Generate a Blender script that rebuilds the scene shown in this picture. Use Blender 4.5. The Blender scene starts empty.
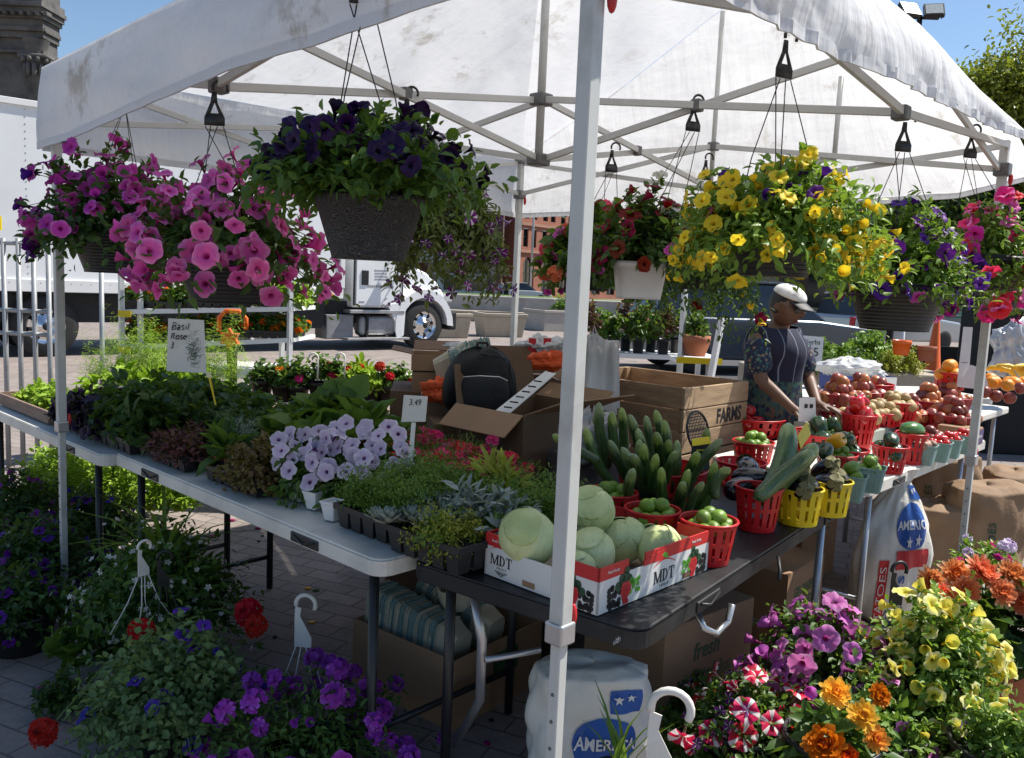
import bpy, math, random
import numpy as np
from mathutils import Vector, Matrix, Euler
rnd = random.Random(11); nr = np.random.default_rng(11)
PI = math.pi
SC = bpy.context.scene
COL = SC.collection
R_ = math.radians

# ------------------------------------------------------------------ camera solved from the photograph
FL, CX, CY, H = 842.0, 512.0, 379.0, 1.55
def _n(v): return np.array(v, float)/np.linalg.norm(v)
_d = _n([195.0-CX, 7658.0-CY, FL]); _F = np.array([0, 0, 1.0]) - _d*_d[2]; _F = _n(_F); _R = np.cross(_d, _F)
def ray(x, y):
    v = np.array([x-CX, y-CY, FL]); return np.array([v@_R, v@_F, -(v@_d)])
def P(x, y, z=0.0):
    """the point at height z seen at pixel x, y (used to survey the photograph)"""
    r = ray(x, y); t = (z-H)/r[2]; return Vector((r[0]*t, r[1]*t, z))
def PY(x, y, Y):
    r = ray(x, y); t = Y/r[1]; return Vector((r[0]*t, Y, r[2]*t+H))
cam = bpy.data.cameras.new('camera'); co = bpy.data.objects.new('camera', cam); COL.objects.link(co)
cx_ = (_R[0], _F[0], -_d[0]); cy_ = (-_R[1], -_F[1], _d[1]); cz_ = (-_R[2], -_F[2], _d[2])
co.matrix_world = Matrix(((cx_[0], cy_[0], cz_[0], 0), (cx_[1], cy_[1], cz_[1], 0), (cx_[2], cy_[2], cz_[2], H), (0, 0, 0, 1)))
cam.sensor_width = 36; cam.lens = FL/1024*36; cam.clip_start = 0.05; cam.clip_end = 3000
SC.camera = co
# stall frame: u runs front corner -> right corner, v runs front corner -> left corner
TH = 0.822; UA = Vector((math.cos(TH), math.sin(TH), 0)); UB = Vector((-UA.y, UA.x, 0)); TC = Vector((0.071, 3.629, 0))
def T(u, v, z=0.0): return TC + UA*u + UB*v + Vector((0, 0, z))

# ------------------------------------------------------------------ objects
def link(name, data, parent=None):
    o = bpy.data.objects.new(name, data); COL.objects.link(o)
    if parent is not None: o.parent = parent
    return o
def tag(o, label=None, cat=None, group=None, kind=None):
    if label: o['label'] = label
    if cat: o['category'] = cat
    if group: o['group'] = group
    if kind: o['kind'] = kind
    return o
def thing(name, label, cat, loc=(0, 0, 0), rz=0.0, group=None):
    o = link(name, None); o.location = loc; o.rotation_euler = (0, 0, rz); o.empty_display_size = .05
    return tag(o, label, cat, group)
def dup(o, loc=None, rz=None, label=None, group=None, parent=None):
    c = o.copy(); COL.objects.link(c)
    if parent is not None: c.parent = parent
    if loc is not None: c.location = loc
    if rz is not None: c.rotation_euler = (0, 0, rz)
    if label: c['label'] = label
    if group: c['group'] = group
    for k in list(o.children): dup(k, parent=c)
    return c

class MB:
    def __init__(s): s.v = []; s.f = []
    def add(s, vs, fs):
        b = len(s.v); s.v.extend(tuple(v) for v in vs); s.f.extend(tuple(i+b for i in f) for f in fs); return s
    def box(s, c, d, rz=0.0, M=None):
        x, y, z = d[0]/2, d[1]/2, d[2]/2
        vs = [Vector(p) for p in ((-x,-y,-z),(x,-y,-z),(x,y,-z),(-x,y,-z),(-x,-y,z),(x,-y,z),(x,y,z),(-x,y,z))]
        m = Matrix.Rotation(rz, 3, 'Z') if M is None else M
        return s.add([m@v+Vector(c) for v in vs], [(0,3,2,1),(4,5,6,7),(0,1,5,4),(1,2,6,5),(2,3,7,6),(3,0,4,7)])
    def hexa(s, p):   # 4 bottom + 4 top points
        return s.add(p, [(0,3,2,1),(4,5,6,7),(0,1,5,4),(1,2,6,5),(2,3,7,6),(3,0,4,7)])
    def slab(s, p, t):  # quad p (4 points) with thickness t
        p = [Vector(q) for q in p]; n = (p[1]-p[0]).cross(p[3]-p[0]).normalized()*t
        return s.hexa(p+[q+n for q in p])
    def path(s, pts, r, n=6, cap=True):
        pts = [Vector(p) for p in pts]; rs = r if isinstance(r, (list, tuple)) else [r]*len(pts)
        up = None; rings = []
        for i, p in enumerate(pts):
            t = (pts[min(i+1, len(pts)-1)]-pts[max(i-1, 0)])
            t = t.normalized() if t.length > 1e-9 else Vector((0,0,1))
            if up is None: up = Vector((0,0,1)) if abs(t.z) < .9 else Vector((1,0,0))
            a = t.cross(up);
            if a.length < 1e-6: a = t.orthogonal()
            a.normalize(); up = a.cross(t).normalized()
            rings.append([p+(a*math.cos(2*PI*k/n)+up*math.sin(2*PI*k/n))*rs[i] for k in range(n)])
        vs = [q for g in rings for q in g]; fs = []
        for i in range(len(pts)-1):
            for k in range(n):
                fs.append((i*n+k, i*n+(k+1)%n, (i+1)*n+(k+1)%n, (i+1)*n+k))
        if cap: fs += [tuple(range(n))[::-1], tuple((len(pts)-1)*n+k for k in range(n))]
        return s.add(vs, fs)
    def bar(s, a, b, w, h=None):   # rectangular bar between two points
        a, b = Vector(a), Vector(b); h = h or w; t = (b-a).normalized()
        up = Vector((0,0,1)) if abs(t.z) < .95 else Vector((UA.x, UA.y, 0))
        x = t.cross(up).normalized(); y = x.cross(t).normalized()
        q = [x*(-w/2)+y*(-h/2), x*(w/2)+y*(-h/2), x*(w/2)+y*(h/2), x*(-w/2)+y*(h/2)]
        return s.hexa([a+k for k in q]+[b+k for k in q])
    def lathe(s, prof, n=24, c=(0,0,0), sq=0.0, cap=False):
        c = Vector(c); vs = []; fs = []
        for (r, z) in prof:
            for k in range(n):
                a = 2*PI*k/n; ca, sa = math.cos(a), math.sin(a)
                m = 1.0
                if sq: m = 1/((abs(ca)**sq+abs(sa)**sq)**(1/sq))
                vs.append(c+Vector((ca*r*m, sa*r*m, z)))
        for i in range(len(prof)-1):
            for k in range(n): fs.append((i*n+k, i*n+(k+1)%n, (i+1)*n+(k+1)%n, (i+1)*n+k))
        if cap: fs += [tuple(range(n))[::-1], tuple((len(prof)-1)*n+k for k in range(n))]
        return s.add(vs, fs)
    def blob(s, fn, nu=16, nv=10, c=(0,0,0), M=None):
        """fn(theta 0..2pi, phi 0..pi) -> point"""
        c = Vector(c); vs = [fn(0, 0)]; fs = []
        for j in range(1, nv):
            for i in range(nu): vs.append(fn(2*PI*i/nu, PI*j/nv))
        vs.append(fn(0, PI)); L = len(vs)-1
        for i in range(nu): fs.append((0, 1+i, 1+(i+1)%nu))
        for j in range(nv-2):
            for i in range(nu):
                a = 1+j*nu; fs.append((a+i, a+nu+i, a+nu+(i+1)%nu, a+(i+1)%nu))
        a = 1+(nv-2)*nu
        for i in range(nu): fs.append((L, a+(i+1)%nu, a+i))
        vs = [Vector(v) for v in vs]
        if M is not None: vs = [M@v for v in vs]
        return s.add([v+c for v in vs], fs)
    def ball(s, c, r, nu=12, nv=8, M=None):
        r = (r, r, r) if not isinstance(r, (tuple, list)) else r
        return s.blob(lambda t, p: (r[0]*math.sin(p)*math.cos(t), r[1]*math.sin(p)*math.sin(t), r[2]*math.cos(p)), nu, nv, c, M)
    def grid(s, fn, nu, nv):
        vs = [fn(i/nu, j/nv) for j in range(nv+1) for i in range(nu+1)]
        fs = [(j*(nu+1)+i, j*(nu+1)+i+1, (j+1)*(nu+1)+i+1, (j+1)*(nu+1)+i) for j in range(nv) for i in range(nu)]
        return s.add(vs, fs)
    def prism(s, poly, a, b, t):  # 2D polygon in the plane (a, b axes, origin t[0]) thickness t[1]
        o, a, b = Vector(t[0]), Vector(a), Vector(b); n = a.cross(b).normalized()*t[1]
        lo = [o+a*x+b*y for x, y in poly]; k = len(poly)
        return s.add(lo+[q+n for q in lo], [tuple(range(k))[::-1], tuple(range(k, 2*k))]+[(i, (i+1)%k, k+(i+1)%k, k+i) for i in range(k)])
    def mesh(s, name, smooth=False):
        me = bpy.data.meshes.new(name); me.from_pydata(s.v, [], s.f); me.validate()
        if smooth: me.polygons.foreach_set('use_smooth', [True]*len(me.polygons))
        return me
    def build(s, name, m, parent=None, smooth=False, bevel=0.0, solid=0.0, sub=0, seg=2, auto=None):
        me = s.mesh(name, smooth)
        if m is not None: me.materials.append(m)
        o = link(name, me, parent)
        if solid: k = o.modifiers.new('solid', 'SOLIDIFY'); k.thickness = solid; k.offset = 0
        if sub: k = o.modifiers.new('sub', 'SUBSURF'); k.levels = sub; k.render_levels = sub
        if bevel: k = o.modifiers.new('bevel', 'BEVEL'); k.width = bevel; k.segments = seg; k.limit_method = 'ANGLE'; k.angle_limit = R_(40)
        return o

# ------------------------------------------------------------------ materials
def _nt(name):
    m = bpy.data.materials.new(name); m.use_nodes = True; nt = m.node_tree
    for n in list(nt.nodes): nt.nodes.remove(n)
    return m, nt, nt.nodes, nt.links
def _mixc(N, L, fac, a, b, mode='MIX'):
    x = N.new('ShaderNodeMix'); x.data_type = 'RGBA'; x.blend_type = mode
    for sock, val in ((x.inputs[0], fac), (x.inputs[6], a), (x.inputs[7], b)):
        if isinstance(val, bpy.types.NodeSocket): L.new(val, sock)
        elif isinstance(val, (int, float)): sock.default_value = val
        else: sock.default_value = (*val[:3], 1)
    return x.outputs[2]
def _noise(N, L, scale, detail=4, rough=.55, vec=None, stretch=None):
    tc = N.new('ShaderNodeTexCoord'); v = tc.outputs['Object'] if vec is None else vec
    if stretch:
        mp = N.new('ShaderNodeMapping'); mp.inputs['Scale'].default_value = stretch; L.new(v, mp.inputs[0]); v = mp.outputs[0]
    n = N.new('ShaderNodeTexNoise'); n.inputs['Scale'].default_value = scale; n.inputs['Detail'].default_value = detail; n.inputs['Roughness'].default_value = rough
    L.new(v, n.inputs['Vector']); return n.outputs['Fac']
def _ramp(N, L, fac, stops):
    r = N.new('ShaderNodeValToRGB'); e = r.color_ramp.elements
    while len(e) < len(stops): e.new(.5)
    for k, (p, c) in zip(e, stops): k.position = p; k.color = (*c[:3], 1)
    L.new(fac, r.inputs[0]); return r.outputs[0]
def _math(N, L, op, a, b=None):
    x = N.new('ShaderNodeMath'); x.operation = op
    for i, v in enumerate((a, b)):
        if v is None: continue
        if isinstance(v, bpy.types.NodeSocket): L.new(v, x.inputs[i])
        else: x.inputs[i].default_value = v
    return x.outputs[0]
def _mul(c, k): return tuple(min(1, x*k) for x in c[:3])
def _finish(m, N, L, shader):
    o = N.new('ShaderNodeOutputMaterial'); L.new(shader, o.inputs['Surface']); return m
def mat(name, col, rough=.6, var=.18, scale=6.0, bump=0.0, bscale=None, metal=0.0, spec=.5, dirt=None, dirtscale=3.0, dirtamt=.5, stretch=None, coat=0.0, objvar=0.0, trans=0.0, alpha=1.0, island=0.0):
    m, nt, N, L = _nt(name)
    n = _noise(N, L, scale, stretch=stretch)
    c = _ramp(N, L, n, [(.3, _mul(col, 1-var)), (.7, _mul(col, 1+var))])
    if dirt:
        d = _noise(N, L, dirtscale, 6, .65); f = _ramp(N, L, d, [(.48, (0, 0, 0)), (.72, (1, 1, 1))])
        f = _math(N, L, 'MULTIPLY', f, dirtamt); c = _mixc(N, L, f, c, dirt)
    if objvar or island:
        if island: g = N.new('ShaderNodeNewGeometry'); rv = g.outputs['Random Per Island']
        else: g = N.new('ShaderNodeObjectInfo'); rv = g.outputs['Random']
        k = max(objvar, island); mr = N.new('ShaderNodeMapRange'); mr.inputs[3].default_value = 1-k; mr.inputs[4].default_value = 1+k*.7; L.new(rv, mr.inputs[0])
        h = N.new('ShaderNodeHueSaturation'); L.new(mr.outputs[0], h.inputs['Value']); L.new(c, h.inputs['Color']); c = h.outputs[0]
    b = N.new('ShaderNodeBsdfPrincipled'); L.new(c, b.inputs['Base Color'])
    rr = N.new('ShaderNodeMapRange'); rr.inputs[3].default_value = max(0.03, rough-.1); rr.inputs[4].default_value = min(1, rough+.1); L.new(n, rr.inputs[0]); L.new(rr.outputs[0], b.inputs['Roughness'])
    b.inputs['Metallic'].default_value = metal; b.inputs['Specular IOR Level'].default_value = spec
    if coat: b.inputs['Coat Weight'].default_value = coat; b.inputs['Coat Roughness'].default_value = .12
    if bump:
        bn = _noise(N, L, bscale or scale*4, 5, .6, stretch=stretch); k = N.new('ShaderNodeBump'); k.inputs['Strength'].default_value = bump; k.inputs['Distance'].default_value = .01
        L.new(bn, k.inputs['Height']); L.new(k.outputs[0], b.inputs['Normal'])
    s = b.outputs[0]
    if trans:
        t = N.new('ShaderNodeBsdfTranslucent'); L.new(c, t.inputs[0]); x = N.new('ShaderNodeMixShader'); x.inputs[0].default_value = trans
        L.new(s, x.inputs[1]); L.new(t.outputs[0], x.inputs[2]); s = x.outputs[0]
    if alpha < 1: b.inputs['Alpha'].default_value = alpha
    return _finish(m, N, L, s)
def leafmat(name, a, b, rough=.45, trans=.35):
    m, nt, N, L = _nt(name)
    g = N.new('ShaderNodeNewGeometry'); n = _noise(N, L, 9, 2)
    f = _math(N, L, 'ADD', _math(N, L, 'MULTIPLY', g.outputs['Random Per Island'], .65), _math(N, L, 'MULTIPLY', n, .45))
    c = _ramp(N, L, f, [(.12, a), (.95, b)])
    p = N.new('ShaderNodeBsdfPrincipled'); L.new(c, p.inputs['Base Color']); p.inputs['Roughness'].default_value = rough; p.inputs['Specular IOR Level'].default_value = .4
    t = N.new('ShaderNodeBsdfTranslucent'); tc = _mixc(N, L, .35, c, (.35, .5, .03)); L.new(tc, t.inputs[0])
    x = N.new('ShaderNodeMixShader'); x.inputs[0].default_value = trans; L.new(p.outputs[0], x.inputs[1]); L.new(t.outputs[0], x.inputs[2])
    return _finish(m, N, L, x.outputs[0])
def petalmat(name, stops, star=None, trans=.35, hv=.03, vv=.25, rough=.55):
    """colour by distance from the flower's own centre; star = stripe colour along 5 rays"""
    m, nt, N, L = _nt(name)
    tc = N.new('ShaderNodeTexCoord'); sx = N.new('ShaderNodeSeparateXYZ'); L.new(tc.outputs['Object'], sx.inputs[0])
    r = _math(N, L, 'SQRT', _math(N, L, 'ADD', _math(N, L, 'MULTIPLY', sx.outputs[0], sx.outputs[0]), _math(N, L, 'MULTIPLY', sx.outputs[1], sx.outputs[1])))
    an = _math(N, L, 'ARCTAN2', sx.outputs[1], sx.outputs[0])
    vein = _math(N, L, 'MULTIPLY', _math(N, L, 'SINE', _math(N, L, 'MULTIPLY', an, 25.0)), .03)
    c = _ramp(N, L, _math(N, L, 'ADD', r, vein), stops)
    if star:
        k = _math(N, L, 'COSINE', _math(N, L, 'MULTIPLY', an, 5.0))
        k = _math(N, L, 'GREATER_THAN', k, .55); c = _mixc(N, L, k, c, star)
    oi = N.new('ShaderNodeObjectInfo'); h = N.new('ShaderNodeHueSaturation')
    a = N.new('ShaderNodeMapRange'); a.inputs[3].default_value = .5-hv; a.inputs[4].default_value = .5+hv; L.new(oi.outputs['Random'], a.inputs[0]); L.new(a.outputs[0], h.inputs['Hue'])
    wn = N.new('ShaderNodeTexWhiteNoise'); wn.noise_dimensions = '1D'; L.new(oi.outputs['Random'], wn.inputs['W'])
    a = N.new('ShaderNodeMapRange'); a.inputs[3].default_value = 1-vv; a.inputs[4].default_value = 1+vv; L.new(wn.outputs['Value'], a.inputs[0]); L.new(a.outputs[0], h.inputs['Value'])
    L.new(c, h.inputs['Color']); c = h.outputs[0]
    p = N.new('ShaderNodeBsdfPrincipled'); L.new(c, p.inputs['Base Color']); p.inputs['Roughness'].default_value = rough; p.inputs['Specular IOR Level'].default_value = .25
    t = N.new('ShaderNodeBsdfTranslucent'); L.new(c, t.inputs[0]); x = N.new('ShaderNodeMixShader'); x.inputs[0].default_value = trans
    L.new(p.outputs[0], x.inputs[1]); L.new(t.outputs[0], x.inputs[2])
    return _finish(m, N, L, x.outputs[0])

# ------------------------------------------------------------------ writing on things
def frame(o, ax, ay):
    ax = Vector(ax).normalized(); ay = Vector(ay); ay = (ay-ax*ay.dot(ax)).normalized(); az = ax.cross(ay)
    return Matrix(((ax.x, ay.x, az.x, o[0]), (ax.y, ay.y, az.y, o[1]), (ax.z, ay.z, az.z, o[2]), (0, 0, 0, 1)))
def text(name, s, size, m, parent, o, ax, ay, squash=1.0, bold=0.0, shear=0.0, center=True):
    c = bpy.data.curves.new(name, 'FONT'); c.body = s; c.size = size; c.offset = bold; c.shear = shear; c.extrude = .0004
    c.align_x = 'CENTER' if center else 'LEFT'; c.align_y = 'CENTER'; c.resolution_u = 3
    t = bpy.data.objects.new('tmp', c); COL.objects.link(t)
    dg = bpy.context.evaluated_depsgraph_get(); me = bpy.data.meshes.new_from_object(t.evaluated_get(dg))
    bpy.data.objects.remove(t)
    me.materials.clear(); me.materials.append(m); me.name = name
    for v in me.vertices: v.co.x *= squash
    M = frame(o, ax, ay); me.transform(M)
    return link(name, me, parent)
def decal(name, polys, m, parent, o, ax, ay, t=.0008):
    mb = MB(); M = frame(o, ax, ay)
    for q in polys:
        k = len(q); v = [M@Vector((x, y, 0)) for x, y in q]+[M@Vector((x, y, t)) for x, y in q]
        mb.add(v, [tuple(range(k, 2*k))]+[(i, (i+1)%k, k+(i+1)%k, k+i) for i in range(k)])
    return mb.build(name, m, parent)
def disc(x, y, r, n=10, ry=None): return [(x+r*math.cos(2*PI*k/n), y+(ry or r)*math.sin(2*PI*k/n)) for k in range(n)]
def starpoly(x, y, r, n=5, q=.42, a0=PI/2): return [(x+(r if k%2==0 else r*q)*math.cos(a0+PI*k/n), y+(r if k%2==0 else r*q)*math.sin(a0+PI*k/n)) for k in range(2*n)]
# ------------------------------------------------------------------ plants
def leafmesh(name, Pn, D, N, L, W, m, curl=.18):
    """many leaves as one mesh; arrays of bases, directions, normals, lengths, widths"""
    k = len(Pn); D = D/np.linalg.norm(D, axis=1, keepdims=True)
    S = np.cross(D, N); S /= (np.linalg.norm(S, axis=1, keepdims=True)+1e-9); N = np.cross(S, D)
    L = np.broadcast_to(L, (k,))[:, None]; W = np.broadcast_to(W, (k,))[:, None]
    c1 = Pn+D*L*.32; c2 = Pn+D*L*.70-N*L*curl*.35; t = Pn+D*L-N*L*curl
    up = N*W*.16
    V = np.stack([Pn, c1-S*W*.5+up, c1-up*.4, c1+S*W*.5+up, c2-S*W*.36+up, c2-up*.4, c2+S*W*.36+up, t], 1).reshape(-1, 3)
    base = np.array([0,2,1, 0,3,2, 4,5,7, 5,6,7, 1,2,5,4, 2,3,6,5]); o = (np.arange(k)*8)[:, None]
    loops = (o+base[None]).ravel(); sizes = np.tile([3,3,3,3,4,4], k); starts = np.concatenate([[0], np.cumsum(sizes)[:-1]])
    me = bpy.data.meshes.new(name); me.vertices.add(len(V)); me.vertices.foreach_set('co', V.astype(np.float32).ravel())
    me.loops.add(len(loops)); me.loops.foreach_set('vertex_index', loops.astype(np.int32))
    me.polygons.add(len(sizes)); me.polygons.foreach_set('loop_start', starts.astype(np.int32))
    me.polygons.foreach_set('use_smooth', np.ones(len(sizes), bool))
    me.update(calc_edges=True); me.materials.append(m); return me
def stems(n, rx, ry, rz, droop=.0, lo=0.0, jit=.3, lump=.25):
    """n arching stems from the origin -> (control function, end points, end directions)"""
    ph = nr.uniform(0, 2*PI, n); th = np.arccos(nr.uniform(lo, 1, n))
    d = np.stack([np.sin(th)*np.cos(ph), np.sin(th)*np.sin(ph), np.cos(th)], 1)
    k = nr.uniform(1-jit, 1.0, n)*(1+lump*.5*np.sin(3*ph+nr.uniform(0, 6))*np.sin(2*th+1))
    e = d*np.array([rx, ry, rz])*k[:, None]
    g = droop*np.sin(th)**2*nr.uniform(.4, 1.15, n)
    return e, g, d
def stem_pts(e, g, t):
    p = e*t[:, None]*np.array([1, 1, 1]); p = p.copy(); p[:, 2] += .25*np.linalg.norm(e, axis=1)*t*(1-t); p[:, 2] -= g*t**2.4; return p
def foliage(name, m, n=140, lps=14, rx=.3, ry=None, rz=.22, droop=.12, lo=-.1, L=.04, W=.02, t0=.25, jit=.35, spread=.7, curl=.2, upn=.6, lump=.3, rad0=.0):
    ry = ry or rx; e, g, d = stems(n, rx, ry, rz, droop, lo, jit, lump)
    ii = np.repeat(np.arange(n), lps); t = nr.uniform(t0, 1.02, len(ii))**.8
    p = stem_pts(e[ii], g[ii], t); p2 = stem_pts(e[ii], g[ii], t+.05); tg = p2-p; tg /= np.linalg.norm(tg, axis=1, keepdims=True)+1e-9
    p = p+nr.normal(0, .012*max(1, rx/.25), p.shape)
    rv = nr.normal(0, 1, p.shape); rv -= tg*np.sum(rv*tg, 1, keepdims=True); rv /= np.linalg.norm(rv, axis=1, keepdims=True)+1e-9
    D = tg*(1-spread*.6)+rv*spread; N = np.array([0, 0, 1.0])*upn+d[ii]*.5+nr.normal(0, .35, p.shape)
    ll = L*nr.uniform(.6, 1.15, len(ii)); me = leafmesh(name, p, D, N, ll, ll*(W/L)*nr.uniform(.85, 1.1, len(ii)), m, curl)
    ends = stem_pts(e, g, np.ones(n)); dirs = ends-stem_pts(e, g, np.full(n, .9)); dirs /= np.linalg.norm(dirs, axis=1, keepdims=True)+1e-9
    return me, ends, dirs, (e, g)
def stemmesh(name, eg, m, r=.0022, k=40):
    mb = MB(); e, g = eg
    for i in range(min(k, len(e))):
        ts = np.linspace(0, 1, 6); pts = stem_pts(np.repeat(e[i:i+1], 6, 0), np.repeat(g[i:i+1], 6), ts)
        mb.path([Vector(q) for q in pts], [r, r, r*.9, r*.8, r*.7, r*.5], 4)
    me = mb.mesh(name, True); me.materials.append(m); return me

# --- flower heads, modelled at radius 1 facing +Z
_fl = {}
def petunia(m, seed=0, ruffle=.1, lobes=5, deep=.55, shut=0.0):
    key = ('pet', m.name, seed, lobes, shut)
    if key in _fl: return _fl[key]
    q = random.Random(seed); n = 30; mb = MB(); ph = [q.uniform(0, 6.28) for _ in range(4)]
    rings = [(.07, -deep*1.9), (.10, -deep*1.2), (.17, -deep*.5), (.30, -deep*.12), (.6, .02+.3*shut), (.85, .03+.62*shut), (1.0, -.03+.85*shut)]
    rings = [(r*(1-.55*shut*min(1, r*1.6)), z) for r, z in rings]
    vs = []
    for (r, z) in rings:
        for k in range(n):
            a = 2*PI*k/n; w = r**2
            notch = 1-.13*w*(abs(math.sin(lobes*a/2+ph[3]*0))**6)
            rr = r*notch*(1+.05*w*math.sin(2*a+ph[0])); zz = z+ruffle*w*(math.sin(lobes*a+ph[1])*.7+math.sin(lobes*2*a+ph[2])*.5)+.24*w*math.sin(a+ph[0])
            vs.append((rr*math.cos(a), rr*math.sin(a), zz))
    fs = [(i*n+k, i*n+(k+1)%n, (i+1)*n+(k+1)%n, (i+1)*n+k) for i in range(len(rings)-1) for k in range(n)]
    mb.add(vs, fs); me = mb.mesh('petunia', True); me.materials.append(m); _fl[key] = me; return me
def petals(mb, c, nrm, r, n, w, cup, rot=0.0, seg=3):
    nrm = Vector(nrm).normalized(); a = nrm.orthogonal().normalized(); b = nrm.cross(a)
    r0, c0 = r, cup
    for k in range(n):
        t = rot+2*PI*k/n+(rnd.uniform(-.12, .12) if n > 5 else 0); r = r0*(rnd.uniform(.80, 1.12) if n > 5 else rnd.uniform(.94, 1.05)); cup = c0+(rnd.uniform(-.22, .22) if n > 5 else 0); d = a*math.cos(t)+b*math.sin(t); s = nrm.cross(d)
        pts = []
        for (u, ww) in ((.05, .12), (.45, .8), (.8, 1.0), (1.0, .45)):
            o = Vector(c)+d*(r*u*math.cos(cup*u))+nrm*(r*u*math.sin(cup*u)); pts.append((o-s*w*ww*.5+nrm*w*.08*ww, o-nrm*w*.04, o+s*w*ww*.5+nrm*w*.08*ww))
        vs = [x for p in pts for x in p]; mb.add(vs, [(i*3+j, i*3+j+1, i*3+j+4, i*3+j+3) for i in range(3) for j in range(2)])
def umbel(m, seed=0, n=34, pr=.34):      # geranium / verbena head: ball of small five-petal flowers
    key = ('umb', m.name, seed, n)
    if key in _fl: return _fl[key]
    q = random.Random(seed); mb = MB()
    for i in range(n):
        z = 1-1.55*(i+.5)/n; t = i*2.39996; r = math.sqrt(max(0, 1-z*z)); d = Vector((r*math.cos(t), r*math.sin(t), z))
        petals(mb, d*(.72+q.uniform(-.08, .1)), d+Vector((q.uniform(-.3, .3), q.uniform(-.3, .3), q.uniform(-.1, .3))), pr*q.uniform(.85, 1.15), 5, pr*.85, .35, q.uniform(0, 6))
    me = mb.mesh('flower_head', True); me.materials.append(m); _fl[key] = me; return me
def pompon(m, seed=0, rows=6, pr=.42, flat=.6, w=.3):   # marigold, dahlia: rows of overlapping petals
    key = ('pom', m.name, seed, rows)
    if key in _fl: return _fl[key]
    q = random.Random(seed); mb = MB()
    for j in range(rows):
        f = j/(rows-1); n = int(5+13*(1-f)); cup = .12+1.05*f; r = 1.0-.62*f
        petals(mb, (q.uniform(-.03, .03), q.uniform(-.03, .03), flat*.22*f-.1), (q.uniform(-.06, .06), q.uniform(-.06, .06), 1), r*q.uniform(.95, 1.05), n, w*(1-.35*f), cup, q.uniform(0, 6))
    mb.ball((0, 0, .12), (.22, .22, .2), 8, 6)
    me = mb.mesh('flower_head', True); me.materials.append(m); _fl[key] = me; return me
def starfl(m, seed=0):
    key = ('sta', m.name, seed)
    if key in _fl: return _fl[key]
    mb = MB(); petals(mb, (0, 0, -.1), (0, 0, 1), 1.0, 5, .62, .15, seed); me = mb.mesh('star_flower', True); me.materials.append(m); _fl[key] = me; return me
def put_flowers(root, name, meshes, pts, dirs, r, up=.35, out=0.01, jit=.5, face=None):
    for p, d in zip(pts, dirs):
        n = Vector(d)*1.0+Vector((0, 0, up))+Vector((rnd.gauss(0, jit), rnd.gauss(0, jit), rnd.gauss(0, jit)))
        if face is not None: n += Vector(face)
        o = link(name, rnd.choice(meshes), root); k = r*rnd.uniform(.68, 1.14); n.normalize()
        o.location = Vector(p)+n*out; q = n.to_track_quat('Z', 'Y'); o.rotation_mode = 'QUATERNION'; o.rotation_quaternion = q@Euler((0, 0, rnd.uniform(0, 6.28))).to_quaternion(); o.scale = (k, k, k)
def pick(ends, dirs, n, test=None, gap=.0):
    idx = list(range(len(ends))); rnd.shuffle(idx); out = []
    for i in idx:
        if test and not test(ends[i]): continue
        if gap and any(np.linalg.norm(ends[i]-ends[j]) < gap for j in out): continue
        out.append(i)
        if len(out) >= n: break
    return ends[out], dirs[out]

def pot_mesh(mb, rt, rb, h, n=36, sq=0.0, lip=.012):
    mb.lathe([(rb*.2, -h+.003), (rb, -h), (rb*1.02, -h+.01), (rt*.985, -lip*2), (rt, -lip*2), (rt*1.03, -lip), (rt*1.03, 0), (rt*.96, 0), (rt*.93, -.03), (.001, -.03)], n, sq=sq)
def hanger(root, hook, rim_r, m, wires=4, plate=True, turn=0.0, name='hanger'):
    """hook: point in root space"""
    mb = MB(); hk = Vector(hook); ap = hk+Vector((0, 0, -.10 if plate else -.02)); c, s = math.cos(turn), math.sin(turn); ax = Vector((c, s, 0))
    if plate:
        for q in ([(-.006, 0), (.008, 0), (.010, -.03), (-.010, -.03)], [(-.010, -.03), (.002, -.03), (-.010, -.062), (-.028, -.075)], [(.002, -.03), (.010, -.03), (.032, -.075), (.014, -.062)], [(-.028, -.075), (-.010, -.062), (.014, -.062), (.032, -.075), (.032, -.098), (-.028, -.098)]): mb.prism(q, ax, (0, 0, 1), (hk-ax.cross(Vector((0, 0, 1)))*.0015, .003))
        arc = [hk+ax*(.022*math.cos(t)+.018)+Vector((0, 0, .022*math.sin(t)+.012)) for t in [R_(a) for a in range(200, -50, -25)]]
        mb.path(arc, .0045, 6)
    for k in range(wires):
        a = turn+PI/4+2*PI*k/wires; e = Vector((rim_r*math.cos(a), rim_r*math.sin(a), 0)); o = ax*((-.026, -.010, .010, .028)[k%4]) if plate else Vector((0, 0, 0))
        st = ap+o; mid = (st+e)/2+Vector((math.cos(a), math.sin(a), 0))*.012
        mb.path([st, mid, e], .0016, 4)
    return mb.build(name, m, root, True)
# ------------------------------------------------------------------ light
SUN_AZ = math.atan2(.93, .37); SUN_EL = R_(55)     # azimuth from +Y towards +X
w = bpy.data.worlds.new('World'); SC.world = w; w.use_nodes = True
wn = w.node_tree; bg = wn.nodes['Background']; sk = wn.nodes.new('ShaderNodeTexSky'); sk.sky_type = 'NISHITA'; sk.sun_disc = False
sk.sun_elevation = SUN_EL; sk.sun_rotation = SUN_AZ; sk.air_density = 1.0; sk.dust_density = .3; sk.ozone_density = 1.6; sk.altitude = 100
hs = wn.nodes.new('ShaderNodeHueSaturation'); hs.inputs['Saturation'].default_value = 1.06; wn.links.new(sk.outputs[0], hs.inputs['Color']); wn.links.new(hs.outputs[0], bg.inputs[0]); bg.inputs[1].default_value = .088
sl = bpy.data.lights.new('sun', 'SUN'); sl.energy = 4.6; sl.angle = R_(.5); sl.color = (1, .95, .86)
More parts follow.
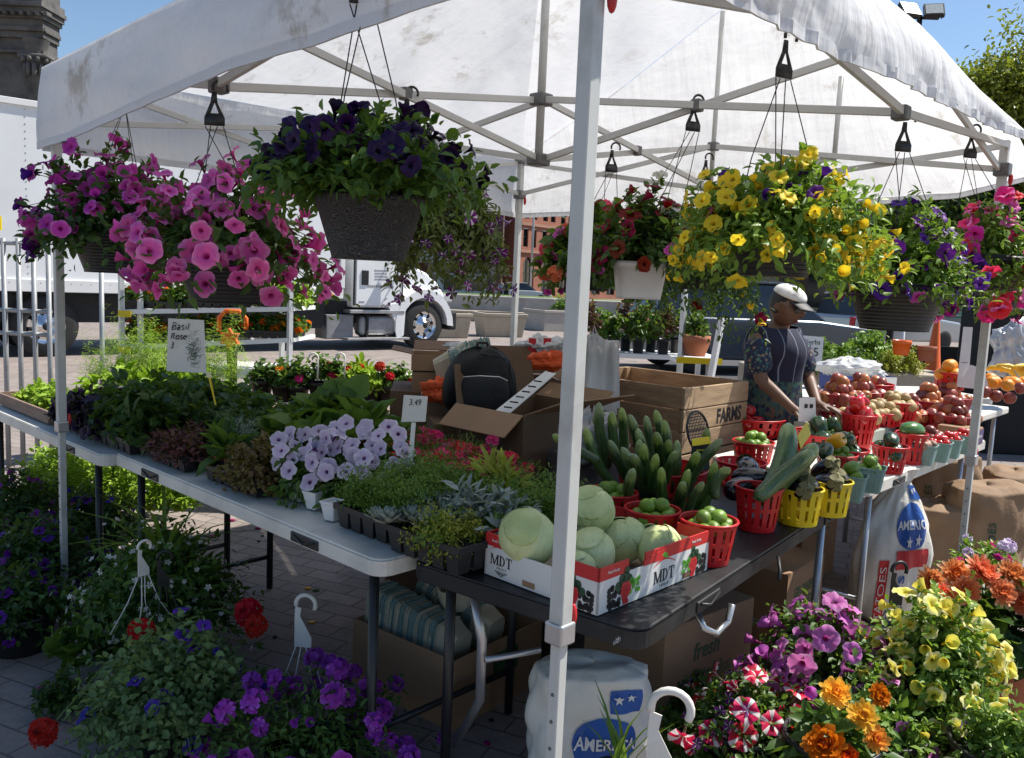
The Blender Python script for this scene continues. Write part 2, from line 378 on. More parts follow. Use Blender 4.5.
so = bpy.data.objects.new('sun', sl); COL.objects.link(so)
sd = Vector((math.sin(SUN_AZ)*math.cos(SUN_EL), math.cos(SUN_AZ)*math.cos(SUN_EL), math.sin(SUN_EL)))
so.rotation_mode = 'QUATERNION'; so.rotation_quaternion = sd.to_track_quat('Z', 'Y')
SC.view_settings.view_transform = 'Standard'; SC.view_settings.look = 'None'; SC.view_settings.gamma = 1; SC.view_settings.exposure = 0.70
SC.cycles.max_bounces = 8; SC.cycles.diffuse_bounces = 4; SC.cycles.transmission_bounces = 6; SC.cycles.transparent_max_bounces = 8; SC.cycles.caustics_reflective = False; SC.cycles.caustics_refractive = False
SC.cycles.use_denoising = True; SC.cycles.sample_clamp_indirect = 6

# ------------------------------------------------------------------ shared materials
white_paint = mat('white_paint', (.78, .78, .77), .4, .05, dirt=(.4, .37, .33), dirtamt=.25, dirtscale=1.5)
white_plastic = mat('white_plastic', (.74, .72, .67), .45, .05, 3, dirt=(.35, .32, .28), dirtamt=.35, dirtscale=5)
pole_white = mat('powder_white', (.50, .51, .49), .45, .06, 4, dirt=(.25, .23, .2), dirtamt=.4, dirtscale=9)
truss_grey = mat('truss_grey', (.5, .5, .48), .4, .08, 8)
grey_metal = mat('grey_metal', (.45, .45, .46), .35, .1, 8, metal=.7)
galv = mat('galvanised', (.58, .59, .6), .45, .12, 12, metal=.5)
bracket_grey = mat('bracket_grey', (.12, .12, .12), .5, .15, 20)
black_plastic = mat('black_plastic', (.012, .012, .013), .45, .2, 10)
black_metal = mat('black_metal', (.015, .015, .016), .4, .15, 10)
black_rubber = mat('rubber', (.018, .018, .018), .8, .2, 10)
red_plastic = mat('red_plastic', (.60, .015, .02), .38, .1, 8, trans=.12)
yellow_plastic = mat('yellow_plastic', (.72, .55, .01), .38, .08, 8, trans=.12)
orange_plastic = mat('orange_plastic', (.8, .13, .01), .4, .08, 8)
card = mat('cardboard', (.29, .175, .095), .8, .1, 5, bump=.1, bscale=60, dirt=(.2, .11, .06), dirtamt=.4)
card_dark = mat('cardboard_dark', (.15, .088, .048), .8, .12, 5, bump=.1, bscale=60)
paper_white = mat('paper_white', (.72, .71, .68), .7, .04, 5)
ink = mat('ink', (.012, .012, .014), .6, .1); ink_red = mat('ink_red', (.55, .02, .025), .55, .06); ink_green = mat('ink_green', (.09, .36, .03), .55, .1); ink_dkgreen = mat('ink_dark_green', (.015, .06, .025), .55, .1); ink_blue = mat('ink_blue', (.015, .09, .36), .5, .08); ink_grey = mat('ink_grey', (.3, .3, .32), .6, .05)
glass_dark = mat('window_glass', (.02, .025, .03), .08, .1, 2, spec=.8)
chrome = mat('chrome', (.75, .75, .76), .16, .05, 8, metal=1)
terracotta = mat('terracotta', (.36, .12, .06), .75, .12, 8, bump=.1)
concrete = mat('concrete', (.40, .37, .33), .85, .1, 2.5, bump=.15, bscale=30, dirt=(.2, .18, .15), dirtamt=.5, dirtscale=1.2)
concrete_tan = mat('concrete_tan', (.42, .36, .28), .85, .1, 2.5, bump=.2, bscale=30, dirt=(.2, .16, .12), dirtamt=.5, dirtscale=1.5)
g_dark = leafmat('leaf_dark', (.018, .05, .012), (.06, .13, .025))
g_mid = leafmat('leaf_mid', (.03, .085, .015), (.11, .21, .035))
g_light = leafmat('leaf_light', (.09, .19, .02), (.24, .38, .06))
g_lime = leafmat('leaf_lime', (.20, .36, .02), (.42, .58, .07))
g_grey = leafmat('leaf_grey', (.12, .17, .13), (.30, .36, .30), .6, .15)
g_silver = leafmat('leaf_silver', (.20, .24, .22), (.36, .40, .36), .6, .1)
g_plum = leafmat('leaf_plum', (.05, .015, .02), (.16, .05, .05), .5, .2)
g_bronze = leafmat('leaf_bronze', (.10, .035, .02), (.20, .16, .05), .5, .25)
g_yellow = leafmat('leaf_yellow', (.25, .27, .03), (.42, .42, .06))
soil = mat('soil', (.03, .02, .014), .95, .4, 40, bump=.4)

# ------------------------------------------------------------------ ground
def paver_material():
    m, nt, N, L = _nt('pavers'); tc = N.new('ShaderNodeTexCoord'); mp = N.new('ShaderNodeMapping'); mp.inputs['Rotation'].default_value = (0, 0, R_(24)); L.new(tc.outputs['Object'], mp.inputs[0])
    b = N.new('ShaderNodeTexBrick'); b.inputs['Scale'].default_value = 1; b.inputs['Brick Width'].default_value = .22; b.inputs['Row Height'].default_value = .11; b.inputs['Mortar Size'].default_value = .005; b.inputs['Mortar Smooth'].default_value = .4
    b.inputs['Color1'].default_value = (.215, .18, .165, 1); b.inputs['Color2'].default_value = (.31, .26, .235, 1); b.inputs['Mortar'].default_value = (.055, .046, .04, 1); b.inputs['Bias'].default_value = -.1
    L.new(mp.outputs[0], b.inputs['Vector'])
    n1 = _noise(N, L, .9, 6, .65); n2 = _noise(N, L, 60, 4)
    c = _mixc(N, L, _math(N, L, 'MULTIPLY', n1, .55), b.outputs['Color'], (.38, .32, .29)); c = _mixc(N, L, .5, c, _ramp(N, L, n2, [(.3, (.55, .55, .55)), (.7, (1, 1, 1))]), 'MULTIPLY')
    st = _ramp(N, L, _noise(N, L, 2.3, 6, .7), [(.52, (0, 0, 0)), (.75, (1, 1, 1))]); c = _mixc(N, L, _math(N, L, 'MULTIPLY', st, .65), c, (.055, .048, .042))
    p = N.new('ShaderNodeBsdfPrincipled'); L.new(c, p.inputs['Base Color']); p.inputs['Roughness'].default_value = .85
    k = N.new('ShaderNodeBump'); k.inputs['Strength'].default_value = .7; k.inputs['Distance'].default_value = .006
    hgt = _math(N, L, 'ADD', _math(N, L, 'MULTIPLY', b.outputs['Fac'], -1.0), _math(N, L, 'MULTIPLY', n2, .35)); L.new(hgt, k.inputs['Height']); L.new(k.outputs[0], p.inputs['Normal'])
    return _finish(m, N, L, p.outputs[0])
def sheet(name, pts, z, m):
    mb = MB(); mb.add([(x, y, z) for x, y in pts], [tuple(range(len(pts)))]); o = mb.build(name, m); o['kind'] = 'structure'; return o
sheet('ground', [(-900, -200), (900, -200), (900, 1600), (-900, 1600)], 0, paver_material())
asphalt = mat('asphalt', (.055, .056, .06), .85, .15, 2, bump=.25, bscale=120, dirt=(.09, .085, .08), dirtamt=.5)
sheet('road', [(-200, 46), (260, 30), (260, 62), (-200, 78)], .004, asphalt)
sheet('parking_lane', [(1.6, 9.2), (9, 9.2), (13.5, 24), (4.2, 24)], .004, asphalt)
grassm = mat('grass_strip', (.10, .16, .035), .9, .35, 8, bump=.5, bscale=60)

# ------------------------------------------------------------------ truck
WX = Vector((-1.94, 18.42, 0)); TD = Vector((.76, .65, 0)).normalized(); TN = Vector((-TD.y, TD.x, 0)); TRZ = math.atan2(TD.y, TD.x)
truck = thing('box_truck', 'white box truck parked behind the stall with its cab facing right', 'truck', WX, TRZ)
tw = mat('truck_white', (.80, .81, .82), .28, .03, 1.2, dirt=(.5, .48, .44), dirtamt=.25, dirtscale=.8, coat=.3)
tbox = mat('truck_box_white', (.78, .79, .80), .35, .03, .5, dirt=(.55, .54, .52), dirtamt=.3, dirtscale=.7)
chs = mat('truck_chassis', (.012, .012, .013), .7, .3)
mb = MB(); mb.box((-6.6, 1.25, 2.62), (9.1, 2.5, 2.78)); body = mb.build('cargo_box', tbox, truck, bevel=.02)
mb = MB(); mb.box((-6.6, -.012, 1.16), (9.1, .05, .20)); mb.box((-6.6, -.012, 3.98), (9.1, .05, .10)); mb.box((-2.07, -.012, 2.57), (.10, .05, 2.6)); mb.build('rail', white_paint, body, bevel=.008)
mb = MB()
for x in [-3.6-1.35*k for k in range(6)]:
    for k in range(24): mb.ball((x, -.001, 1.35+k*.11), (.012, .006, .012), 6, 4)
for k in range(60): mb.ball((-2.3-.148*k, -.035, 1.20), (.012, .006, .012), 6, 4)
mb.build('rivets', grey_metal, body)
mb = MB(); mb.box((-2.35, -.04, 1.13), (.14, .02, .05)); mb.build('marker_light', mat('amber', (.8, .3, .02), .3), body)
mb = MB(); mb.hexa([(-11.0, .3, .55), (.6, .3, .55), (.6, 2.1, .55), (-11.0, 2.1, .55), (-11.0, .3, 1.0), (.6, .3, 1.0), (.6, 2.1, 1.0), (-11.0, 2.1, 1.0)]); mb.box((-3.2, 1.2, .75), (1.6, 2.2, .6)); mb.build('chassis', chs, truck)
# cab: profile extruded across the width, hood narrower
def cab_mesh():
    mb = MB(); pr = [(-1.78, .88), (-.55, .88), (-.55, 1.95), (-1.0, 2.72), (-1.72, 2.78)]
    mb.prism(pr, (1, 0, 0), (0, 0, 1), ((0, 2.35, 0), 2.27)); return mb
cab = cab_mesh().build('cab', tw, truck, bevel=.05, seg=3)
mb = MB(); pr = [(-.545, 1.08), (.66, .75), (.74, .98), (.68, 1.22), (.5, 1.45), (.2, 1.66), (-.545, 1.93)]
mb.prism(pr, (1, 0, 0), (0, 0, 1), ((0, 2.1, 0), 1.8)); mb.build('hood', tw, truck, bevel=.06, seg=3)
mb = MB()      # fender arch over the front wheel
for i in range(14):
    a0, a1 = PI*(1.12-1.12*i/14), PI*(1.12-1.12*(i+1)/14)
    for (ri, ro) in ((.60, .80),):
        q = [(ri*math.cos(a0), ri*math.sin(a0)+.52), (ri*math.cos(a1), ri*math.sin(a1)+.52), (ro*math.cos(a1)*.95, ro*math.sin(a1)+.50), (ro*math.cos(a0)*.95, ro*math.sin(a0)+.50)]
        mb.hexa([(x, .02, z) for x, z in q]+[(x, .42, z+.06) for x, z in q])
mb.build('fender', tw, truck)
mb = MB(); mb.hexa([(-.60, .03, .30), (-.54, .03, .30), (-.54, .4, .30), (-.6, .4, .30), (-.95, .03, .95), (-.5, .03, 1.02), (-.5, .4, 1.02), (-.95, .4, .95)]); mb.build('fender_skirt', tw, truck)
mb = MB(); mb.box((.78, 1.2, .62), (.22, 2.3, .42)); mb.build('bumper', chs, truck, bevel=.05)
mb = MB(); mb.box((.60, .06, 1.12), (.22, .08, .17)); mb.build('headlight', mat('lamp_glass', (.6, .6, .6), .1, .05, coat=1), truck, bevel=.03)
dr = MB(); dr.slab([(-1.70, .075, .93), (-.62, .075, .93), (-.62, .075, 1.90), (-1.70, .075, 1.90)], .012); door = dr.build('door', tw, truck, bevel=.01)
mb = MB(); mb.box((-1.50, .055, 1.50), (.16, .03, .30)); mb.build('handle', black_plastic, door, bevel=.012)
mb = MB(); mb.slab([(-1.66, .07, 1.95), (-.66, .07, 1.95), (-1.06, .07, 2.62), (-1.62, .07, 2.66)], .012); mb.build('window', glass_dark, door)
for i, (s, y, z) in enumerate((("MARKET", .022, 1.62), ("PRODUCE", .018, 1.54), ("SERVICE", .018, 1.47), ("USDOT 127 4180", .020, 1.36))):
    pass
mb = MB()
for (z, a, b) in ((1.66, -1.28, -.95), (1.60, -1.27, -.98), (1.54, -1.27, -.96), (1.48, -1.27, -.99)): mb.box(((a+b)/2, .060, z), (b-a, .004, .022))
for k in range(13): mb.box((-1.42+k*.05, .060, 1.33), (.032, .004, .05))
for k in range(4): mb.box((-1.62+k*.035, .060, 1.0), (.026, .004, .03))
mb.build('door_lettering', ink_grey, door)
mb = MB(); mb.box((-1.75, .06, 1.55), (.02, .05, 1.25)); mb.box((-.575, .068, 1.4), (.018, .02, 1.0)); mb.build('seam', chs, truck)
st = mat('step_alu', (.42, .42, .43), .4, .15, 12, metal=.6)
mb = MB(); mb.box((-1.2, .18, .80), (1.32, .34, .07)); mb.box((-1.2, .12, .24), (1.5, .40, .05)); b_ = mb.build('step', st, truck, bevel=.01)
MB().box((-1.08, .24, .50), (.98, .30, .42)).build('fuel_tank', mat('tank_alu', (.30, .30, .31), .45, .3, 5, metal=.6), truck, bevel=.09, seg=4); MB().box((-2.02, .38, .48), (.62, .5, .50)).build('battery_box', mat('box_grey', (.20, .20, .21), .5, .3, 4), truck, bevel=.02)
for x_ in (-.72, -1.42): MB().box((x_, .22, .50), (.05, .34, .46)).build('tank_strap', chs, truck)
def wheel(root, x, y, r, wd, name='wheel', dual=False):
    mb = MB(); M = Matrix.Rotation(PI/2, 3, 'X')
    pr = [(r*.58, 0), (r*.63, .0), (r*.80, .012), (r*.95, .03), (r, .07), (r, wd-.07), (r*.95, wd-.03), (r*.8, wd), (r*.58, wd)]
    t = MB(); t.lathe(pr, 40); t.v = [tuple(M@Vector((v[0], v[1], -v[2]))) for v in t.v]
    t.v = [(v[0]+x, v[1]+y, v[2]+r) for v in t.v]; wo = t.build(name, black_rubber, root, True)
    q = MB(); q.lathe([(r*.60, 0.0), (r*.57, .02), (r*.55, .06), (r*.34, .045), (r*.32, .02), (r*.17, .015), (r*.15, -.03), (.001, -.035)], 40)
    q.v = [tuple(M@Vector((v[0], v[1], -v[2]))) for v in q.v]; q.v = [(v[0]+x, v[1]+y, v[2]+r) for v in q.v]; q.build('rim', chrome, wo, True)
    q = MB()
    for k in range(8):
        a = 2*PI*k/8+.2; q.ball((x+r*.44*math.cos(a), y+.045, r+r*.44*math.sin(a)), (r*.07, .012, r*.07), 10, 6)
    q.ball((x, y-.03, r), (r*.13, .02, r*.13), 12, 6); q.build('hub', chs, wo, True)
    return wo
wheel(truck, 0, .04, .52, .30); wheel(truck, -7.4, .05, .50, .30); wheel(truck, 0, 2.06, .52, .30); wheel(truck, -7.4, 2.05, .50, .30)
mb = MB(); mb.path([(-.62, -.02, 2.35), (-.55, -.22, 2.33), (-.55, -.22, 1.75), (-.62, .05, 1.72)], .018, 6); mb.box((-.55, -.24, 2.05), (.07, .2, .52)); mb.build('mirror', black_plastic, truck, bevel=.01)

# ------------------------------------------------------------------ buildings
brickm = None
def brick_material(name, a, b, sc):
    m, nt, N, L = _nt(name); tc = N.new('ShaderNodeTexCoord'); sx = N.new('ShaderNodeSeparateXYZ'); L.new(tc.outputs['Object'], sx.inputs[0]); cb = N.new('ShaderNodeCombineXYZ')
    L.new(_math(N, L, 'ADD', sx.outputs[0], sx.outputs[1]), cb.inputs[0]); L.new(sx.outputs[2], cb.inputs[1])
    k = N.new('ShaderNodeTexBrick'); k.inputs['Scale'].default_value = sc; k.inputs['Color1'].default_value = (*a, 1); k.inputs['Color2'].default_value = (*b, 1); k.inputs['Mortar'].default_value = (.30, .22, .18, 1); k.inputs['Mortar Size'].default_value = .012
    L.new(cb.outputs[0], k.inputs['Vector']); n = _noise(N, L, .35, 5); c = _mixc(N, L, .6, k.outputs[0], _ramp(N, L, n, [(.3, (.6, .58, .56)), (.7, (1, 1, 1))]), 'MULTIPLY')
    p = N.new('ShaderNodeBsdfPrincipled'); L.new(c, p.inputs['Base Color']); p.inputs['Roughness'].default_value = .9
    return _finish(m, N, L, p.outputs[0])
bk = brick_material('brick_red', (.40, .15, .09), (.33, .12, .075), 2.2); stone = mat('trim_stone', (.36, .20, .14), .85, .1, 1)
hall = thing('brick_building', 'red brick building with arched ground floor windows across the road', 'building', (.2, 85, 0), math.atan2(.8, .6))
def facade(x0, bays, pitch, rows, depth=.35, top=24.0, y=0.0):
    """wall with real openings; rows = (z0, z1, width, per bay, arched)"""
    mb = MB(); wins = []
    zs = 0.0
    for (z0, z1, ww, per, arch) in rows:
        mb.add([(x0, y, zs), (x0+bays*pitch, y, zs), (x0+bays*pitch, y, z0), (x0, y, z0)], [(0, 1, 2, 3)])
        xs = x0
        for b in range(bays):
            for k in range(per):
                c = x0+b*pitch+pitch*(k+.5)/per+(0 if per == 1 else (.12 if k == 0 else -.12)); a, e = c-ww/2, c+ww/2
                mb.add([(xs, y, z0), (a, y, z0), (a, y, z1), (xs, y, z1)], [(0, 1, 2, 3)]); xs = e
                zt = z1-ww/2 if arch else z1
                mb.add([(a, y, z0), (a, y+depth, z0), (a, y+depth, z1), (a, y, z1)], [(0, 1, 2, 3)]); mb.add([(e, y, z0), (e, y+depth, z0), (e, y+depth, z1), (e, y, z1)], [(3, 2, 1, 0)])
                if arch:
                    arc = [(c+ww/2*math.cos(t), z1-ww/2+ww/2*math.sin(t)) for t in [PI*q/10 for q in range(11)]]
                    for q in range(10):
                        (xa, za), (xb, zb) = arc[q], arc[q+1]; mb.add([(xa, y, za), (xa, y, z1), (xb, y, z1), (xb, y, zb)], [(0, 1, 2, 3)]); mb.add([(xa, y, za), (xa, y+depth, za), (xb, y+depth, zb), (xb, y, zb)], [(0, 3, 2, 1)])
                wins.append((c, z0, z1, ww, arch))
        mb.add([(xs, y, z0), (x0+bays*pitch, y, z0), (x0+bays*pitch, y, z1), (xs, y, z1)], [(0, 1, 2, 3)]); zs = z1
    mb.add([(x0, y, zs), (x0+bays*pitch, y, zs), (x0+bays*pitch, y, top), (x0, y, top)], [(0, 1, 2, 3)])
    return mb, wins
rows = [(.5, 4.1, 1.9, 1, True), (5.1, 6.9, .85, 2, False), (7.9, 9.9, .85, 2, False), (11.2, 13.2, .85, 2, False), (14.5, 16.5, .85, 2, True)]
mb, wins = facade(0, 10, 3.3, rows); mb.box((16.5, 9, 12), (33, 17.2, 24)) if False else None
mb.add([(0, 0, 0), (0, 20, 0), (0, 20, 24), (0, 0, 24)], [(0, 1, 2, 3)]); mb.add([(33, 0, 0), (33, 20, 0), (33, 20, 24), (33, 0, 24)], [(3, 2, 1, 0)]); mb.add([(0, 0, 24), (33, 0, 24), (33, 20, 24), (0, 20, 24)], [(0, 1, 2, 3)])
wl = mb.build('wall', bk, hall)
mb = MB(); [mb.box((16.5, -.06, z), (33, .24, .28)) for z in (4.65, 7.35, 10.6, 13.8)]; mb.box((16.5, -.2, 23.7), (33.4, .7, .7)); mb.build('string_course', stone, wl)
for (c, z0, z1, ww, ar) in wins[:60]:
    mb = MB(); f = .07; y = .22
    mb.box((c-ww/2+f/2, y, (z0+z1)/2), (f, .08, z1-z0)); mb.box((c+ww/2-f/2, y, (z0+z1)/2), (f, .08, z1-z0)); mb.box((c, y, z0+f/2), (ww-2*f, .08, f)); mb.box((c, y, z0+(z1-z0)*.55), (ww-2*f, .08, f)); mb.box((c, y, z1-f/2), (ww-2*f, .08, f))
    if ww > 1: mb.box((c, y, (z0+z1)/2), (.06, .06, z1-z0-2*f))
    wf = mb.build('window', black_metal, hall); q = MB(); q.box((c, y+.09, (z0+z1)/2), (ww-.02, .02, z1-z0-.02)); q.build('pane', glass_dark, wf)
side = thing('shop_building', 'shop building with walls coloured as brick in shade and a pale awning left of the brick building', 'building', (-12.5, 78, 0), 0)
mb, wins = facade(0, 3, 3.7, [(.4, 3.2, 2.6, 1, False), (5, 7, 1.0, 2, False), (8.5, 10.5, 1.0, 2, False)], top=17)
mb.add([(0, 0, 0), (0, 14, 0), (0, 14, 17), (0, 0, 17)], [(0, 1, 2, 3)]); mb.add([(11.1, 0, 0), (11.1, 14, 0), (11.1, 14, 17), (11.1, 0, 17)], [(3, 2, 1, 0)]); mb.add([(0, 0, 17), (11.1, 0, 17), (11.1, 14, 17), (0, 14, 17)], [(0, 1, 2, 3)])
mb.build('wall', mat('shade_brick', (.10, .055, .045), .9, .2, 1), side)  # shade of the brick building's left face is put into this wall colour
for (c, z0, z1, ww, ar) in wins:
    q = MB(); q.box((c, .25, (z0+z1)/2), (ww, .06, z1-z0)); q.build('window', glass_dark, side)
mb = MB(); mb.hexa([(1.6, -1.6, 2.9), (6.6, -1.6, 2.9), (6.6, 0, 2.9), (1.6, 0, 2.9), (1.9, -1.5, 3.1), (6.3, -1.5, 3.1), (6.3, -.02, 4.6), (1.9, -.02, 4.6)]); mb.build('awning', mat('awning_cream', (.5, .44, .36), .8), side)
kiosk = thing('kiosk', 'small pale kiosk with a flat roof in front of the dark shops', 'kiosk', (-3.9, 60, 0), .15)
mb = MB(); mb.box((0, 0, .9), (3.4, 2, 1.8)); mb.build('wall', mat('kiosk_wall', (.5, .52, .5), .7), kiosk); mb = MB(); mb.box((0, 0, 1.9), (3.8, 2.4, .18)); mb.build('roof', concrete, kiosk); mb = MB(); mb.box((-.7, -1.02, 1.2), (1.2, .06, .8)); mb.box((.8, -1.02, 1.2), (1.2, .06, .8)); mb.build('window', glass_dark, kiosk)
# ornate grey stone building, top left
old = thing('stone_building', 'ornate grey stone building with carved cornice and pilaster at the upper left', 'building', (0, 0, 0), 0)
gst = mat('weathered_stone', (.115, .11, .105), .9, .35, .8, bump=.6, bscale=5, dirt=(.03, .03, .03), dirtamt=.7, dirtscale=1.2)
OY = 46.0; ox = PY(44, 60, OY).x; oz = lambda y: PY(40, y, OY).z; px = OY/842
mb = MB(); mb.box((ox-8, OY+.6, 12), (16, 1.2, 24.0)); prof = []
def course(y0, y1, out): mb.box((ox-8+out/4, OY+.6-out/2, (oz(y0)+oz(y1))/2), (16+out/2, 1.2+out, abs(oz(y0)-oz(y1))+.004))
for y0, y1, out in ((-30, 2, .55), (2, 9, 1.05), (9, 13, 1.25), (13, 18, 1.0), (18, 22, .75), (22, 30, .45), (30, 34, .6), (34, 40, .4), (40, 52, .18), (52, 55, .35)): course(y0, y1, out)
for k in range(26): mb.box((ox+.7-k*.42, OY-.85, oz(19)), (.2, .5, .2))
for k in range(44): mb.box((ox+.3-k*.24, OY-.42, oz(32)), (.12, .2, .16))
wl = mb.build('wall', gst, old, bevel=.02)
mb = MB()      # pilaster with a leafy capital
for cx in (ox-.35, ox-3.6, ox-6.9):
    mb.lathe([(.42, 2), (.40, 11.2), (.48, 11.3), (.48, 11.4), (.42, 11.5), (.5, 11.9), (.62, 12.3), (.66, 12.45)], 16, (cx, OY-.1, oz(93)-9.8)); mb.box((cx, OY-.1, oz(56)-.1), (1.45, 1.0, .18))
    for k in range(10):
        a = 2*PI*k/10; mb.ball((cx+.52*math.cos(a), OY-.1+.52*math.sin(a), oz(72)), (.14, .14, .4), 6, 5); mb.ball((cx+.66*math.cos(a+.3), OY-.1+.66*math.sin(a+.3), oz(62)), (.14, .14, .14), 6, 5)
mb.build('pilaster', gst, old, True)
# ------------------------------------------------------------------ plaza furniture, far to near
tag((lambda m: m.build('low_wall', concrete, bevel=.03))(MB().box((-1, 40, .42), (44, .8, .84))), 'long low concrete wall beyond the planters', 'wall')
tag((lambda m: m.build('pool_kerb', concrete_tan, bevel=.03))(MB().box((2, 32, .2), (30, .5, .4))), 'low tan kerb running behind the concrete planters', 'kerb')
sheet('grass_verge', [(-22, 40.5), (24, 40.5), (24, 44), (-22, 44)], .85, grassm)
def planter(label, c, rz, size, m, plant=None, taper=.88):
    t = thing('planter', label, 'planter', c, rz, 'concrete planters on the plaza'); mb = MB(); x, y, z = size[0]/2, size[1]/2, size[2]; k = taper
    mb.hexa([(-x*k, -y*k, 0), (x*k, -y*k, 0), (x*k, y*k, 0), (-x*k, y*k, 0), (-x, -y, z-.1), (x, -y, z-.1), (x, y, z-.1), (-x, y, z-.1)]); mb.box((0, 0, z-.05), (size[0]+.06, size[1]+.06, .1)); mb.build('body', m, t, bevel=.02)
    mb = MB(); mb.box((0, 0, z+.004), (size[0]-.15, size[1]-.15, .02)); mb.build('soil', soil, t); return t
planter('tan concrete planter partly behind the truck wheel', P(446, 337).to_tuple(), .5, (1.0, 1.0, .66), concrete_tan)
planter('tan concrete planter standing alone left of the back tent pole', (-.42, 23.9, 0), .35, (1.25, 1.0, .66), concrete_tan)
t = planter('smooth grey concrete planter with a small green plant', (1.5, 28.3, 0), .5, (2.0, 1.4, .68), concrete, taper=1.0)
pf, e_, d_, eg = foliage('foliage', g_light, 40, 12, .5, .5, .7, .1, .1, .16, .07); o = link('foliage', pf, t); o.location = (.3, .1, .65)
def lamp(label, c, h, r=.06, arm=False):
    t = thing('lamp_post', label, 'lamp post', c); mb = MB(); mb.path([(0, 0, 0), (0, 0, h)], [r*1.5, r], 10); mb.build('pole', galv, t, True); mb = MB(); mb.lathe([(.18, 0), (.14, .8), (.09, 1.0)], 12); mb.build('base', galv, t, True); mb = MB(); mb.path([(0, 0, h), (.5, 0, h+.25), (1.3, 0, h+.3)], .05, 8); mb.box((1.5, 0, h+.3), (.7, .28, .12)); mb.build('lamp_head', galv, t, bevel=.03); return t
lamp('tall thin white lamp post in front of the brick building', P(530, 300).to_tuple(), 13, .075)
# floodlights above the canopy
t = thing('floodlight_mast', 'pair of square floodlights on a tall mast above the canopy at the right', 'floodlight', (11.6, 24.2, 0), 0)
hz = PY(920, 16, 24.2).z; tx = PY(920, 16, 24.2).x; t.location.x = tx
mb = MB(); mb.path([(0, 0, 0), (0, 0, hz)], [.10, .07], 10); mb.build('mast', black_metal, t, True); mb = MB(); mb.path([(-.5, 0, hz-.05), (.5, 0, hz-.05)], .04, 8); mb.build('crossbar', black_metal, t, True)
for sx, a in ((-.34, .25), (.32, -.25)):
    M = Matrix.Rotation(a, 3, 'Z')@Matrix.Rotation(-.65, 3, 'X'); mb = MB(); mb.box((sx, -.1, hz+.12), (.52, .12, .46), M=M)
    for k in range(7): mb.box(Vector((sx, -.1, hz+.12))+M@Vector((-.21+k*.07, .09, 0)), (.015, .08, .4), M=M)
    h_ = mb.build('floodlight', black_metal, t); mb = MB(); mb.box(Vector((sx, -.1, hz+.12))+M@Vector((0, -.065, 0)), (.44, .01, .38), M=M); mb.build('lens', mat('lens', (.45, .47, .45), .2, .2, 30), h_)
# trees
def tree(label, c, h, r, m, group=None, n=340, L=.35):
    t = thing('tree', label, 'tree', c, 0, group); tm = mat('bark', (.08, .06, .045), .9, .3, 8, bump=.5) if 'bark' not in bpy.data.materials else bpy.data.materials['bark']
    mb = MB(); mb.path([(0, 0, 0), (.05, .03, h*.3), (0, .1, h*.55), (.1, 0, h*.8)], [.26, .2, .13, .05], 10)
    for k in range(9):
        a = k*2.4; z = h*(.35+.05*k); mb.path([(0, .03, z), (r*.35*math.cos(a), r*.35*math.sin(a), z+h*.1), (r*.75*math.cos(a), r*.75*math.sin(a), z+h*.16)], [.08, .05, .02], 6)
    mb.build('trunk', tm, t, True)
    Ps = []
    for k in range(70):
        v = nr.normal(0, 1, 3); v /= np.linalg.norm(v); cc = np.array([0, 0, h*.68])+v*np.array([r, r, h*.33])*nr.uniform(.45, 1.0); s = r*nr.uniform(.16, .34); Ps.append(cc+nr.normal(0, s, (n, 3))*np.array([1, 1, .7]))
    Ps = np.concatenate(Ps); D = nr.normal(0, 1, Ps.shape); N_ = nr.normal(0, .6, Ps.shape)+np.array([0, 0, 1])
    link('crown', leafmesh('crown', Ps, D, N_, L*nr.uniform(.6, 1.2, len(Ps)), L*.5, m), t); return t
g_tree = leafmat('leaf_tree', (.13, .16, .02), (.33, .34, .05)); g_tree2 = leafmat('leaf_tree_dark', (.02, .05, .012), (.07, .13, .03))
tp = PY(1012, 100, 42.0); tree('yellow green tree top rising beyond the right end of the canopy', (tp.x+.9, 42, 0), 14.6, 3.1, g_tree, L=.30, n=420)
for k, (x, y, h_, r_) in enumerate(((13.5, 40, 7.5, 2.6), (18.5, 41, 8.5, 3.0), (24.5, 43, 8.0, 3.0), (30, 44, 9, 3.2))): tree('leafy green street tree beyond the parked cars at the right', (x, y, 0), h_, r_, g_tree2, 'street trees beyond the parked cars', n=200, L=.34)
rb = thing('brown_building', 'long brown building behind the street trees at the right', 'building', (31, 58, 0), -.35); mb, wins = facade(-20, 12, 4.2, [(.6, 3.2, 2.2, 1, False), (5.0, 7.0, 1.1, 2, False), (8.6, 10.6, 1.1, 2, False)], top=12.5)
mb.add([(-20, 0, 0), (-20, 12, 0), (-20, 12, 12.5), (-20, 0, 12.5)], [(0, 1, 2, 3)]); mb.add([(30.4, 0, 0), (30.4, 12, 0), (30.4, 12, 12.5), (30.4, 0, 12.5)], [(3, 2, 1, 0)]); mb.add([(-20, 0, 12.5), (30.4, 0, 12.5), (30.4, 12, 12.5), (-20, 12, 12.5)], [(0, 1, 2, 3)]); mb.build('wall', mat('brown_brick', (.16, .10, .08), .9, .2, 1), rb)
for (c, z0, z1, ww, ar) in wins: MB().box((c, .25, (z0+z1)/2), (ww, .06, z1-z0)).build('window', glass_dark, rb)
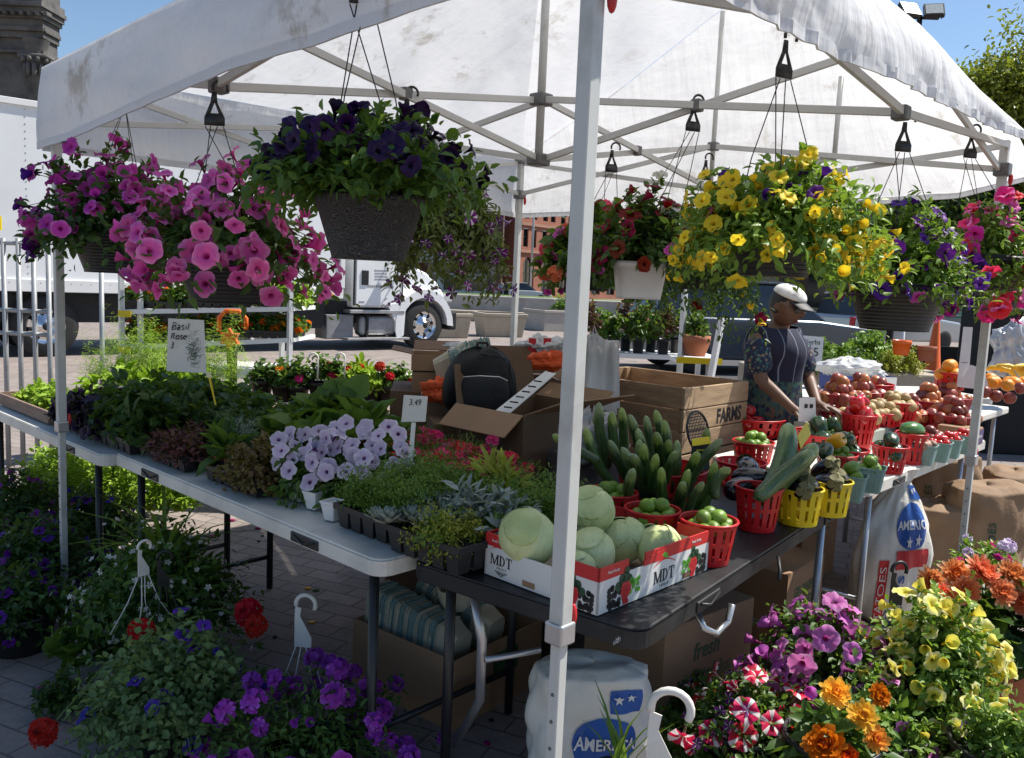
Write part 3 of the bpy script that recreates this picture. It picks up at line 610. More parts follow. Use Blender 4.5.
# cars
def car(name, label, c, rz, col, L=4.4, Hh=1.5, Wd=1.8, suv=False, group=None):
    t = thing(name, label, 'car', c, rz, group); cm = mat('car_paint', col, .22, .04, 1, coat=.8, metal=.3)
    zb = .28; zm = Hh*.60; x0, x1 = -L/2, L/2; mb = MB()
    prof = [(x0+.05, zb), (x0, zb+.25), (x0+.03, zm-.02), (x0+(.12 if suv else .5), zm+.02), (x0+L*.70, zm+.02), (x1-.25, zm-.10), (x1, zm-.25), (x1-.02, zb+.1), (x1-.1, zb)]
    mb.prism(prof, (1, 0, 0), (0, 0, 1), ((0, Wd/2, 0), Wd)); mb.build('body', cm, t, bevel=.07, seg=3)
    gp = [(x0+(.10 if suv else .35), zm), (x0+(.32 if suv else 1.0), Hh-.03), (x0+L*.55, Hh-.03), (x0+L*.74, zm)]; mb = MB()
    a = Wd/2-.06; b = Wd/2-.22; lo = [(gp[0][0], zm), (gp[3][0], zm)]; hi = [(gp[1][0], Hh-.04), (gp[2][0], Hh-.04)]
    mb.hexa([(lo[0][0], -a, zm), (lo[1][0], -a, zm), (lo[1][0], a, zm), (lo[0][0], a, zm), (hi[0][0], -b, hi[0][1]), (hi[1][0], -b, hi[1][1]), (hi[1][0], b, hi[1][1]), (hi[0][0], b, hi[0][1])]); mb.build('window', glass_dark, t, bevel=.03)
    mb = MB(); mb.box(((hi[0][0]+hi[1][0])/2, 0, Hh-.02), (hi[1][0]-hi[0][0]+.06, b*2+.06, .05)); mb.build('roof', cm, t, bevel=.02)
    mb = MB(); mb.box((x0-.03, 0, zb+.24), (.12, Wd-.1, .2)); mb.box((x1+.02, 0, zb+.18), (.10, Wd-.1, .2)); mb.build('bumper', mat('bumper_grey', (.35, .36, .38), .4, .1) if suv else cm, t, bevel=.03)
    for s in (-1, 1): mb = MB(); mb.box((x0+.02, s*(Wd/2-.16), zm-.16), (.06, .2, .26)); mb.build('taillight', ink_red, t, bevel=.02)
    for sx in (-.31, .31):
        for s in (-1, 1):
            q = MB(); Mx = Matrix.Rotation(PI/2, 3, 'X'); q.lathe([(.06, -.11), (.2, -.115), (.3, -.10), (.33, -.06), (.33, .06), (.3, .10), (.2, .115), (.06, .11)], 20, cap=True); q.v = [tuple(Mx@Vector(v)) for v in q.v]; q.v = [(v[0]+sx*L, v[1]+s*(Wd/2-.1), v[2]+.33) for v in q.v]; q.build('wheel', black_rubber, t, True)
    return t
p = P(521, 299); car('parked_car', 'small white car parked in front of the brick building', (p.x, 66, 0), .1, (.7, .7, .7))
car('parked_car', 'silver grey car beyond the orange cone at the right', (11.5, 26.0, 0), R_(25), (.42, .44, .46), 4.6, 1.65, suv=True)
car('parked_car', 'slate blue car parked directly behind the vendor', (4.6, 16.6, 0), R_(12), (.07, .085, .11), 4.8, 1.75, 1.9, suv=True)
car('parked_van', 'dark van in shadow at the far right edge', (15.6, 21.5, 0), R_(100), (.015, .016, .02), 4.9, 2.1, 2.0, suv=True)
# ------------------------------------------------------------------ the canopy tent
def fabric_material(name, stain=.35, tr=.5, g0=.50):
    m, nt, N, L = _nt(name); n = _noise(N, L, 1.6, 5); c = _ramp(N, L, n, [(.3, (.74, .745, .76)), (.7, (.82, .82, .83))])
    s = _ramp(N, L, _noise(N, L, 4.2, 8, .72), [(.55, (0, 0, 0)), (.66, (1, 1, 1))]); g = _ramp(N, L, _noise(N, L, .75, 2), [(g0, (0, 0, 0)), (g0+.1, (1, 1, 1))])
    f = _math(N, L, 'MULTIPLY', _math(N, L, 'MULTIPLY', s, g), stain); c = _mixc(N, L, f, c, (.27, .21, .13))
    p = N.new('ShaderNodeBsdfPrincipled'); L.new(c, p.inputs['Base Color']); p.inputs['Roughness'].default_value = .62; p.inputs['Specular IOR Level'].default_value = .3
    t = N.new('ShaderNodeBsdfTranslucent'); L.new(c, t.inputs[0])
    h = _noise(N, L, 1.5, 4, .5, stretch=(1, 1, 2.6)); h2 = _noise(N, L, 5, 3, .5, stretch=(1.0, 4.5, .5)); hh = _math(N, L, 'ADD', h, _math(N, L, 'MULTIPLY', h2, .45)); k = N.new('ShaderNodeBump'); k.inputs['Strength'].default_value = .5; k.inputs['Distance'].default_value = .06
    L.new(hh, k.inputs['Height']); L.new(k.outputs[0], p.inputs['Normal']); L.new(k.outputs[0], t.inputs['Normal'])
    x = N.new('ShaderNodeMixShader'); x.inputs[0].default_value = tr; L.new(p.outputs[0], x.inputs[1]); L.new(t.outputs[0], x.inputs[2])
    return _finish(m, N, L, x.outputs[0])
fab = fabric_material('canopy_fabric', .55, .5, .46); fab2 = fabric_material('valance_fabric', .65, .24, .38)
tent = thing('canopy_tent', 'white pop-up canopy tent on four square poles over the whole market stall', 'canopy', (0, 0, 0))
E_ = 1.445; PEAK = T(0, 0, 3.22)
def lerp_pts(s, tab):
    for (a, x), (b, y) in zip(tab, tab[1:]):
        if s <= b: return x+(y-x)*(s-a)/(b-a)
    return tab[-1][1]
# s from -1 to 1 along each edge: top height, hem height, hem flare outwards
EDGE = {
 'FL': (lambda s: (-E_, s*E_), (-1, 0), [(-1, 2.40), (0, 2.385), (1, 2.335)], [(-1, 2.16), (-.3, 2.125), (.3, 2.075), (1, 2.02)], [(-1, .01), (0, .03), (1, .005)]),
 'FR': (lambda s: (s*E_, -E_), (0, -1), [(-1, 2.39), (-.4, 2.41), (.10, 2.40), (.45, 2.35), (.85, 2.26), (1, 2.255)], [(-1, 2.16), (-.3, 2.165), (.1, 2.175), (.5, 2.195), (1, 2.20)], [(-1, .01), (0, .05), (.5, .06), (1, .16)]),
 'BR': (lambda s: (E_, s*E_), (1, 0), [(-1, 2.265), (-.5, 2.66), (0, 3.06), (.5, 2.68), (1, 2.36)], [(-1, 2.14), (-.8, 2.05), (-.3, 1.99), (1, 1.99)], [(-1, .36), (-.7, .2), (-.2, .03), (1, .01)]),
 'BL': (lambda s: (s*E_, E_), (0, 1), [(-1, 2.335), (0, 2.37), (1, 2.36)], [(-1, 2.02), (0, 2.03), (1, 1.99)], [(-1, .005), (0, .02), (1, .01)]),
}
def edge_pt(k, s):
    f, n, top, hem, fl = EDGE[k]; u, v = f(s); return T(u, v, lerp_pts(s, top))
mb = MB()
for k in EDGE:
    def rf(a, b, k=k):
        s = 2*a-1; e = edge_pt(k, s); q = e.lerp(PEAK, b); sag = math.sin(PI*b)*(.05+.05*(1-s*s))
        w_ = (1-s*s)*(.014*math.sin(9*s+7*b+1)*math.sin(5*b+3*s)+.007*math.sin(19*s*(1-b)+4*b))
        return q-Vector((0, 0, sag*.6+w_*math.sin(PI*min(1, b*1.6+.02))))
    mb.grid(rf, 40, 20)
roof = mb.build('roof', fab, tent, True)
for k in EDGE:
    f, n, top, hem, fl = EDGE[k]; nv = UA*n[0]+UB*n[1]; tv = UB if n[0] else UA
    def vf(a, b, k=k, top=top, hem=hem, fl=fl, nv=nv):
        s = 2*a-1; e = edge_pt(k, s)+nv*.004; h_ = lerp_pts(s, hem); z = e.z+(h_-e.z)*b; flare = lerp_pts(s, fl)
        fold = (.010*math.sin(5*s+1.3)+.007*math.sin(11*s+.4+2*b)+.002*math.sin(37*s)+.010*abs(math.sin(5.5*s+2.6*b+.7))+.007*abs(math.sin(8*s-3.4*b)))*b**.8*(1 if k != 'FR' else 1.25)
        bul = .025*math.sin(PI*b)*(1 if k == 'FR' else .5)
        if k == 'FR': fold += (.006*math.sin(83*s+3*b)+.004*math.sin(131*s))*.8*max(0, (b-.80)/.2)-.02*math.exp(-((s-.12)/.012)**2)*math.sin(PI*min(1, b*.9))
        return Vector((e.x, e.y, z))+nv*(flare*b**.9+fold+bul)
    vo = MB().grid(vf, 150, 16).build('valance', fab2 if k in ('FL', 'FR') else fab, tent, True)
    if k == 'FL': vo['label'] = 'shaded front left valance with brown stains'
    if k == 'FR': vo['label'] = 'sunlit front right valance lifted by wind'
    hm = MB(); pts = [vf(i/72, 1.0) for i in range(73)]
    for i in range(72): hm.bar(pts[i], pts[i+1], .006, .03)
    hm.build('hem', fab2 if k in ('FL', 'FR') else fab, vo)
# poles
PC = 1.41; CORN = {'front': (-PC-.017, -PC+.018), 'right': (PC, -PC), 'left': (-PC, PC), 'back': (PC, PC)}
SLEEVE, SLID, TOPZ = .85, 2.117, 2.33
red_knob = mat('red_knob', (.5, .015, .02), .4)
for k, (u, v) in CORN.items():
    mb = MB(); top = TOPZ if k != 'right' else 2.24; mb.box(T(u, v, (top+SLEEVE)/2), (.034, .034, top-SLEEVE), TH); mb.box(T(u, v, SLEEVE/2+.01), (.026, .026, SLEEVE), TH); po = mb.build('pole', pole_white, tent, bevel=.003)
    mb = MB(); mb.box(T(u, v, SLEEVE), (.046, .046, .045), TH); mb.build('height_sleeve', grey_metal, po, bevel=.004)
    mb = MB(); d = UA*(1 if u < 0 else -1)*.03+UB*(0); mb.ball(T(u, v, SLEEVE+.03)+UA*.028-UB*.01, (.008, .008, .026), 8, 6); mb.build('knob', red_knob, po, True)
    mb = MB(); mb.box(T(u, v, SLID), (.062, .062, .055), TH); mb.build('slider_bracket', bracket_grey, po, bevel=.006)
    mb = MB(); mb.ball(T(u, v, SLID-.04)+UA*.02-UB*.03, (.010, .010, .026), 8, 6); mb.build('release_tab', red_knob, po, True)
    for q_ in range(11): MB().ball(T(u, v, .14+.058*q_)-(UA*.0132 if k != 'left' else UA*.0132), (.0042, .0042, .0042), 6, 4).build('pin_hole', bracket_grey, po)
    mb = MB(); mb.box(T(u, v, .006), (.09, .09, .012), TH); mb.build('foot', galv, po)
    if k == 'back': mb = MB(); mb.box(T(u, v, 2.34), (.06, .06, .05), TH); mb.build('top_bracket', bracket_grey, po, bevel=.006)
mast = MB().path([T(0, 0, 2.05), T(0, 0, 3.20)], .018, 10).build('center_mast', pole_white, tent, True)
ML, MU = 2.064, 2.309
for z in (ML, MU): MB().box(T(0, 0, z), (.075, .075, .05), TH).build('mast_bracket', bracket_grey, mast, bevel=.008)
def bar(a, b, w=.015, h=.026): return MB().bar(a, b, w, h).build('truss_bar', truss_grey, tent, bevel=.002)
def brk(c, s=.05): return MB().box(c, (s, s, .045), TH).build('truss_joint', bracket_grey, tent, bevel=.006)
mids = {'FL': ((-PC, .05), 2.10, 2.33), 'FR': ((.15, -PC), 2.139, 2.38), 'BR': ((PC, 0), 2.09, 2.32), 'BL': ((0, PC), 2.08, 2.31)}
off = .010
for k, (c0, c1) in {'FL': ('front', 'left'), 'FR': ('front', 'right'), 'BR': ('right', 'back'), 'BL': ('left', 'back')}.items():
    (mu, mv), lo, hi = mids[k]; n = UA*EDGE[k][1][0]+UB*EDGE[k][1][1]
    for c in (c0, c1):
        u, v = CORN[c]; tz = 2.32 if c != 'right' else 2.22
        bar(T(u, v, tz)+n*off, T(mu, mv, lo)+n*off); bar(T(u, v, SLID)-n*off, T(mu, mv, hi)-n*off)
    brk(T(mu, mv, lo)); brk(T(mu, mv, hi))
    a, b = T(mu, mv), T(0, 0); sd_ = n.cross(Vector((0, 0, 1)))*.012
    bar(T(mu, mv, lo)+sd_, T(0, 0, MU)+sd_); bar(T(mu, mv, hi)-sd_, T(0, 0, ML)-sd_)
    m_ = a.lerp(b, .5); brk(Vector((m_.x, m_.y, (lo+MU)/2)), .04)
for (u, v, z0, z1) in ((PC, 0, 2.07, 3.02), (PC, -.67, 2.2, 2.6)): MB().path([T(u, v, z0), T(u, v, z1)], .013, 8).build('strut', pole_white, tent, True)
bar(T(PC, -.67, 2.22), T(PC, .0, 2.09)); bar(T(PC, PC, 2.34), T(-PC, PC, 2.32)) if False else None
# ------------------------------------------------------------------ folding tables
TZ = .742
def table(label, c, rz, L, W, top_m, leg_m, group='folding tables of the stall', handles=True, inset=.22, bare=False):
    t = thing('folding_table', label, 'table', c, rz, group); mb = MB(); x, y = L/2, W/2; r = .05
    def rr(x, y, r, n=4):
        out = []
        for (cx, cy, a0) in ((x-r, y-r, 0), (-x+r, y-r, PI/2), (-x+r, -y+r, PI), (x-r, -y+r, 1.5*PI)):
            out += [(cx+r*math.cos(a0+PI/2*k/n), cy+r*math.sin(a0+PI/2*k/n)) for k in range(n+1)]
        return out
    mb.prism(rr(x, y, r), (1, 0, 0), (0, 1, 0), ((0, 0, TZ-.018), .018)); po, pi = rr(x+.004, y+.004, r), rr(x-.02, y-.02, r); k = len(po)
    lo = [(a, b, TZ-.052) for a, b in po]; hi = [(a, b, TZ-.006) for a, b in po]; li = [(a, b, TZ-.052) for a, b in pi]
    mb.add(lo+hi+li, [(i, (i+1)%k, k+(i+1)%k, k+i) for i in range(k)]+[((i+1)%k, i, 2*k+i, 2*k+(i+1)%k) for i in range(k)])
    mb.build('tabletop', top_m, t, bevel=.004)
    for s in (-1, 1):
        if bare and s < 0: MB().path([(s*(x-.1), y-.07, TZ-.03), (s*(x-.1), y-.07, 0)], .0155, 10).build('leg', black_metal, t, True); continue
        mb = MB(); mb.path([(s*(x-inset), -y+.07, TZ-.03), (s*(x-inset), -y+.07, .06), (s*(x-inset), -y+.07, .0)], .0155, 10); mb.build('leg', leg_m, t, True)
        mb = MB(); mb.path([(s*(x-inset), y-.07, TZ-.03), (s*(x-inset), y-.07, .0)], .0155, 10); mb.build('leg', leg_m, t, True)
        for pts, rr_ in (([(s*(x-inset), -y+.07, .16), (s*(x-inset), y-.07, .16)], .011), ([(s*(x-inset), -y+.07, TZ-.06), (s*(x-inset), y-.07, TZ-.06)], .013), ([(s*(x-inset), 0, TZ-.06), (s*(x-.40), 0, .52), (s*(x-.62), 0, TZ-.04)], .009)): MB().path(pts, rr_, 8).build('leg_brace', leg_m, t, True)
    if handles:
        for s in (-1, 1):
            mb = MB(); mb.box((s*x*.60, -y-.006, TZ-.030), (.15, .008, .032)); mb.build('handle_slot', black_plastic, t, bevel=.006)
            mb = MB(); mb.path([(s*x*.60-.06, -y-.012, TZ-.022), (s*x*.60, -y-.013, TZ-.040), (s*x*.60+.06, -y-.012, TZ-.022)], .004, 6); mb.build('handle', black_plastic, t, True)
    return t
tw_m = mat('table_white', (.70, .68, .62), .5, .05, 4, bump=.05, bscale=200, dirt=(.35, .34, .31), dirtamt=.4, dirtscale=6)
tb_m = mat('table_black', (.014, .0145, .016), .46, .25, 5, bump=.12, bscale=150, dirt=(.06, .06, .06), dirtamt=.35, dirtscale=7, spec=.35)
RZV = TH-PI/2   # long side along v, front towards -u
table('white folding table carrying the dark herbs, farther left', T(-.94, 2.13, .004), RZV, 1.83, .76, tw_m, black_metal)
table('white folding table carrying the lilac petunias, left of the black table', T(-.885, .315, .010), RZV, 1.83, .76, tw_m, black_metal, inset=.11)
BK_A = TH+R_(6.7); bu = UA*math.cos(R_(6.7))+UB*math.sin(R_(6.7)); bv = Vector((-bu.y, bu.x, 0)); bc0 = T(-1.10, -1.41)+bu*.02+bv*.045; bl = 1.91
table('scuffed black folding table under the cabbages and cucumbers', bc0+bu*bl/2+bv*.37, BK_A, bl, .74, tb_m, grey_metal, bare=True)
table('white folding table at the right under the tomatoes and apples', T(1.87, -.76, .004), TH, 1.86, .76, tw_m, grey_metal)
# curved steel legs, latch and cable of the black table
tb = [o for o in COL.objects if o.name.startswith('folding_table') and o.type == 'EMPTY'][2]
def loc(v): return tb.matrix_basis.inverted()@Vector(v)
tb.matrix_basis = Matrix.Translation(tb.location)@Matrix.Rotation(BK_A, 4, 'Z')
mb = MB(); mb.path([loc(P(473, 590, .68)), loc(P(482, 640, .56)), loc(P(480, 700, .3)), loc(P(455, 745, .08))], [.014]*4, 10); mb.path([loc(P(485, 660, .5)), loc(P(540, 650, .5))], .009, 8); mb.build('curved_leg', grey_metal, tb, True)
mb = MB(); q = [P(696, 610, .66), P(704, 628, .62), P(716, 634, .60), P(728, 622, .61), P(732, 604, .66)]; mb.path([loc(v) for v in q], .010, 8); mb.build('leg_latch', mat('latch_steel', (.5, .5, .5), .25, .1, metal=.8), tb, True)
mb = MB(); q = [P(778, 556, .735), P(780, 570, .70), P(779, 580, .68)]; mb.path([loc(v) for v in q], .006, 6); mb.build('edge_clip', black_plastic, tb, True)
text('lettering', 'ultimate', .022, ink_grey, tb, loc(P(620, 636, .715)+Vector((0, -.012, 0))), bu@Matrix.Rotation(0, 3, 'Z') if False else (1, 0, 0), (0, 0, 1)).location = (0, 0, 0)
# table further back with the geraniums, table behind the vendor
tgt = P(405, 379, TZ); table('pale folding table far behind with red geraniums beside it', (tgt.x-.9, tgt.y+.25, 0), -.25, 1.83, .76, tw_m, grey_metal, handles=False)
q = P(838, 392, TZ+.02); table('sunlit white folding table behind the vendor holding the bagged box', (q.x+.25, q.y+.15, .02), .25, 2.0, .76, tw_m, galv, handles=False)
# ------------------------------------------------------------------ hanging baskets
def rgbramp(throat, limb, rim, t0=.12, t1=.3, t2=.8): return [(t0, throat), (t1, limb), (t2, limb), (1.0, rim)]
p_pink = petalmat('petal_pink', rgbramp((.40, .01, .16), (.80, .12, .45), (.87, .30, .60), .1, .34, .62), hv=.012)
p_magenta = petalmat('petal_magenta', rgbramp((.30, .005, .14), (.56, .05, .38), (.66, .18, .50), .1, .32, .66), hv=.015)
p_purple = petalmat('petal_purple', rgbramp((.03, .002, .05), (.10, .012, .22), (.14, .02, .27)), trans=.25)
p_black = petalmat('petal_black_purple', rgbramp((.006, .001, .008), (.018, .003, .035), (.03, .006, .055)), trans=.15)
p_indigo = petalmat('petal_indigo', rgbramp((.006, .001, .012), (.020, .003, .055), (.032, .007, .085)), trans=.2)
p_blue = petalmat('petal_blue_violet', rgbramp((.02, .004, .06), (.10, .03, .42), (.14, .05, .5)))
p_yellow = petalmat('petal_yellow', rgbramp((.55, .30, .01), (.86, .62, .03), (.88, .68, .06)), hv=.01, vv=.15)
p_lemon = petalmat('petal_lemon', rgbramp((.75, .50, .01), (.86, .76, .12), (.92, .88, .5), .1, .35, .55), hv=.01, vv=.08)
p_lilac = petalmat('petal_lilac', rgbramp((.12, .02, .16), (.66, .55, .74), (.80, .74, .84), .14, .26, .6), hv=.015, vv=.1)
p_darkred = petalmat('petal_dark_red', rgbramp((.06, .001, .005), (.20, .004, .018), (.26, .008, .03)), vv=.3)
p_red = petalmat('petal_red', rgbramp((.25, .003, .005), (.62, .012, .015), (.66, .02, .02)), hv=.01)
p_coral = petalmat('petal_coral', rgbramp((.6, .05, .04), (.78, .13, .12), (.82, .22, .2)))
p_hotpink = petalmat('petal_hot_pink', rgbramp((.4, .0, .05), (.78, .03, .20), (.82, .10, .30)), hv=.04)
p_white = petalmat('petal_white', rgbramp((.6, .62, .3), (.80, .79, .76), (.82, .81, .8)), vv=.06)
p_star_purple = petalmat('petal_star_purple', rgbramp((.10, .01, .12), (.16, .02, .2), (.2, .03, .24)), star=(.74, .66, .74))
p_star_red = petalmat('petal_star_red', rgbramp((.5, .4, .05), (.66, .012, .05), (.72, .04, .14), .1, .2), star=(.88, .82, .82), hv=.015, vv=.1)
p_orange = petalmat('petal_orange', rgbramp((.5, .05, .005), (.80, .17, .01), (.82, .24, .02)), hv=.02)
p_marigold = petalmat('petal_marigold', rgbramp((.75, .22, .01), (.85, .36, .01), (.85, .42, .02)), hv=.035)
p_dahlia = petalmat('petal_dahlia', rgbramp((.75, .22, .06), (.78, .20, .07), (.80, .42, .22)), hv=.02)
p_amber = petalmat('petal_amber', rgbramp((.75, .25, .02), (.86, .48, .05), (.88, .55, .1)))
p_verbena = petalmat('petal_verbena', rgbramp((.12, .01, .25), (.34, .045, .42), (.44, .11, .54)), hv=.03)
def pot_ornate():
    m, nt, N, L = _nt('ornate_pot'); tc = N.new('ShaderNodeTexCoord'); v = N.new('ShaderNodeTexVoronoi'); v.inputs['Scale'].default_value = 58; v.feature = 'DISTANCE_TO_EDGE' if False else 'F1'; L.new(tc.outputs['Object'], v.inputs['Vector'])
    s = _math(N, L, 'SINE', _math(N, L, 'MULTIPLY', v.outputs['Distance'], 26.0)); c = _ramp(N, L, s, [(.55, (.014, .014, .015)), (.97, (.06, .06, .06))])
    p = N.new('ShaderNodeBsdfPrincipled'); L.new(c, p.inputs['Base Color']); p.inputs['Roughness'].default_value = .5; k = N.new('ShaderNodeBump'); k.inputs['Strength'].default_value = .6; k.inputs['Distance'].default_value = .003; L.new(s, k.inputs['Height']); L.new(k.outputs[0], p.inputs['Normal'])
    return _finish(m, N, L, p.outputs[0])
def pot_ridged():
    m, nt, N, L = _nt('ridged_pot'); tc = N.new('ShaderNodeTexCoord'); sx = N.new('ShaderNodeSeparateXYZ'); L.new(tc.outputs['Object'], sx.inputs[0]); s = _math(N, L, 'SINE', _math(N, L, 'MULTIPLY', sx.outputs[2], 520.0)); n = _noise(N, L, 8)
    p = N.new('ShaderNodeBsdfPrincipled'); L.new(_ramp(N, L, n, [(.3, (.016, .016, .017)), (.7, (.04, .04, .042))]), p.inputs['Base Color']); p.inputs['Roughness'].default_value = .5; k = N.new('ShaderNodeBump'); k.inputs['Strength'].default_value = .6; k.inputs['Distance'].default_value = .003; L.new(s, k.inputs['Height']); L.new(k.outputs[0], p.inputs['Normal'])
    return _finish(m, N, L, p.outputs[0])
pm_ornate, pm_ridged = pot_ornate(), pot_ridged()
def pet3(m, ruffle=.15, deep=.55): return [petunia(m, s, ruffle, deep=deep) for s in range(4)]+[petunia(m, 7, ruffle, deep=deep, shut=.75)]
HBG = 'hanging flower baskets under the canopy'
def basket(label, c, rx, rz, leaf, fl, hook=None, pot=(.15, .10, .14, pm_ridged, 0), droop=.12, lo=-.05, n=150, lps=14, L=.042, W=.022, turn=.3, wires=4, plate=True, ry=None, hm=None, cat='flower basket', name='hanging_basket', group=HBG, jit=.35, spread=.7, wire=None, lump=.3, t0=.25, upn=.6, rimz=0.0):
    """c = centre of the pot rim; fl = list of (meshes, count, radius, test, up, gap)"""
    t = thing(name, label, cat, c, 0, group); c = Vector(c)
    mb = MB(); pot_mesh(mb, pot[0], pot[1], pot[2], sq=pot[4]); p = mb.build('pot', pot[3], t, True)
    me, e, d, eg = foliage('foliage', leaf, n, lps, rx, ry, rz, droop, lo, L, W, jit=jit, spread=spread, lump=lump, t0=t0, upn=upn); link('foliage', me, t); link('stems', stemmesh('stems', eg, leaf, k=60), t)
    for (meshes, k, r, test, up, gap) in fl:
        pe, pd = pick(e, d, k, test, gap); put_flowers(t, 'flower', meshes, pe, pd, r, up, face=(0, -.2, .05))
    if hook is not None: hanger(t, Vector(hook)-c, wire or pot[0], hm or black_plastic, wires, plate, turn)
    return t
front = lambda q: q[1] < .08
upper = lambda q: q[2] > .02
FR_ = lambda q: q[1] < .1 and q[2] > -.1
# 1 and 2: magenta and pink petunias at the left
c = PY(112, 232, 3.35); basket('magenta petunia basket in the shade at the far left, partly behind the pink one', c, .37, .34, g_dark, [(pet3(p_magenta), 110, .036, lambda q: q[1] < .14 and q[2] > -.04, .3, .03), (pet3(p_purple), 9, .042, lambda q: q[0] < -.2, .1, .05), (pet3(p_lilac), 7, .038, lambda q: q[0] < -.1, .3, .05)], PY(125, 100, 3.3), (.15, .10, .16, pm_ridged, 0), .14, n=230, plate=False)
c = PY(226, 246, 2.62); basket('bright pink petunia basket in a ridged black pot, nearest left', c, .34, .26, g_mid, [(pet3(p_pink), 150, .036, lambda q: q[1] < .14 and q[2] > -.14, .28, .026)], PY(214, 92, 2.60), (.145, .105, .175, pm_ridged, 0), .17, n=260, lps=9, turn=.1, lo=-.08)
# 3: near-black petunias, big ornate pot
c = PY(370, 197, 2.06); basket('near black petunia basket in a large ornate embossed pot', c, .32, .205, g_mid, [(pet3(p_black), 80, .029, lambda q: q[2] > .05, .5, .03), (pet3(p_indigo), 14, .027, lambda q: q[1] < 0 and q[2] > .04, .1, .04)], PY(362, -40, 2.06), (.128, .088, .150, pm_ornate, 0), .05, n=300, lps=17, L=.036, W=.019, lo=.12, turn=.2)
# 4: purple and white star flowers behind
c = PY(446, 215, 3.15); basket('trailing basket of small purple and white striped petunias behind the ornate pot', c, .24, .22, leafmat('leaf_olive', (.06, .09, .02), (.19, .22, .06)), [([petunia(p_star_purple, s, .05) for s in range(2)]+[starfl(p_star_purple)], 70, .028, lambda q: q[1] < .1, .1, .03)], PY(407, 96, 3.12), (.12, .09, .13, pm_ridged, 0), .26, lo=-.3, n=340, lps=20, L=.034, W=.014, wires=3)
# 5: coral geranium and pink
c = PY(590, 262, 3.9); basket('coral geranium and magenta basket half hidden by the front pole', c, .27, .26, g_mid, [([umbel(p_coral, s) for s in range(2)], 7, .050, lambda q: q[2] > .02 or q[0] < -.12, .5, .1), (pet3(p_magenta), 30, .032, lambda q: q[1] < .1, .2, .05)], PY(612, 150, 3.9), (.12, .09, .13, pm_ridged, 0), .14, L=.06, W=.05, n=150, lps=10)
# 6: dark red petunias in a square white pot
wpot = mat('white_pot', (.70, .70, .69), .4, .05)
c = PY(640, 262, 3.35); basket('dark red petunia basket in a white square pot', c, .25, .30, g_dark, [(pet3(p_darkred), 34, .042, lambda q: q[1] < .1, .3, .05), (pet3(p_white), 5, .040, lambda q: q[2] > .1 and q[0] > 0, .3, .05)], PY(694, 104, 3.2), (.098, .08, .145, wpot, 8), .08, n=190, lps=16, lo=.15)
# extra trailing basket behind between red and yellow
c = PY(700, 262, 4.3); basket('mixed green trailing basket in shade behind the yellow flowers', c, .34, .30, g_dark, [(pet3(p_darkred), 8, .036, front, .2, .05), (pet3(p_yellow), 6, .036, front, .2, .05)], PY(706, 160, 4.3), (.13, .1, .14, pm_ridged, 0), .34, lo=-.3, n=260, lps=18, L=.04, W=.014)
# 7: yellow
c = PY(776, 236, 2.34); basket('big yellow petunia and calibrachoa basket hiding its pot, by the vendor', c, .315, .21, g_light, [(pet3(p_yellow, .14), 150, .0235, lambda q: q[1] < .16, .25, .027), (pet3(p_purple), 14, .027, lambda q: q[2] > .08, .4, .05), (pet3(p_magenta), 2, .024, lambda q: q[0] < -.15, .2, .05)], PY(786, 40, 2.34), (.115, .09, .11, pm_ridged, 0), .09, lo=-.22, n=430, lps=18, L=.034, W=.016, turn=.5)
# 8: violet in the black pot
c = PY(898, 284, 2.95); basket('violet petunia basket in a plain black pot at the right', c, .26, .30, g_light, [(pet3(p_purple), 60, .031, lambda q: q[1] < .1, .25, .04), (pet3(p_magenta), 10, .03, lambda q: q[0] < -.02 and q[2] < .12, .2, .05), (pet3(p_blue), 12, .03, front, .2, .05)], PY(905, 122, 2.92), (.157, .112, .16, pm_ridged, 0), .07, lo=.02, n=330, lps=17, L=.034, W=.016, turn=.2)
# 9: pink and cherry at the right edge
c = PY(990, 256, 3.5); basket('pink and cherry red petunia basket at the right edge', c, .27, .26, g_light, [(pet3(p_hotpink), 50, .038, lambda q: q[1] < .12, .25, .04), (pet3(p_pink), 34, .038, lambda q: q[1] < .12, .25, .04), (pet3(p_purple), 10, .034, lambda q: q[0] < -.08, .2, .05)], PY(972, 133, 3.46), (.13, .1, .14, pm_ridged, 0), .22, lo=-.2, n=220, lps=14, L=.034, W=.016, turn=.2)
# ------------------------------------------------------------------ seedlings and pots on the left tables
tray_m = mat('tray_black', (.014, .014, .015), .5, .2, 12)
TP = TZ+.016
def tray(label, c, rz, nx, ny, cell=.062, h=.062, group='black plant trays', m=None):
    t = thing('plant_tray', label, 'plant tray', c, rz, group); mb = MB(); X, Y = nx*cell/2, ny*cell/2
    for i in range(nx):
        for j in range(ny):
            x, y = -X+cell*(i+.5), -Y+cell*(j+.5); a, b = cell*.47, cell*.34
            v = [(x-b, y-b, 0), (x+b, y-b, 0), (x+b, y+b, 0), (x-b, y+b, 0), (x-a, y-a, h), (x+a, y-a, h), (x+a, y+a, h), (x-a, y+a, h)]
            mb.add(v, [(0, 3, 2, 1), (0, 1, 5, 4), (1, 2, 6, 5), (2, 3, 7, 6), (3, 0, 4, 7)])
    mb.build('cells', m or tray_m, t)
    mb = MB(); w_ = .008
    for s in (-1, 1): mb.box((s*(X+.002), 0, h-.008), (w_, 2*Y+.012, .018)); mb.box((0, s*(Y+.002), h-.008), (2*X-.006, w_, .0176))
    mb.build('rim', m or tray_m, t); mb = MB(); mb.box((0, 0, h-.014), (2*X-.006, 2*Y-.006, .004)); mb.build('soil', soil, t)
    return t
_pl = {}
g_black = leafmat('leaf_black', (.010, .008, .013), (.05, .035, .05), .5, .1)
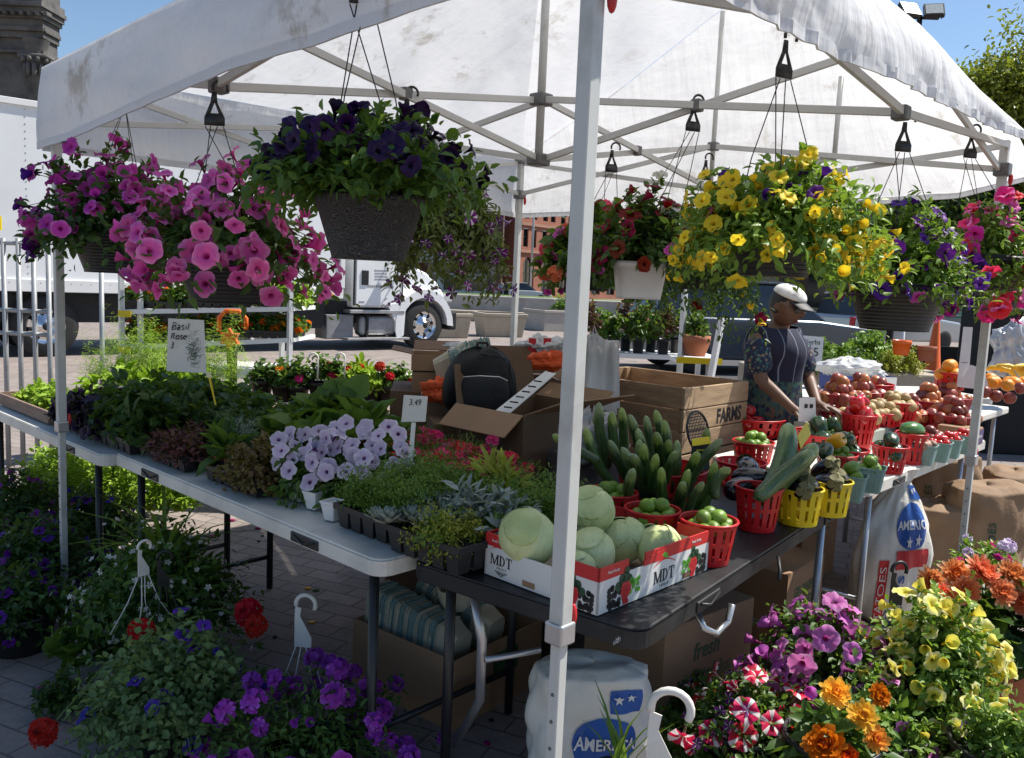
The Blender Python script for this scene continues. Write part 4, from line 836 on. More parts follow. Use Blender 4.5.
g_thyme = leafmat('leaf_thyme', (.06, .14, .015), (.19, .32, .05))
def clump(label, c, kind, group, s=1.0, name='potted_seedling', cat='plant', h0=.05, flowers=None, parts=True):
    """one plant of a kind; kinds share leaf meshes, every plant is a thing of its own"""
    t = thing(name, label, cat, c, rnd.uniform(0, 6.28), group); var = rnd.randrange(3); key = (kind, var)
    if key not in _pl: _pl[key] = KINDS[kind]()
    me, e, d, eg = _pl[key]; o = link('foliage', me, t); o.location = (0, 0, h0); o.scale = (s, s, s*rnd.uniform(.85, 1.15))
    if flowers:
        ms, k, r, up, gap = flowers; pe, pd = pick(e, d, k, None, gap); put_flowers(t, 'flower', ms, [q*s+np.array([0, 0, h0]) for q in pe], pd, r, up)
    return t
KINDS = {
 'tomato': lambda: foliage('foliage', g_dark, 26, 12, .13, .13, .20, .05, .2, .055, .032, spread=.8, jit=.4),
 'herb': lambda: foliage('foliage', g_dark, 40, 12, .10, .10, .14, .02, .15, .035, .022, spread=.8, jit=.4),
 'basil': lambda: foliage('foliage', g_mid, 26, 11, .09, .09, .14, .01, .25, .045, .03, spread=.8),
 'pansy': lambda: foliage('foliage', g_black, 30, 9, .10, .10, .12, .02, .1, .045, .03, spread=.8),
 'rosemary': lambda: foliage('foliage', g_grey, 24, 34, .05, .05, .20, .0, .6, .022, .003, spread=.75, jit=.4, t0=.1),
 'thyme': lambda: foliage('foliage', g_thyme, 46, 34, .075, .075, .13, .015, .35, .015, .005, spread=.75, jit=.5, t0=.1),
 'moss': lambda: foliage('foliage', g_yellow, 56, 26, .075, .075, .075, .05, .0, .013, .006, spread=.8, jit=.4, t0=.2),
 'moss_green': lambda: foliage('foliage', g_light, 56, 26, .07, .07, .08, .03, .1, .013, .006, spread=.8, jit=.4, t0=.2),
 'plum': lambda: foliage('foliage', g_plum, 50, 12, .085, .085, .07, .01, .0, .03, .018, spread=.6),
 'coleus': lambda: foliage('foliage', g_bronze, 36, 16, .10, .10, .14, .06, .1, .026, .018, spread=.8),
 'bigleaf': lambda: foliage('foliage', g_mid, 22, 3, .16, .16, .20, .02, .25, .11, .10, spread=.55, jit=.35, t0=.7, upn=1.5),
 'lettuce': lambda: foliage('foliage', g_mid, 18, 3, .07, .07, .10, .01, .2, .10, .055, spread=.35, t0=.45),
 'lime': lambda: foliage('foliage', g_lime, 34, 9, .11, .11, .14, .02, .1, .055, .035, spread=.7),
 'succulent': lambda: rosette(g_silver), 'aloe': lambda: rosette(g_grey, 16, .09, .012),
 'dusty': lambda: foliage('foliage', g_silver, 26, 8, .08, .08, .10, .02, .2, .05, .018, spread=.6),
 'dianthus': lambda: foliage('foliage', g_mid, 44, 14, .09, .09, .12, .0, .3, .03, .004, spread=.6),
 'petfol': lambda: foliage('foliage', g_mid, 64, 8, .11, .11, .13, .06, .0, .035, .018, spread=.7),
 'dill': lambda: foliage('foliage', g_lime, 40, 60, .13, .13, .32, .03, .45, .022, .0022, spread=.95, jit=.45, t0=.3),
 'dillgrey': lambda: foliage('foliage', g_grey, 7, 46, .05, .05, .24, .0, .6, .03, .0035, spread=.95, jit=.45, t0=.3),
 'varieg': lambda: foliage('foliage', g_yellow, 14, 7, .05, .05, .11, .0, .5, .05, .014, spread=.45),
}
def rosette(m, n=26, L=.045, W=.018):
    i = np.arange(n); a = i*2.39996; el = .15+1.1*i/n; D = np.stack([np.cos(a)*np.cos(el), np.sin(a)*np.cos(el), np.sin(el)], 1); N = np.stack([-np.cos(a)*np.sin(el), -np.sin(a)*np.sin(el), np.cos(el)], 1)
    Pn = np.zeros((n, 3)); Pn[:, 2] = .01+.012*i/n; offs = [(0, 0), (.045, .01), (-.02, .04), (-.03, -.035)]
    Pn = np.concatenate([Pn*1+np.array([x, y, 0]) for x, y in offs]); D = np.concatenate([D]*4); N = np.concatenate([N]*4)
    me = leafmesh('foliage', Pn, D, N, np.tile(L*(1-.55*i/n), 4), W, m, -.25); return me, Pn, D, None
def onT(px, py, dz=0.0): q = P(px, py, TP); q.z = TP+dz; return q
def field(label_fn, kind, u0, u1, v0, v1, nu, nv, group, s=1.0, h0=.05, flowers=None, jit=.015, **k):
    for i in range(nu):
        for j in range(nv):
            c = T(u0+(u1-u0)*(i+.5)/nu+rnd.uniform(-jit, jit), v0+(v1-v0)*(j+.5)/nv+rnd.uniform(-jit, jit), TP); clump(label_fn(i, j, nu, nv), c, kind, group, s*rnd.uniform(.9, 1.15), h0=h0, flowers=flowers, **k)
def same(s): return lambda i, j, nu, nv: s
def trayT(label, u, v, nx, ny, rz=0, **k): return tray(label, T(u, v, TP), TH+rz, nx, ny, **k)
# front row along the edge, from the far left to the black table
trayT('long black tray of dark petunias near the left tent pole', -1.13, 1.66, 4, 8); field(same('dark petunia with near black flowers beside the left tent pole'), 'pansy', -1.24, -.98, 1.42, 1.95, 2, 5, 'dark petunias by the left pole', 1.1, flowers=(pet3(p_black, .16), 16, .042, .5, .03))
trayT('black tray of tomato seedlings at the end of the far table', -1.13, 1.26, 4, 5); field(same('leafy tomato seedling in the dark clump left of the sign'), 'tomato', -1.24, -.9, 1.05, 1.5, 2, 4, 'tomato seedlings', 1.05)
field(same('leafy tomato seedling in the dark clump left of the sign'), 'tomato', -.9, -.6, 1.0, 1.8, 2, 4, 'tomato seedlings', 1.0)
trayT('black tray of plum coloured seedlings', -1.10, .83, 4, 5); field(same('low plum coloured seedling in front of the basil'), 'plum', -1.22, -.98, .66, 1.0, 2, 4, 'plum seedlings', 1.0)
field(same('dark green herb behind the plum seedlings'), 'herb', -.98, -.66, .55, 1.05, 2, 4, 'herb seedlings', 1.1); field(same('basil plant in front of the handwritten sign'), 'basil', -.72, -.52, .55, 1.3, 1, 5, 'basil plants', 1.2)
field(same('upright grey green rosemary at the table edge'), 'rosemary', -1.16, -1.0, .45, .62, 1, 2, 'rosemary plants', 1.0)
trayT('black tray of coleus and lettuce at the middle of the left tables', -1.08, .36, 4, 6); field(same('light lettuce in a red pot'), 'lettuce', -1.18, -1.02, .42, .58, 1, 1, 'lettuce', 1.2)
field(same('bronze and green coleus beside the lilac petunias'), 'coleus', -1.2, -1.0, .15, .42, 2, 3, 'coleus seedlings', 1.0)
field(same('broad leaved squash seedling behind the coleus'), 'bigleaf', -.95, -.58, .05, .62, 2, 4, 'squash seedlings', 1.0)
for px, py in ((223, 472), (246, 478)):
    q = onT(px, py); t = thing('flower_pot', 'small red plastic pot holding lettuce at the table edge', 'pot', q, 0, 'small red pots'); mb = MB(); pot_mesh(mb, .034, .024, .07, 16); o = mb.build('body', mat('pot_red', (.5, .06, .03), .5) if 'pot_red' not in bpy.data.materials else bpy.data.materials['pot_red'], t, True); o.location.z = .07
# lilac petunias in white cell pots
for k, (px, py) in enumerate(((300, 500), (315, 508), (333, 519))):
    q = onT(px, py); t = thing('flower_pot', 'small white square pot under the lilac petunias', 'pot', q, TH+.2, 'small white square pots'); mb = MB(); a, b, h = .030, .021, .062; mb.lathe([(b, 0), (a, h-.01), (a+.003, h-.008), (a+.003, h), (a-.004, h), (a-.006, h-.012), (.001, h-.012)], 4, cap=False); o = mb.build('body', wpot, t, bevel=.003); o.rotation_euler = (0, 0, PI/4); o.scale = (1.4, 1.4, 1)
LP = [petunia(p_lilac, s, .08, deep=.35) for s in range(4)]
def bloom_mass(t, meshes, cx, cy, rx, ry, Y, dY, n, r, aim=(0, -.8, .6), gap=.75):
    """blooms over a mound, no two in one place"""
    out = []; tries = 0
    while len(out) < n and tries < 4000:
        tries += 1; a, k = rnd.uniform(0, 6.28), math.sqrt(rnd.random()); x, y = cx+rx*k*math.cos(a), cy+ry*k*math.sin(a); p = PY(x, y, Y+dY*(cy-y)/ry+rnd.uniform(-.03, .03))
        if any((p-q).length < r*gap*2 for q in out): continue
        out.append(p)
    for p in out:
        o = link('flower', rnd.choice(meshes), t); o.location = p-t.location; nn = Vector(aim)+Vector((rnd.gauss(0, .4), rnd.gauss(0, .3), rnd.gauss(0, .3)))+Vector(((p.x-PY(cx, cy, Y).x)*3, 0, 0)); o.rotation_mode = 'QUATERNION'; o.rotation_quaternion = nn.to_track_quat('Z', 'Y')@Euler((0, 0, rnd.uniform(0, 6))).to_quaternion(); k = r*rnd.uniform(.85, 1.12); o.scale = (k, k, k)
for (cx_p, cy_p, rx_p, ry_p, n, lab, uu, vv) in ((303, 455, 30, 30, 15, 'pale lilac petunia with dark throats, left plant of the clump over the white pots', -1.07, .06), (342, 450, 34, 32, 19, 'pale lilac petunia with dark throats, tallest middle plant of the clump', -1.02, -.05), (378, 455, 30, 32, 16, 'pale lilac petunia with dark throats, right plant of the clump by the thyme', -.96, -.16)):
    t = clump(lab, T(uu, vv, TP), 'petfol', 'lilac petunias', 1.05, 'petunia_plant', h0=.05); t.rotation_euler = (0, 0, 0); Yc = T(uu, vv).y-.03
    bloom_mass(t, LP, cx_p, cy_p, rx_p, ry_p, Yc, .10, n, .032)
clump('leafy petunia without flowers behind the lilac clump', T(-.86, -.05, TP), 'petfol', 'lilac petunias', 1.05, 'petunia_plant', h0=.055)
# red dianthus behind
p_dian = petalmat('petal_dianthus', rgbramp((.5, .02, .06), (.70, .035, .11), (.78, .12, .24)), hv=.02)
DI = [starfl(p_dian, .0), petunia(p_dian, 5, .2, deep=.2), umbel(p_dian, 3, 12, .5), starfl(p_hotpink, .3)]
field(same('dense red and pink dianthus behind the price tag'), 'dianthus', -.80, -.44, -.42, .22, 3, 6, 'red dianthus', 1.15, flowers=(DI, 22, .025, .9, .012), name='dianthus_plant')
# green thyme, succulents and moss in the two black trays over the table joint
for (a, b, s) in ((-.25, 0, 'black cell tray overhanging the end of the white table'), (-.70, 0, 'black cell tray beside the cabbage box')):
    pass
q0 = P(335, 526, TP); q1 = P(392, 552, TP); q2 = P(470, 578, TP)
dv = (q2-q0).normalized(); rz_t = math.atan2(dv.y, dv.x); nv_ = Vector((-dv.y, dv.x, 0))
L01 = (q1-q0).length; L12 = (q2-q1).length
n1, n2 = 5, 5
t1 = tray('black cell tray of green thyme overhanging the white table', (q0+q1)/2+nv_*.17, rz_t, n1, 5, cell=L01/n1, h=.075); t1.location.z = TP
t2 = tray('black cell tray of succulents and moss beside the cabbage box', (q1+q2)/2+nv_*.17-dv*.025, rz_t, n2, 6, cell=L12/n2, h=.078); t2.location.z = TP
def inT(base, a, b): return base+dv*a+nv_*b
for i in range(4):
    for j in range(5):
        c = inT(q0, .03+L01*(i+.3)/4+rnd.uniform(-.01, .01), .045+.075*j); c.z = TP; clump('bright green thyme in the tray behind the succulents', c, 'thyme', 'thyme plants', rnd.uniform(.95, 1.2), h0=.06)
for j in range(1, 5):
    for i in range(3):
        c = inT(q1, .05+L12*(i)/3, .22+.07*j); c.z = TP; clump('bright green thyme in the tray behind the succulents', c, 'thyme', 'thyme plants', rnd.uniform(.9, 1.15), h0=.06)
for k, (a, b, s, kind, lab) in enumerate(((-.045, .03, 1.0, 'succulent', 'pale grey succulent rosettes at the left corner of the tray'), (.03, .045, 1.5, 'succulent', 'largest pale succulent rosette cluster in the tray'), (.10, .12, 1.2, 'succulent', 'silvery succulent cluster in the middle of the tray'), (.03, .16, 1.3, 'aloe', 'spiky grey succulent between the rosettes'), (.14, .20, 1.3, 'dusty', 'silver leaved plant at the back of the tray'), (.22, .25, 1.3, 'dusty', 'silver leaved plant beside the cabbage'), (.08, .24, 1.1, 'dusty', 'silver leaved plant behind the succulents'))):
    c = inT(q1, a, b); c.z = TP; clump(lab, c, kind, 'succulents in the tray', s, h0=.075)
for i, (a, b) in enumerate(((.11, .04), (.15, .03), (.185, .05), (.15, .10), (.19, .12), (.21, .19))):
    c = inT(q1, a*L12/.25 if False else a, b); c.z = TP; clump('yellow green sedum spilling over the tray beside the cabbage box', c, 'moss' if i % 2 == 0 else 'moss_green', 'sedum plants', 1.0, h0=.07)
c = inT(q1, .02, .42); c.z = TP; clump('variegated cream and green plant behind the thyme', c, 'varieg', None, 1.5, h0=.08)
# far left, sunlit: dill and lettuce on the far table, wooden crate at the edge
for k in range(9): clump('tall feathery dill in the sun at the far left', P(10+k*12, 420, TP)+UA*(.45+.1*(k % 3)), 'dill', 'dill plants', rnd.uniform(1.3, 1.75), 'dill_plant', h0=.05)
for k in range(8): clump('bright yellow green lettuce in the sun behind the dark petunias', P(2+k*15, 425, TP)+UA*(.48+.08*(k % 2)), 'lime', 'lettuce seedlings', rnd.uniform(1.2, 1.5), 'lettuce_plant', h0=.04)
t = thing('wooden_tray', 'shallow weathered wooden tray at the left edge of the far table', 'tray', T(-1.10, 2.42, TP), TH+PI/2, None); mb = MB()
for s in (-1, 1): mb.box((0, s*.16, .03), (.8, .012, .06)); mb.box((s*.394, 0, .03), (.012, .307, .058))
for k in range(4): mb.box((0, -.12+k*.08, .006), (.77, .07, .008))
mb.build('slats', mat('weathered_wood', (.25, .17, .13), .85, .25, 6, bump=.3, stretch=(1, 6, 6)), t)
for k in range(5): clump('light green seedling in the weathered wooden tray', T(-1.12+.05*(k % 2), 2.1+k*.15, TP), 'lime', 'seedlings in the wooden tray', .8, h0=.02)
# handwritten sign and dill sprig
sg = PY(185, 372, 3.75); t = thing('price_sign', 'white handwritten basil sign standing in the herbs', 'sign', sg, -.08); pp = [(-.085, 0), (.10, .0), (.075, .235), (-.09, .235)]
mb = MB(); mb.prism(pp, (1, 0, 0), (0, .12, 1), ((0, 0, 0), .003)); mb.build('board', paper_white, t)
for i, (s, y, sz) in enumerate((("Basil", .200, .052), ("Rose", .155, .042), ("3 -", .115, .042))): text('writing', s, sz, ink, t, (-.075, .012+.12*y-.020, y), (1, 0, .04), (0, .12, 1), .9, -.004, .25, False)
clump('wispy grey green dill sprig in front of the basil sign', PY(196, 374, 3.6), 'dillgrey', None, .9, 'dill_plant', h0=-.03)
t = thing('plant_label', 'yellow plant label stake leaning in front of the sign', 'plant label', PY(215, 398, 3.5)); mb = MB(); mb.slab([(0, 0, -.03), (.006, 0, -.03), (-.018, .0, .085), (-.028, 0, .085)], .0015); mb.build('stake', yellow_plastic, t); mb = MB(); mb.slab([(-.034, 0, .085), (-.012, 0, .085), (-.018, .0, .11), (-.040, 0, .11)], .0015); mb.build('tag', mat('tag_cream', (.7, .68, .4), .5), t)
# price tag on a stake
q = PY(408, 468, 2.75); t = thing('price_tag', 'white price tag on a plastic stake among the dianthus', 'price tag', q, -.1); mb = MB(); mb.slab([(-.009, 0, -.12), (.009, 0, -.12), (.022, 0, .155), (.008, 0, .155)], .003); mb.build('stake', white_plastic, t); mb = MB(); mb.slab([(-.026, -.003, .155), (.055, -.003, .160), (.060, -.003, .245), (-.020, -.003, .245)], .003); b_ = mb.build('tag', mat('tag_white', (.62, .62, .58), .5, .03), t, bevel=.001)
text('writing', "3.49", .030, ink, b_, (.018, -.0070, .222), (1, 0, .03), (0, 0, 1), .8, .0, .2)
# orange handle and star bracket on a dark post
q = PY(232, 352, 5.2); t = thing('tool_handle', 'orange loop handle with a star shaped bracket on a dark post', 'tool', q); mb = MB(); mb.box((0, 0, -.25), (.05, .05, .6)); mb.build('post', black_plastic, t)
sc = 5.2/842; mb = MB(); mb.path([(-13*sc, 0, 20*sc), (-13*sc, 0, 34*sc), (-6*sc, 0, 41*sc), (7*sc, 0, 41*sc), (14*sc, 0, 34*sc), (14*sc, 0, 23*sc)], 2.4*sc, 8); mb.build('loop', orange_plastic, t, True); mb = MB(); mb.prism(starpoly(0, 14*sc, 11*sc, 6, .6), (1, 0, 0), (0, 0, 1), ((0, -.02, 0), .04)); mb.box((0, 0, 6*sc), (8*sc, .03, 8*sc)); mb.build('bracket', orange_plastic, t, bevel=.004)
# marigold rack beyond
def rk(px, py): return PY(px, py, 6.6)
t = thing('plant_rack', 'white metal plant rack with two shelves of marigolds', 'rack', (0, 0, 0))
a0, a1 = rk(120, 312), rk(292, 309); b0, b1 = rk(120, 348), rk(292, 340)
for nm, p0, p1 in (('shelf', a0, a1), ('shelf', b0, b1)):
    mb = MB(); mb.bar(p0, p1, .03, .035); mb.bar(p0+Vector((.05, .5, 0)), p1+Vector((.05, .5, 0)), .03, .035); mb.bar(p0, p0+Vector((.05, .5, 0)), .03, .03); mb.bar(p1, p1+Vector((.05, .5, 0)), .03, .03)
    for k in range(1, 8): mb.bar(p0.lerp(p1, k/8), p0.lerp(p1, k/8)+Vector((.05, .5, 0)), .02, .012)
    mb.build(nm, white_paint, t)
for px_, y0, y1, dy in ((121, 262, 415, .0), (140, 268, 420, .02), (291, 240, 430, 0), (283, 250, 420, .52)):
    p0 = PY(px_, y0, 6.6+dy); mb = MB(); mb.bar((p0.x, p0.y, 0), (p0.x, p0.y, min(p0.z, 1.75)), .035); mb.build('post', galv, t)
for p0 in (a0, b0): mb = MB(); mb.box(p0+Vector((.05, -.03, -.01)), (.10, .01, .05)); mb.build('edge_strip', yellow_plastic, t)
MG = [pompon(p_marigold, s, 5, flat=1.0) for s in range(2)]+[pompon(p_orange, 2, 5, flat=1.0)]
for (p0, p1, nm) in ((a0, a1, 'upper'), (b0, b1, 'lower')):
    for k in range(3):
        c = p0.lerp(p1, (k+.5)/3)+Vector((.03, .22, .02)); tray('black tray of marigolds on the %s rack shelf, %s' % (nm, ('left', 'middle', 'right')[k]), c, 0, 6, 5, cell=.07, h=.06)
        for i in range(5):
            for j in range(2):
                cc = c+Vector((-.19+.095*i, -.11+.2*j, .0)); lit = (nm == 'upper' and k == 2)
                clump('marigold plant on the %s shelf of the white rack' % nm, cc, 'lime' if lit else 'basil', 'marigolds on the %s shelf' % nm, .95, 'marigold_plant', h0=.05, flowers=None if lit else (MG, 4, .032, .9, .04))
# galvanised barricade rack, far left
rack_m = mat('rack_dull', (.33, .34, .35), .5, .15, 10, metal=.3)
t = thing('metal_rack', 'galvanised tubular rack at the far left behind the dill', 'rack', (0, 0, 0)); Yr = 6.2
for px_ in (3, 18, 33, 48, 101): p0 = PY(px_, 238 if px_ < 40 else 250, Yr); mb = MB(); mb.path([(p0.x, p0.y, 0), p0], .018, 8); mb.build('upright', rack_m, t, True)
for py in (243, 310, 333): mb = MB(); mb.path([PY(-30, py-2, Yr), PY(48, py+2, Yr)], .016, 8); mb.build('rail', rack_m, t, True)
p0 = PY(-3, 223, Yr); mb = MB(); mb.box(p0, (.06, .02, .1)); mb.build('yellow_tag', yellow_plastic, t)
# geraniums around the far table
GR = [umbel(p_red, s) for s in range(2)]; GP = [umbel(p_hotpink, s) for s in range(2)]; GY = [pompon(p_amber, 1)]; GC = [pompon(p_dahlia, 4)]
for k, (px_, py, ms, kind, lab) in enumerate(((262, 372, GC, 'basil', 'peach dahlia in a pot under the marigold rack'), (283, 376, GY, 'basil', 'pale yellow dahlia in a pot by the rack post'), (298, 378, GP, 'basil', 'pink geranium beside the rack post'), (320, 374, GP, 'basil', 'hot pink geranium with a white hanger'), (338, 372, GR, 'basil', 'tall red geranium left of the white hanger hook'), (356, 375, GR, 'lime', 'red geranium right of the white hanger hook'), (372, 380, GR, 'lime', 'red geranium in front of the far table'), (388, 378, GR, 'basil', 'red geranium nearest the cardboard trays'), (402, 382, GR, 'basil', 'small red geranium behind the price tag'))):
    c = PY(px_, py, 5.6); c.z = .72; h_ = (PY(px_, py-10, 5.6).z-.72); clump(lab, c, kind, 'geraniums by the far table', 1.1, 'geranium_plant', h0=max(.02, h_-.12), flowers=(ms, 2, .042, .9, .07))
    mb = MB(); pot_mesh(mb, .075, .055, .12, 16); hp = max(.02, h_-.12); o = mb.build('pot', black_plastic, bpy.data.objects[[o.name for o in COL.objects if o.name.startswith('geranium_plant') and o.type == 'EMPTY'][-1]], True); o.location.z = hp
bt = thing('plant_bench', 'low plank bench holding the geraniums', 'bench', (PY(330, 380, 5.6).x, 5.6, 0), 0); mb = MB(); mb.box((0, 0, .615), (1.6, .4, .03)); mb.build('plank', mat('bench_wood', (.3, .2, .12), .8, .2, 5), bt); [MB().box((s*.7, 0, .30), (.05, .34, .60)).build('leg', galv, bt) for s in (-1, 1)]
for px_, py, lab in ((318, 358, 'white plastic hanger hook above the pink geranium'), (345, 358, 'white plastic hanger hook above the red geraniums')):
    p0 = PY(px_, py, 5.5); t = thing('hanger_hook', lab, 'hook', p0, 0, 'white hanger hooks'); mb = MB(); mb.path([(0, 0, -.14), (0, 0, 0)]+[(-.03+.03*math.cos(a), 0, .03*math.sin(a)) for a in [PI*k/8 for k in range(11)]], .006, 6); mb.build('hook', white_plastic, t, True)
# ------------------------------------------------------------------ produce
_mc = {}
def cached(key, fn):
    if key not in _mc: _mc[key] = fn()
    return _mc[key]
m_lime = mat('lime_skin', (.13, .24, .02), .42, .3, 14, bump=.12, bscale=160, objvar=.3); m_lime2 = m_lime
m_cuke = mat('cucumber_skin', (.035, .085, .02), .38, .35, 14, bump=.25, bscale=60, dirt=(.12, .19, .05), dirtscale=9, dirtamt=.5, objvar=.25, stretch=(1, 1, .15), coat=.15)
m_wrap = mat('wrapped_cucumber', (.06, .12, .04), .32, .35, 10, bump=.5, bscale=26, dirt=(.28, .34, .25), dirtscale=12, dirtamt=.55, objvar=.2, stretch=(1, 1, .12), coat=.6)
def cuke_material(name, dark, mid, tip, coat, film):
    m, nt, N, L = _nt(name); tc = N.new('ShaderNodeTexCoord'); sx = N.new('ShaderNodeSeparateXYZ'); L.new(tc.outputs['Object'], sx.inputs[0]); st = _noise(N, L, 22, 4, .6, stretch=(1, 1, .08)); fl = _noise(N, L, 30, 3)
    c = _ramp(N, L, st, [(.36, dark), (.66, mid)]); e = _ramp(N, L, _math(N, L, 'ADD', sx.outputs[2], _math(N, L, 'MULTIPLY', st, .25)), [(.92, (0, 0, 0)), (1.16, (1, 1, 1))]); c = _mixc(N, L, _math(N, L, 'MULTIPLY', e, .75), c, tip)  # yellowish tips, with their pale highlights put into the colour too
    oi = N.new('ShaderNodeObjectInfo'); h = N.new('ShaderNodeHueSaturation'); a = N.new('ShaderNodeMapRange'); a.inputs[3].default_value = .7; a.inputs[4].default_value = 1.3; L.new(oi.outputs['Random'], a.inputs[0]); L.new(a.outputs[0], h.inputs['Value']); L.new(c, h.inputs['Color']); c = h.outputs[0]
    if film: c = _mixc(N, L, _math(N, L, 'MULTIPLY', _ramp(N, L, _noise(N, L, 16, 5, .7, stretch=(2, 2, .3)), [(.5, (0, 0, 0)), (.7, (1, 1, 1))]), film), c, (.45, .50, .44))  # whitish wrap film; glossy highlights are put into its colour as well
    p = N.new('ShaderNodeBsdfPrincipled'); L.new(c, p.inputs['Base Color']); p.inputs['Roughness'].default_value = .34; p.inputs['Coat Weight'].default_value = coat; p.inputs['Coat Roughness'].default_value = .15
    k = N.new('ShaderNodeBump'); k.inputs['Strength'].default_value = .5; k.inputs['Distance'].default_value = .02; L.new(_math(N, L, 'ADD', st, _math(N, L, 'MULTIPLY', fl, .5)), k.inputs['Height']); L.new(k.outputs[0], p.inputs['Normal']); return _finish(m, N, L, p.outputs[0])
m_cuke = cuke_material('cucumber_green', (.016, .050, .007), (.055, .125, .020), (.30, .38, .07), .3, .0); m_wrap = cuke_material('cucumber_wrapped', (.022, .062, .012), (.075, .145, .032), (.28, .36, .12), .6, .12)
m_red = mat('pepper_red', (.50, .012, .014), .24, .15, 6, coat=.4, objvar=.2); m_dkgr = mat('pepper_dark_green', (.018, .050, .012), .25, .25, 6, coat=.4, objvar=.2); m_yel = mat('pepper_yellow', (.75, .36, .01), .25, .12, 6, coat=.4)
m_egg = mat('eggplant_skin', (.010, .006, .014), .2, .3, 5, coat=.5); m_calyx = mat('calyx', (.16, .15, .06), .7, .35, 16, bump=.3)
m_stem = mat('green_stem', (.10, .17, .04), .6, .3, 12)
m_apple = mat('apple_dark_red', (.20, .022, .024), .35, .4, 9, dirt=(.50, .26, .07), dirtscale=7, dirtamt=.7, objvar=.4, stretch=(3, 3, .6)); m_tan = mat('pear_tan', (.42, .30, .13), .55, .18, 12, bump=.1, bscale=90, dirt=(.3, .2, .08), dirtamt=.4, dirtscale=14, objvar=.2)
m_apple2 = mat('apple_blush', (.46, .17, .055), .38, .3, 8, dirt=(.26, .03, .03), dirtscale=6, dirtamt=.8, objvar=.25); m_orange = mat('orange_skin', (.80, .30, .015), .42, .1, 10, bump=.2, bscale=140, objvar=.1); m_banana = mat('banana', (.75, .50, .03), .5, .15, 8, dirt=(.2, .12, .03), dirtamt=.4)
m_tom = mat('tomato_red', (.58, .018, .012), .18, .1, 6, coat=.4, objvar=.15); m_onion = mat('onion_skin', (.35, .20, .14), .5, .35, 14, objvar=.3)
m_pulp = mat('pulp_basket', (.22, .34, .31), .9, .15, 10, bump=.3, bscale=80); m_pulp_tan = mat('pulp_basket_tan', (.42, .38, .28), .9, .15, 10, bump=.3, bscale=80)
def cabbage_material():
    m, nt, N, L = _nt('cabbage_leaf'); tc = N.new('ShaderNodeTexCoord'); sx = N.new('ShaderNodeSeparateXYZ'); L.new(tc.outputs['Object'], sx.inputs[0])
    an = _math(N, L, 'ARCTAN2', sx.outputs[1], sx.outputs[0]); n1 = _noise(N, L, 14, 4); ph = _math(N, L, 'ADD', _math(N, L, 'MULTIPLY', an, 9.0), _math(N, L, 'MULTIPLY', n1, 9.0)); v = _math(N, L, 'ABSOLUTE', _math(N, L, 'SINE', ph)); v = _ramp(N, L, v, [(.0, (1, 1, 1)), (.16, (0, 0, 0))])
    c = _ramp(N, L, _noise(N, L, 7, 4), [(.3, (.44, .50, .19)), (.7, (.66, .70, .38))]); c = _mixc(N, L, _math(N, L, 'MULTIPLY', v, .20), c, (.78, .80, .58))
    p = N.new('ShaderNodeBsdfPrincipled'); L.new(c, p.inputs['Base Color']); p.inputs['Roughness'].default_value = .48; k = N.new('ShaderNodeBump'); k.inputs['Strength'].default_value = .9; k.inputs['Distance'].default_value = .007; L.new(_math(N, L, 'ADD', _math(N, L, 'MULTIPLY', v, .12), _noise(N, L, 12, 4)), k.inputs['Height']); L.new(k.outputs[0], p.inputs['Normal'])
    return _finish(m, N, L, p.outputs[0])
m_cab = cabbage_material(); m_cab2 = mat('cabbage_outer', (.46, .53, .21), .5, .2, 9, bump=.6, bscale=14, dirt=(.64, .68, .38), dirtscale=12, dirtamt=.5)
def me_lime(): return MB().blob(lambda t, p: (.9*math.sin(p)*math.cos(t), .9*math.sin(p)*math.sin(t), 1.02*math.cos(p)+(.10 if p < .01 else 0)+.05*math.cos(p)**9), 16, 12).mesh('lime', True)
def me_ball(): return MB().ball((0, 0, 0), 1.0, 16, 11).mesh('ball', True)
def me_apple(): return MB().blob(lambda t, p: tuple(x*(1+.03*math.cos(5*t)*math.sin(p)) for x in (math.sin(p)*math.cos(t)*1.03, math.sin(p)*math.sin(t)*1.03, .92*math.cos(p)-.28*math.exp(-(p/.35)**2)+.14*math.exp(-((PI-p)/.3)**2)))).mesh('apple', True)
def me_pepper(seed):
    q = random.Random(seed); ph = q.uniform(0, 6); lo = q.choice((3, 4))
    def f(t, p):
        r = math.sin(p)**.8*(1+.14*abs(math.sin(lo*t/2+ph))-.08)*(1-.18*(1-math.cos(p))*.5); z = 1.15*math.cos(p)-.32*math.exp(-(p/.42)**2)+.2*math.exp(-((PI-p)/.35)**2); return (r*math.cos(t)*.9, r*math.sin(t)*.9, z)
    return MB().blob(f, 28, 14).mesh('bell_pepper', True)
def cuke_mesh(seed, bend=.05, taper=.86):
    q = random.Random(seed); mb = MB(); n = 22; b = q.uniform(-bend, bend); pts, rs = [], []
    for i in range(n+1):
        t = i/n; pts.append((b*math.sin(PI*t)*3, b*.6*math.sin(PI*t*1.4), t)); e = max(0, 1-abs(2*t-1)**9)**.5; rs.append(.105*e*(1-(1-taper)*abs(2*t-1)**2.0)*(1-.05*t)*(1+.03*math.sin(9*t+seed)))
    rs[0] = .012; rs[-1] = .02; rs[1] = max(rs[1], .05); mb.path(pts, rs, 14); return mb.mesh('cucumber', True)
def me_eggplant(): return MB().blob(lambda t, p: ((.62+.22*(1-math.cos(p))*.5)*math.sin(p)**.8*math.cos(t), (.62+.22*(1-math.cos(p))*.5)*math.sin(p)**.8*math.sin(t), 1.35*math.cos(p)), 20, 14).mesh('eggplant', True)
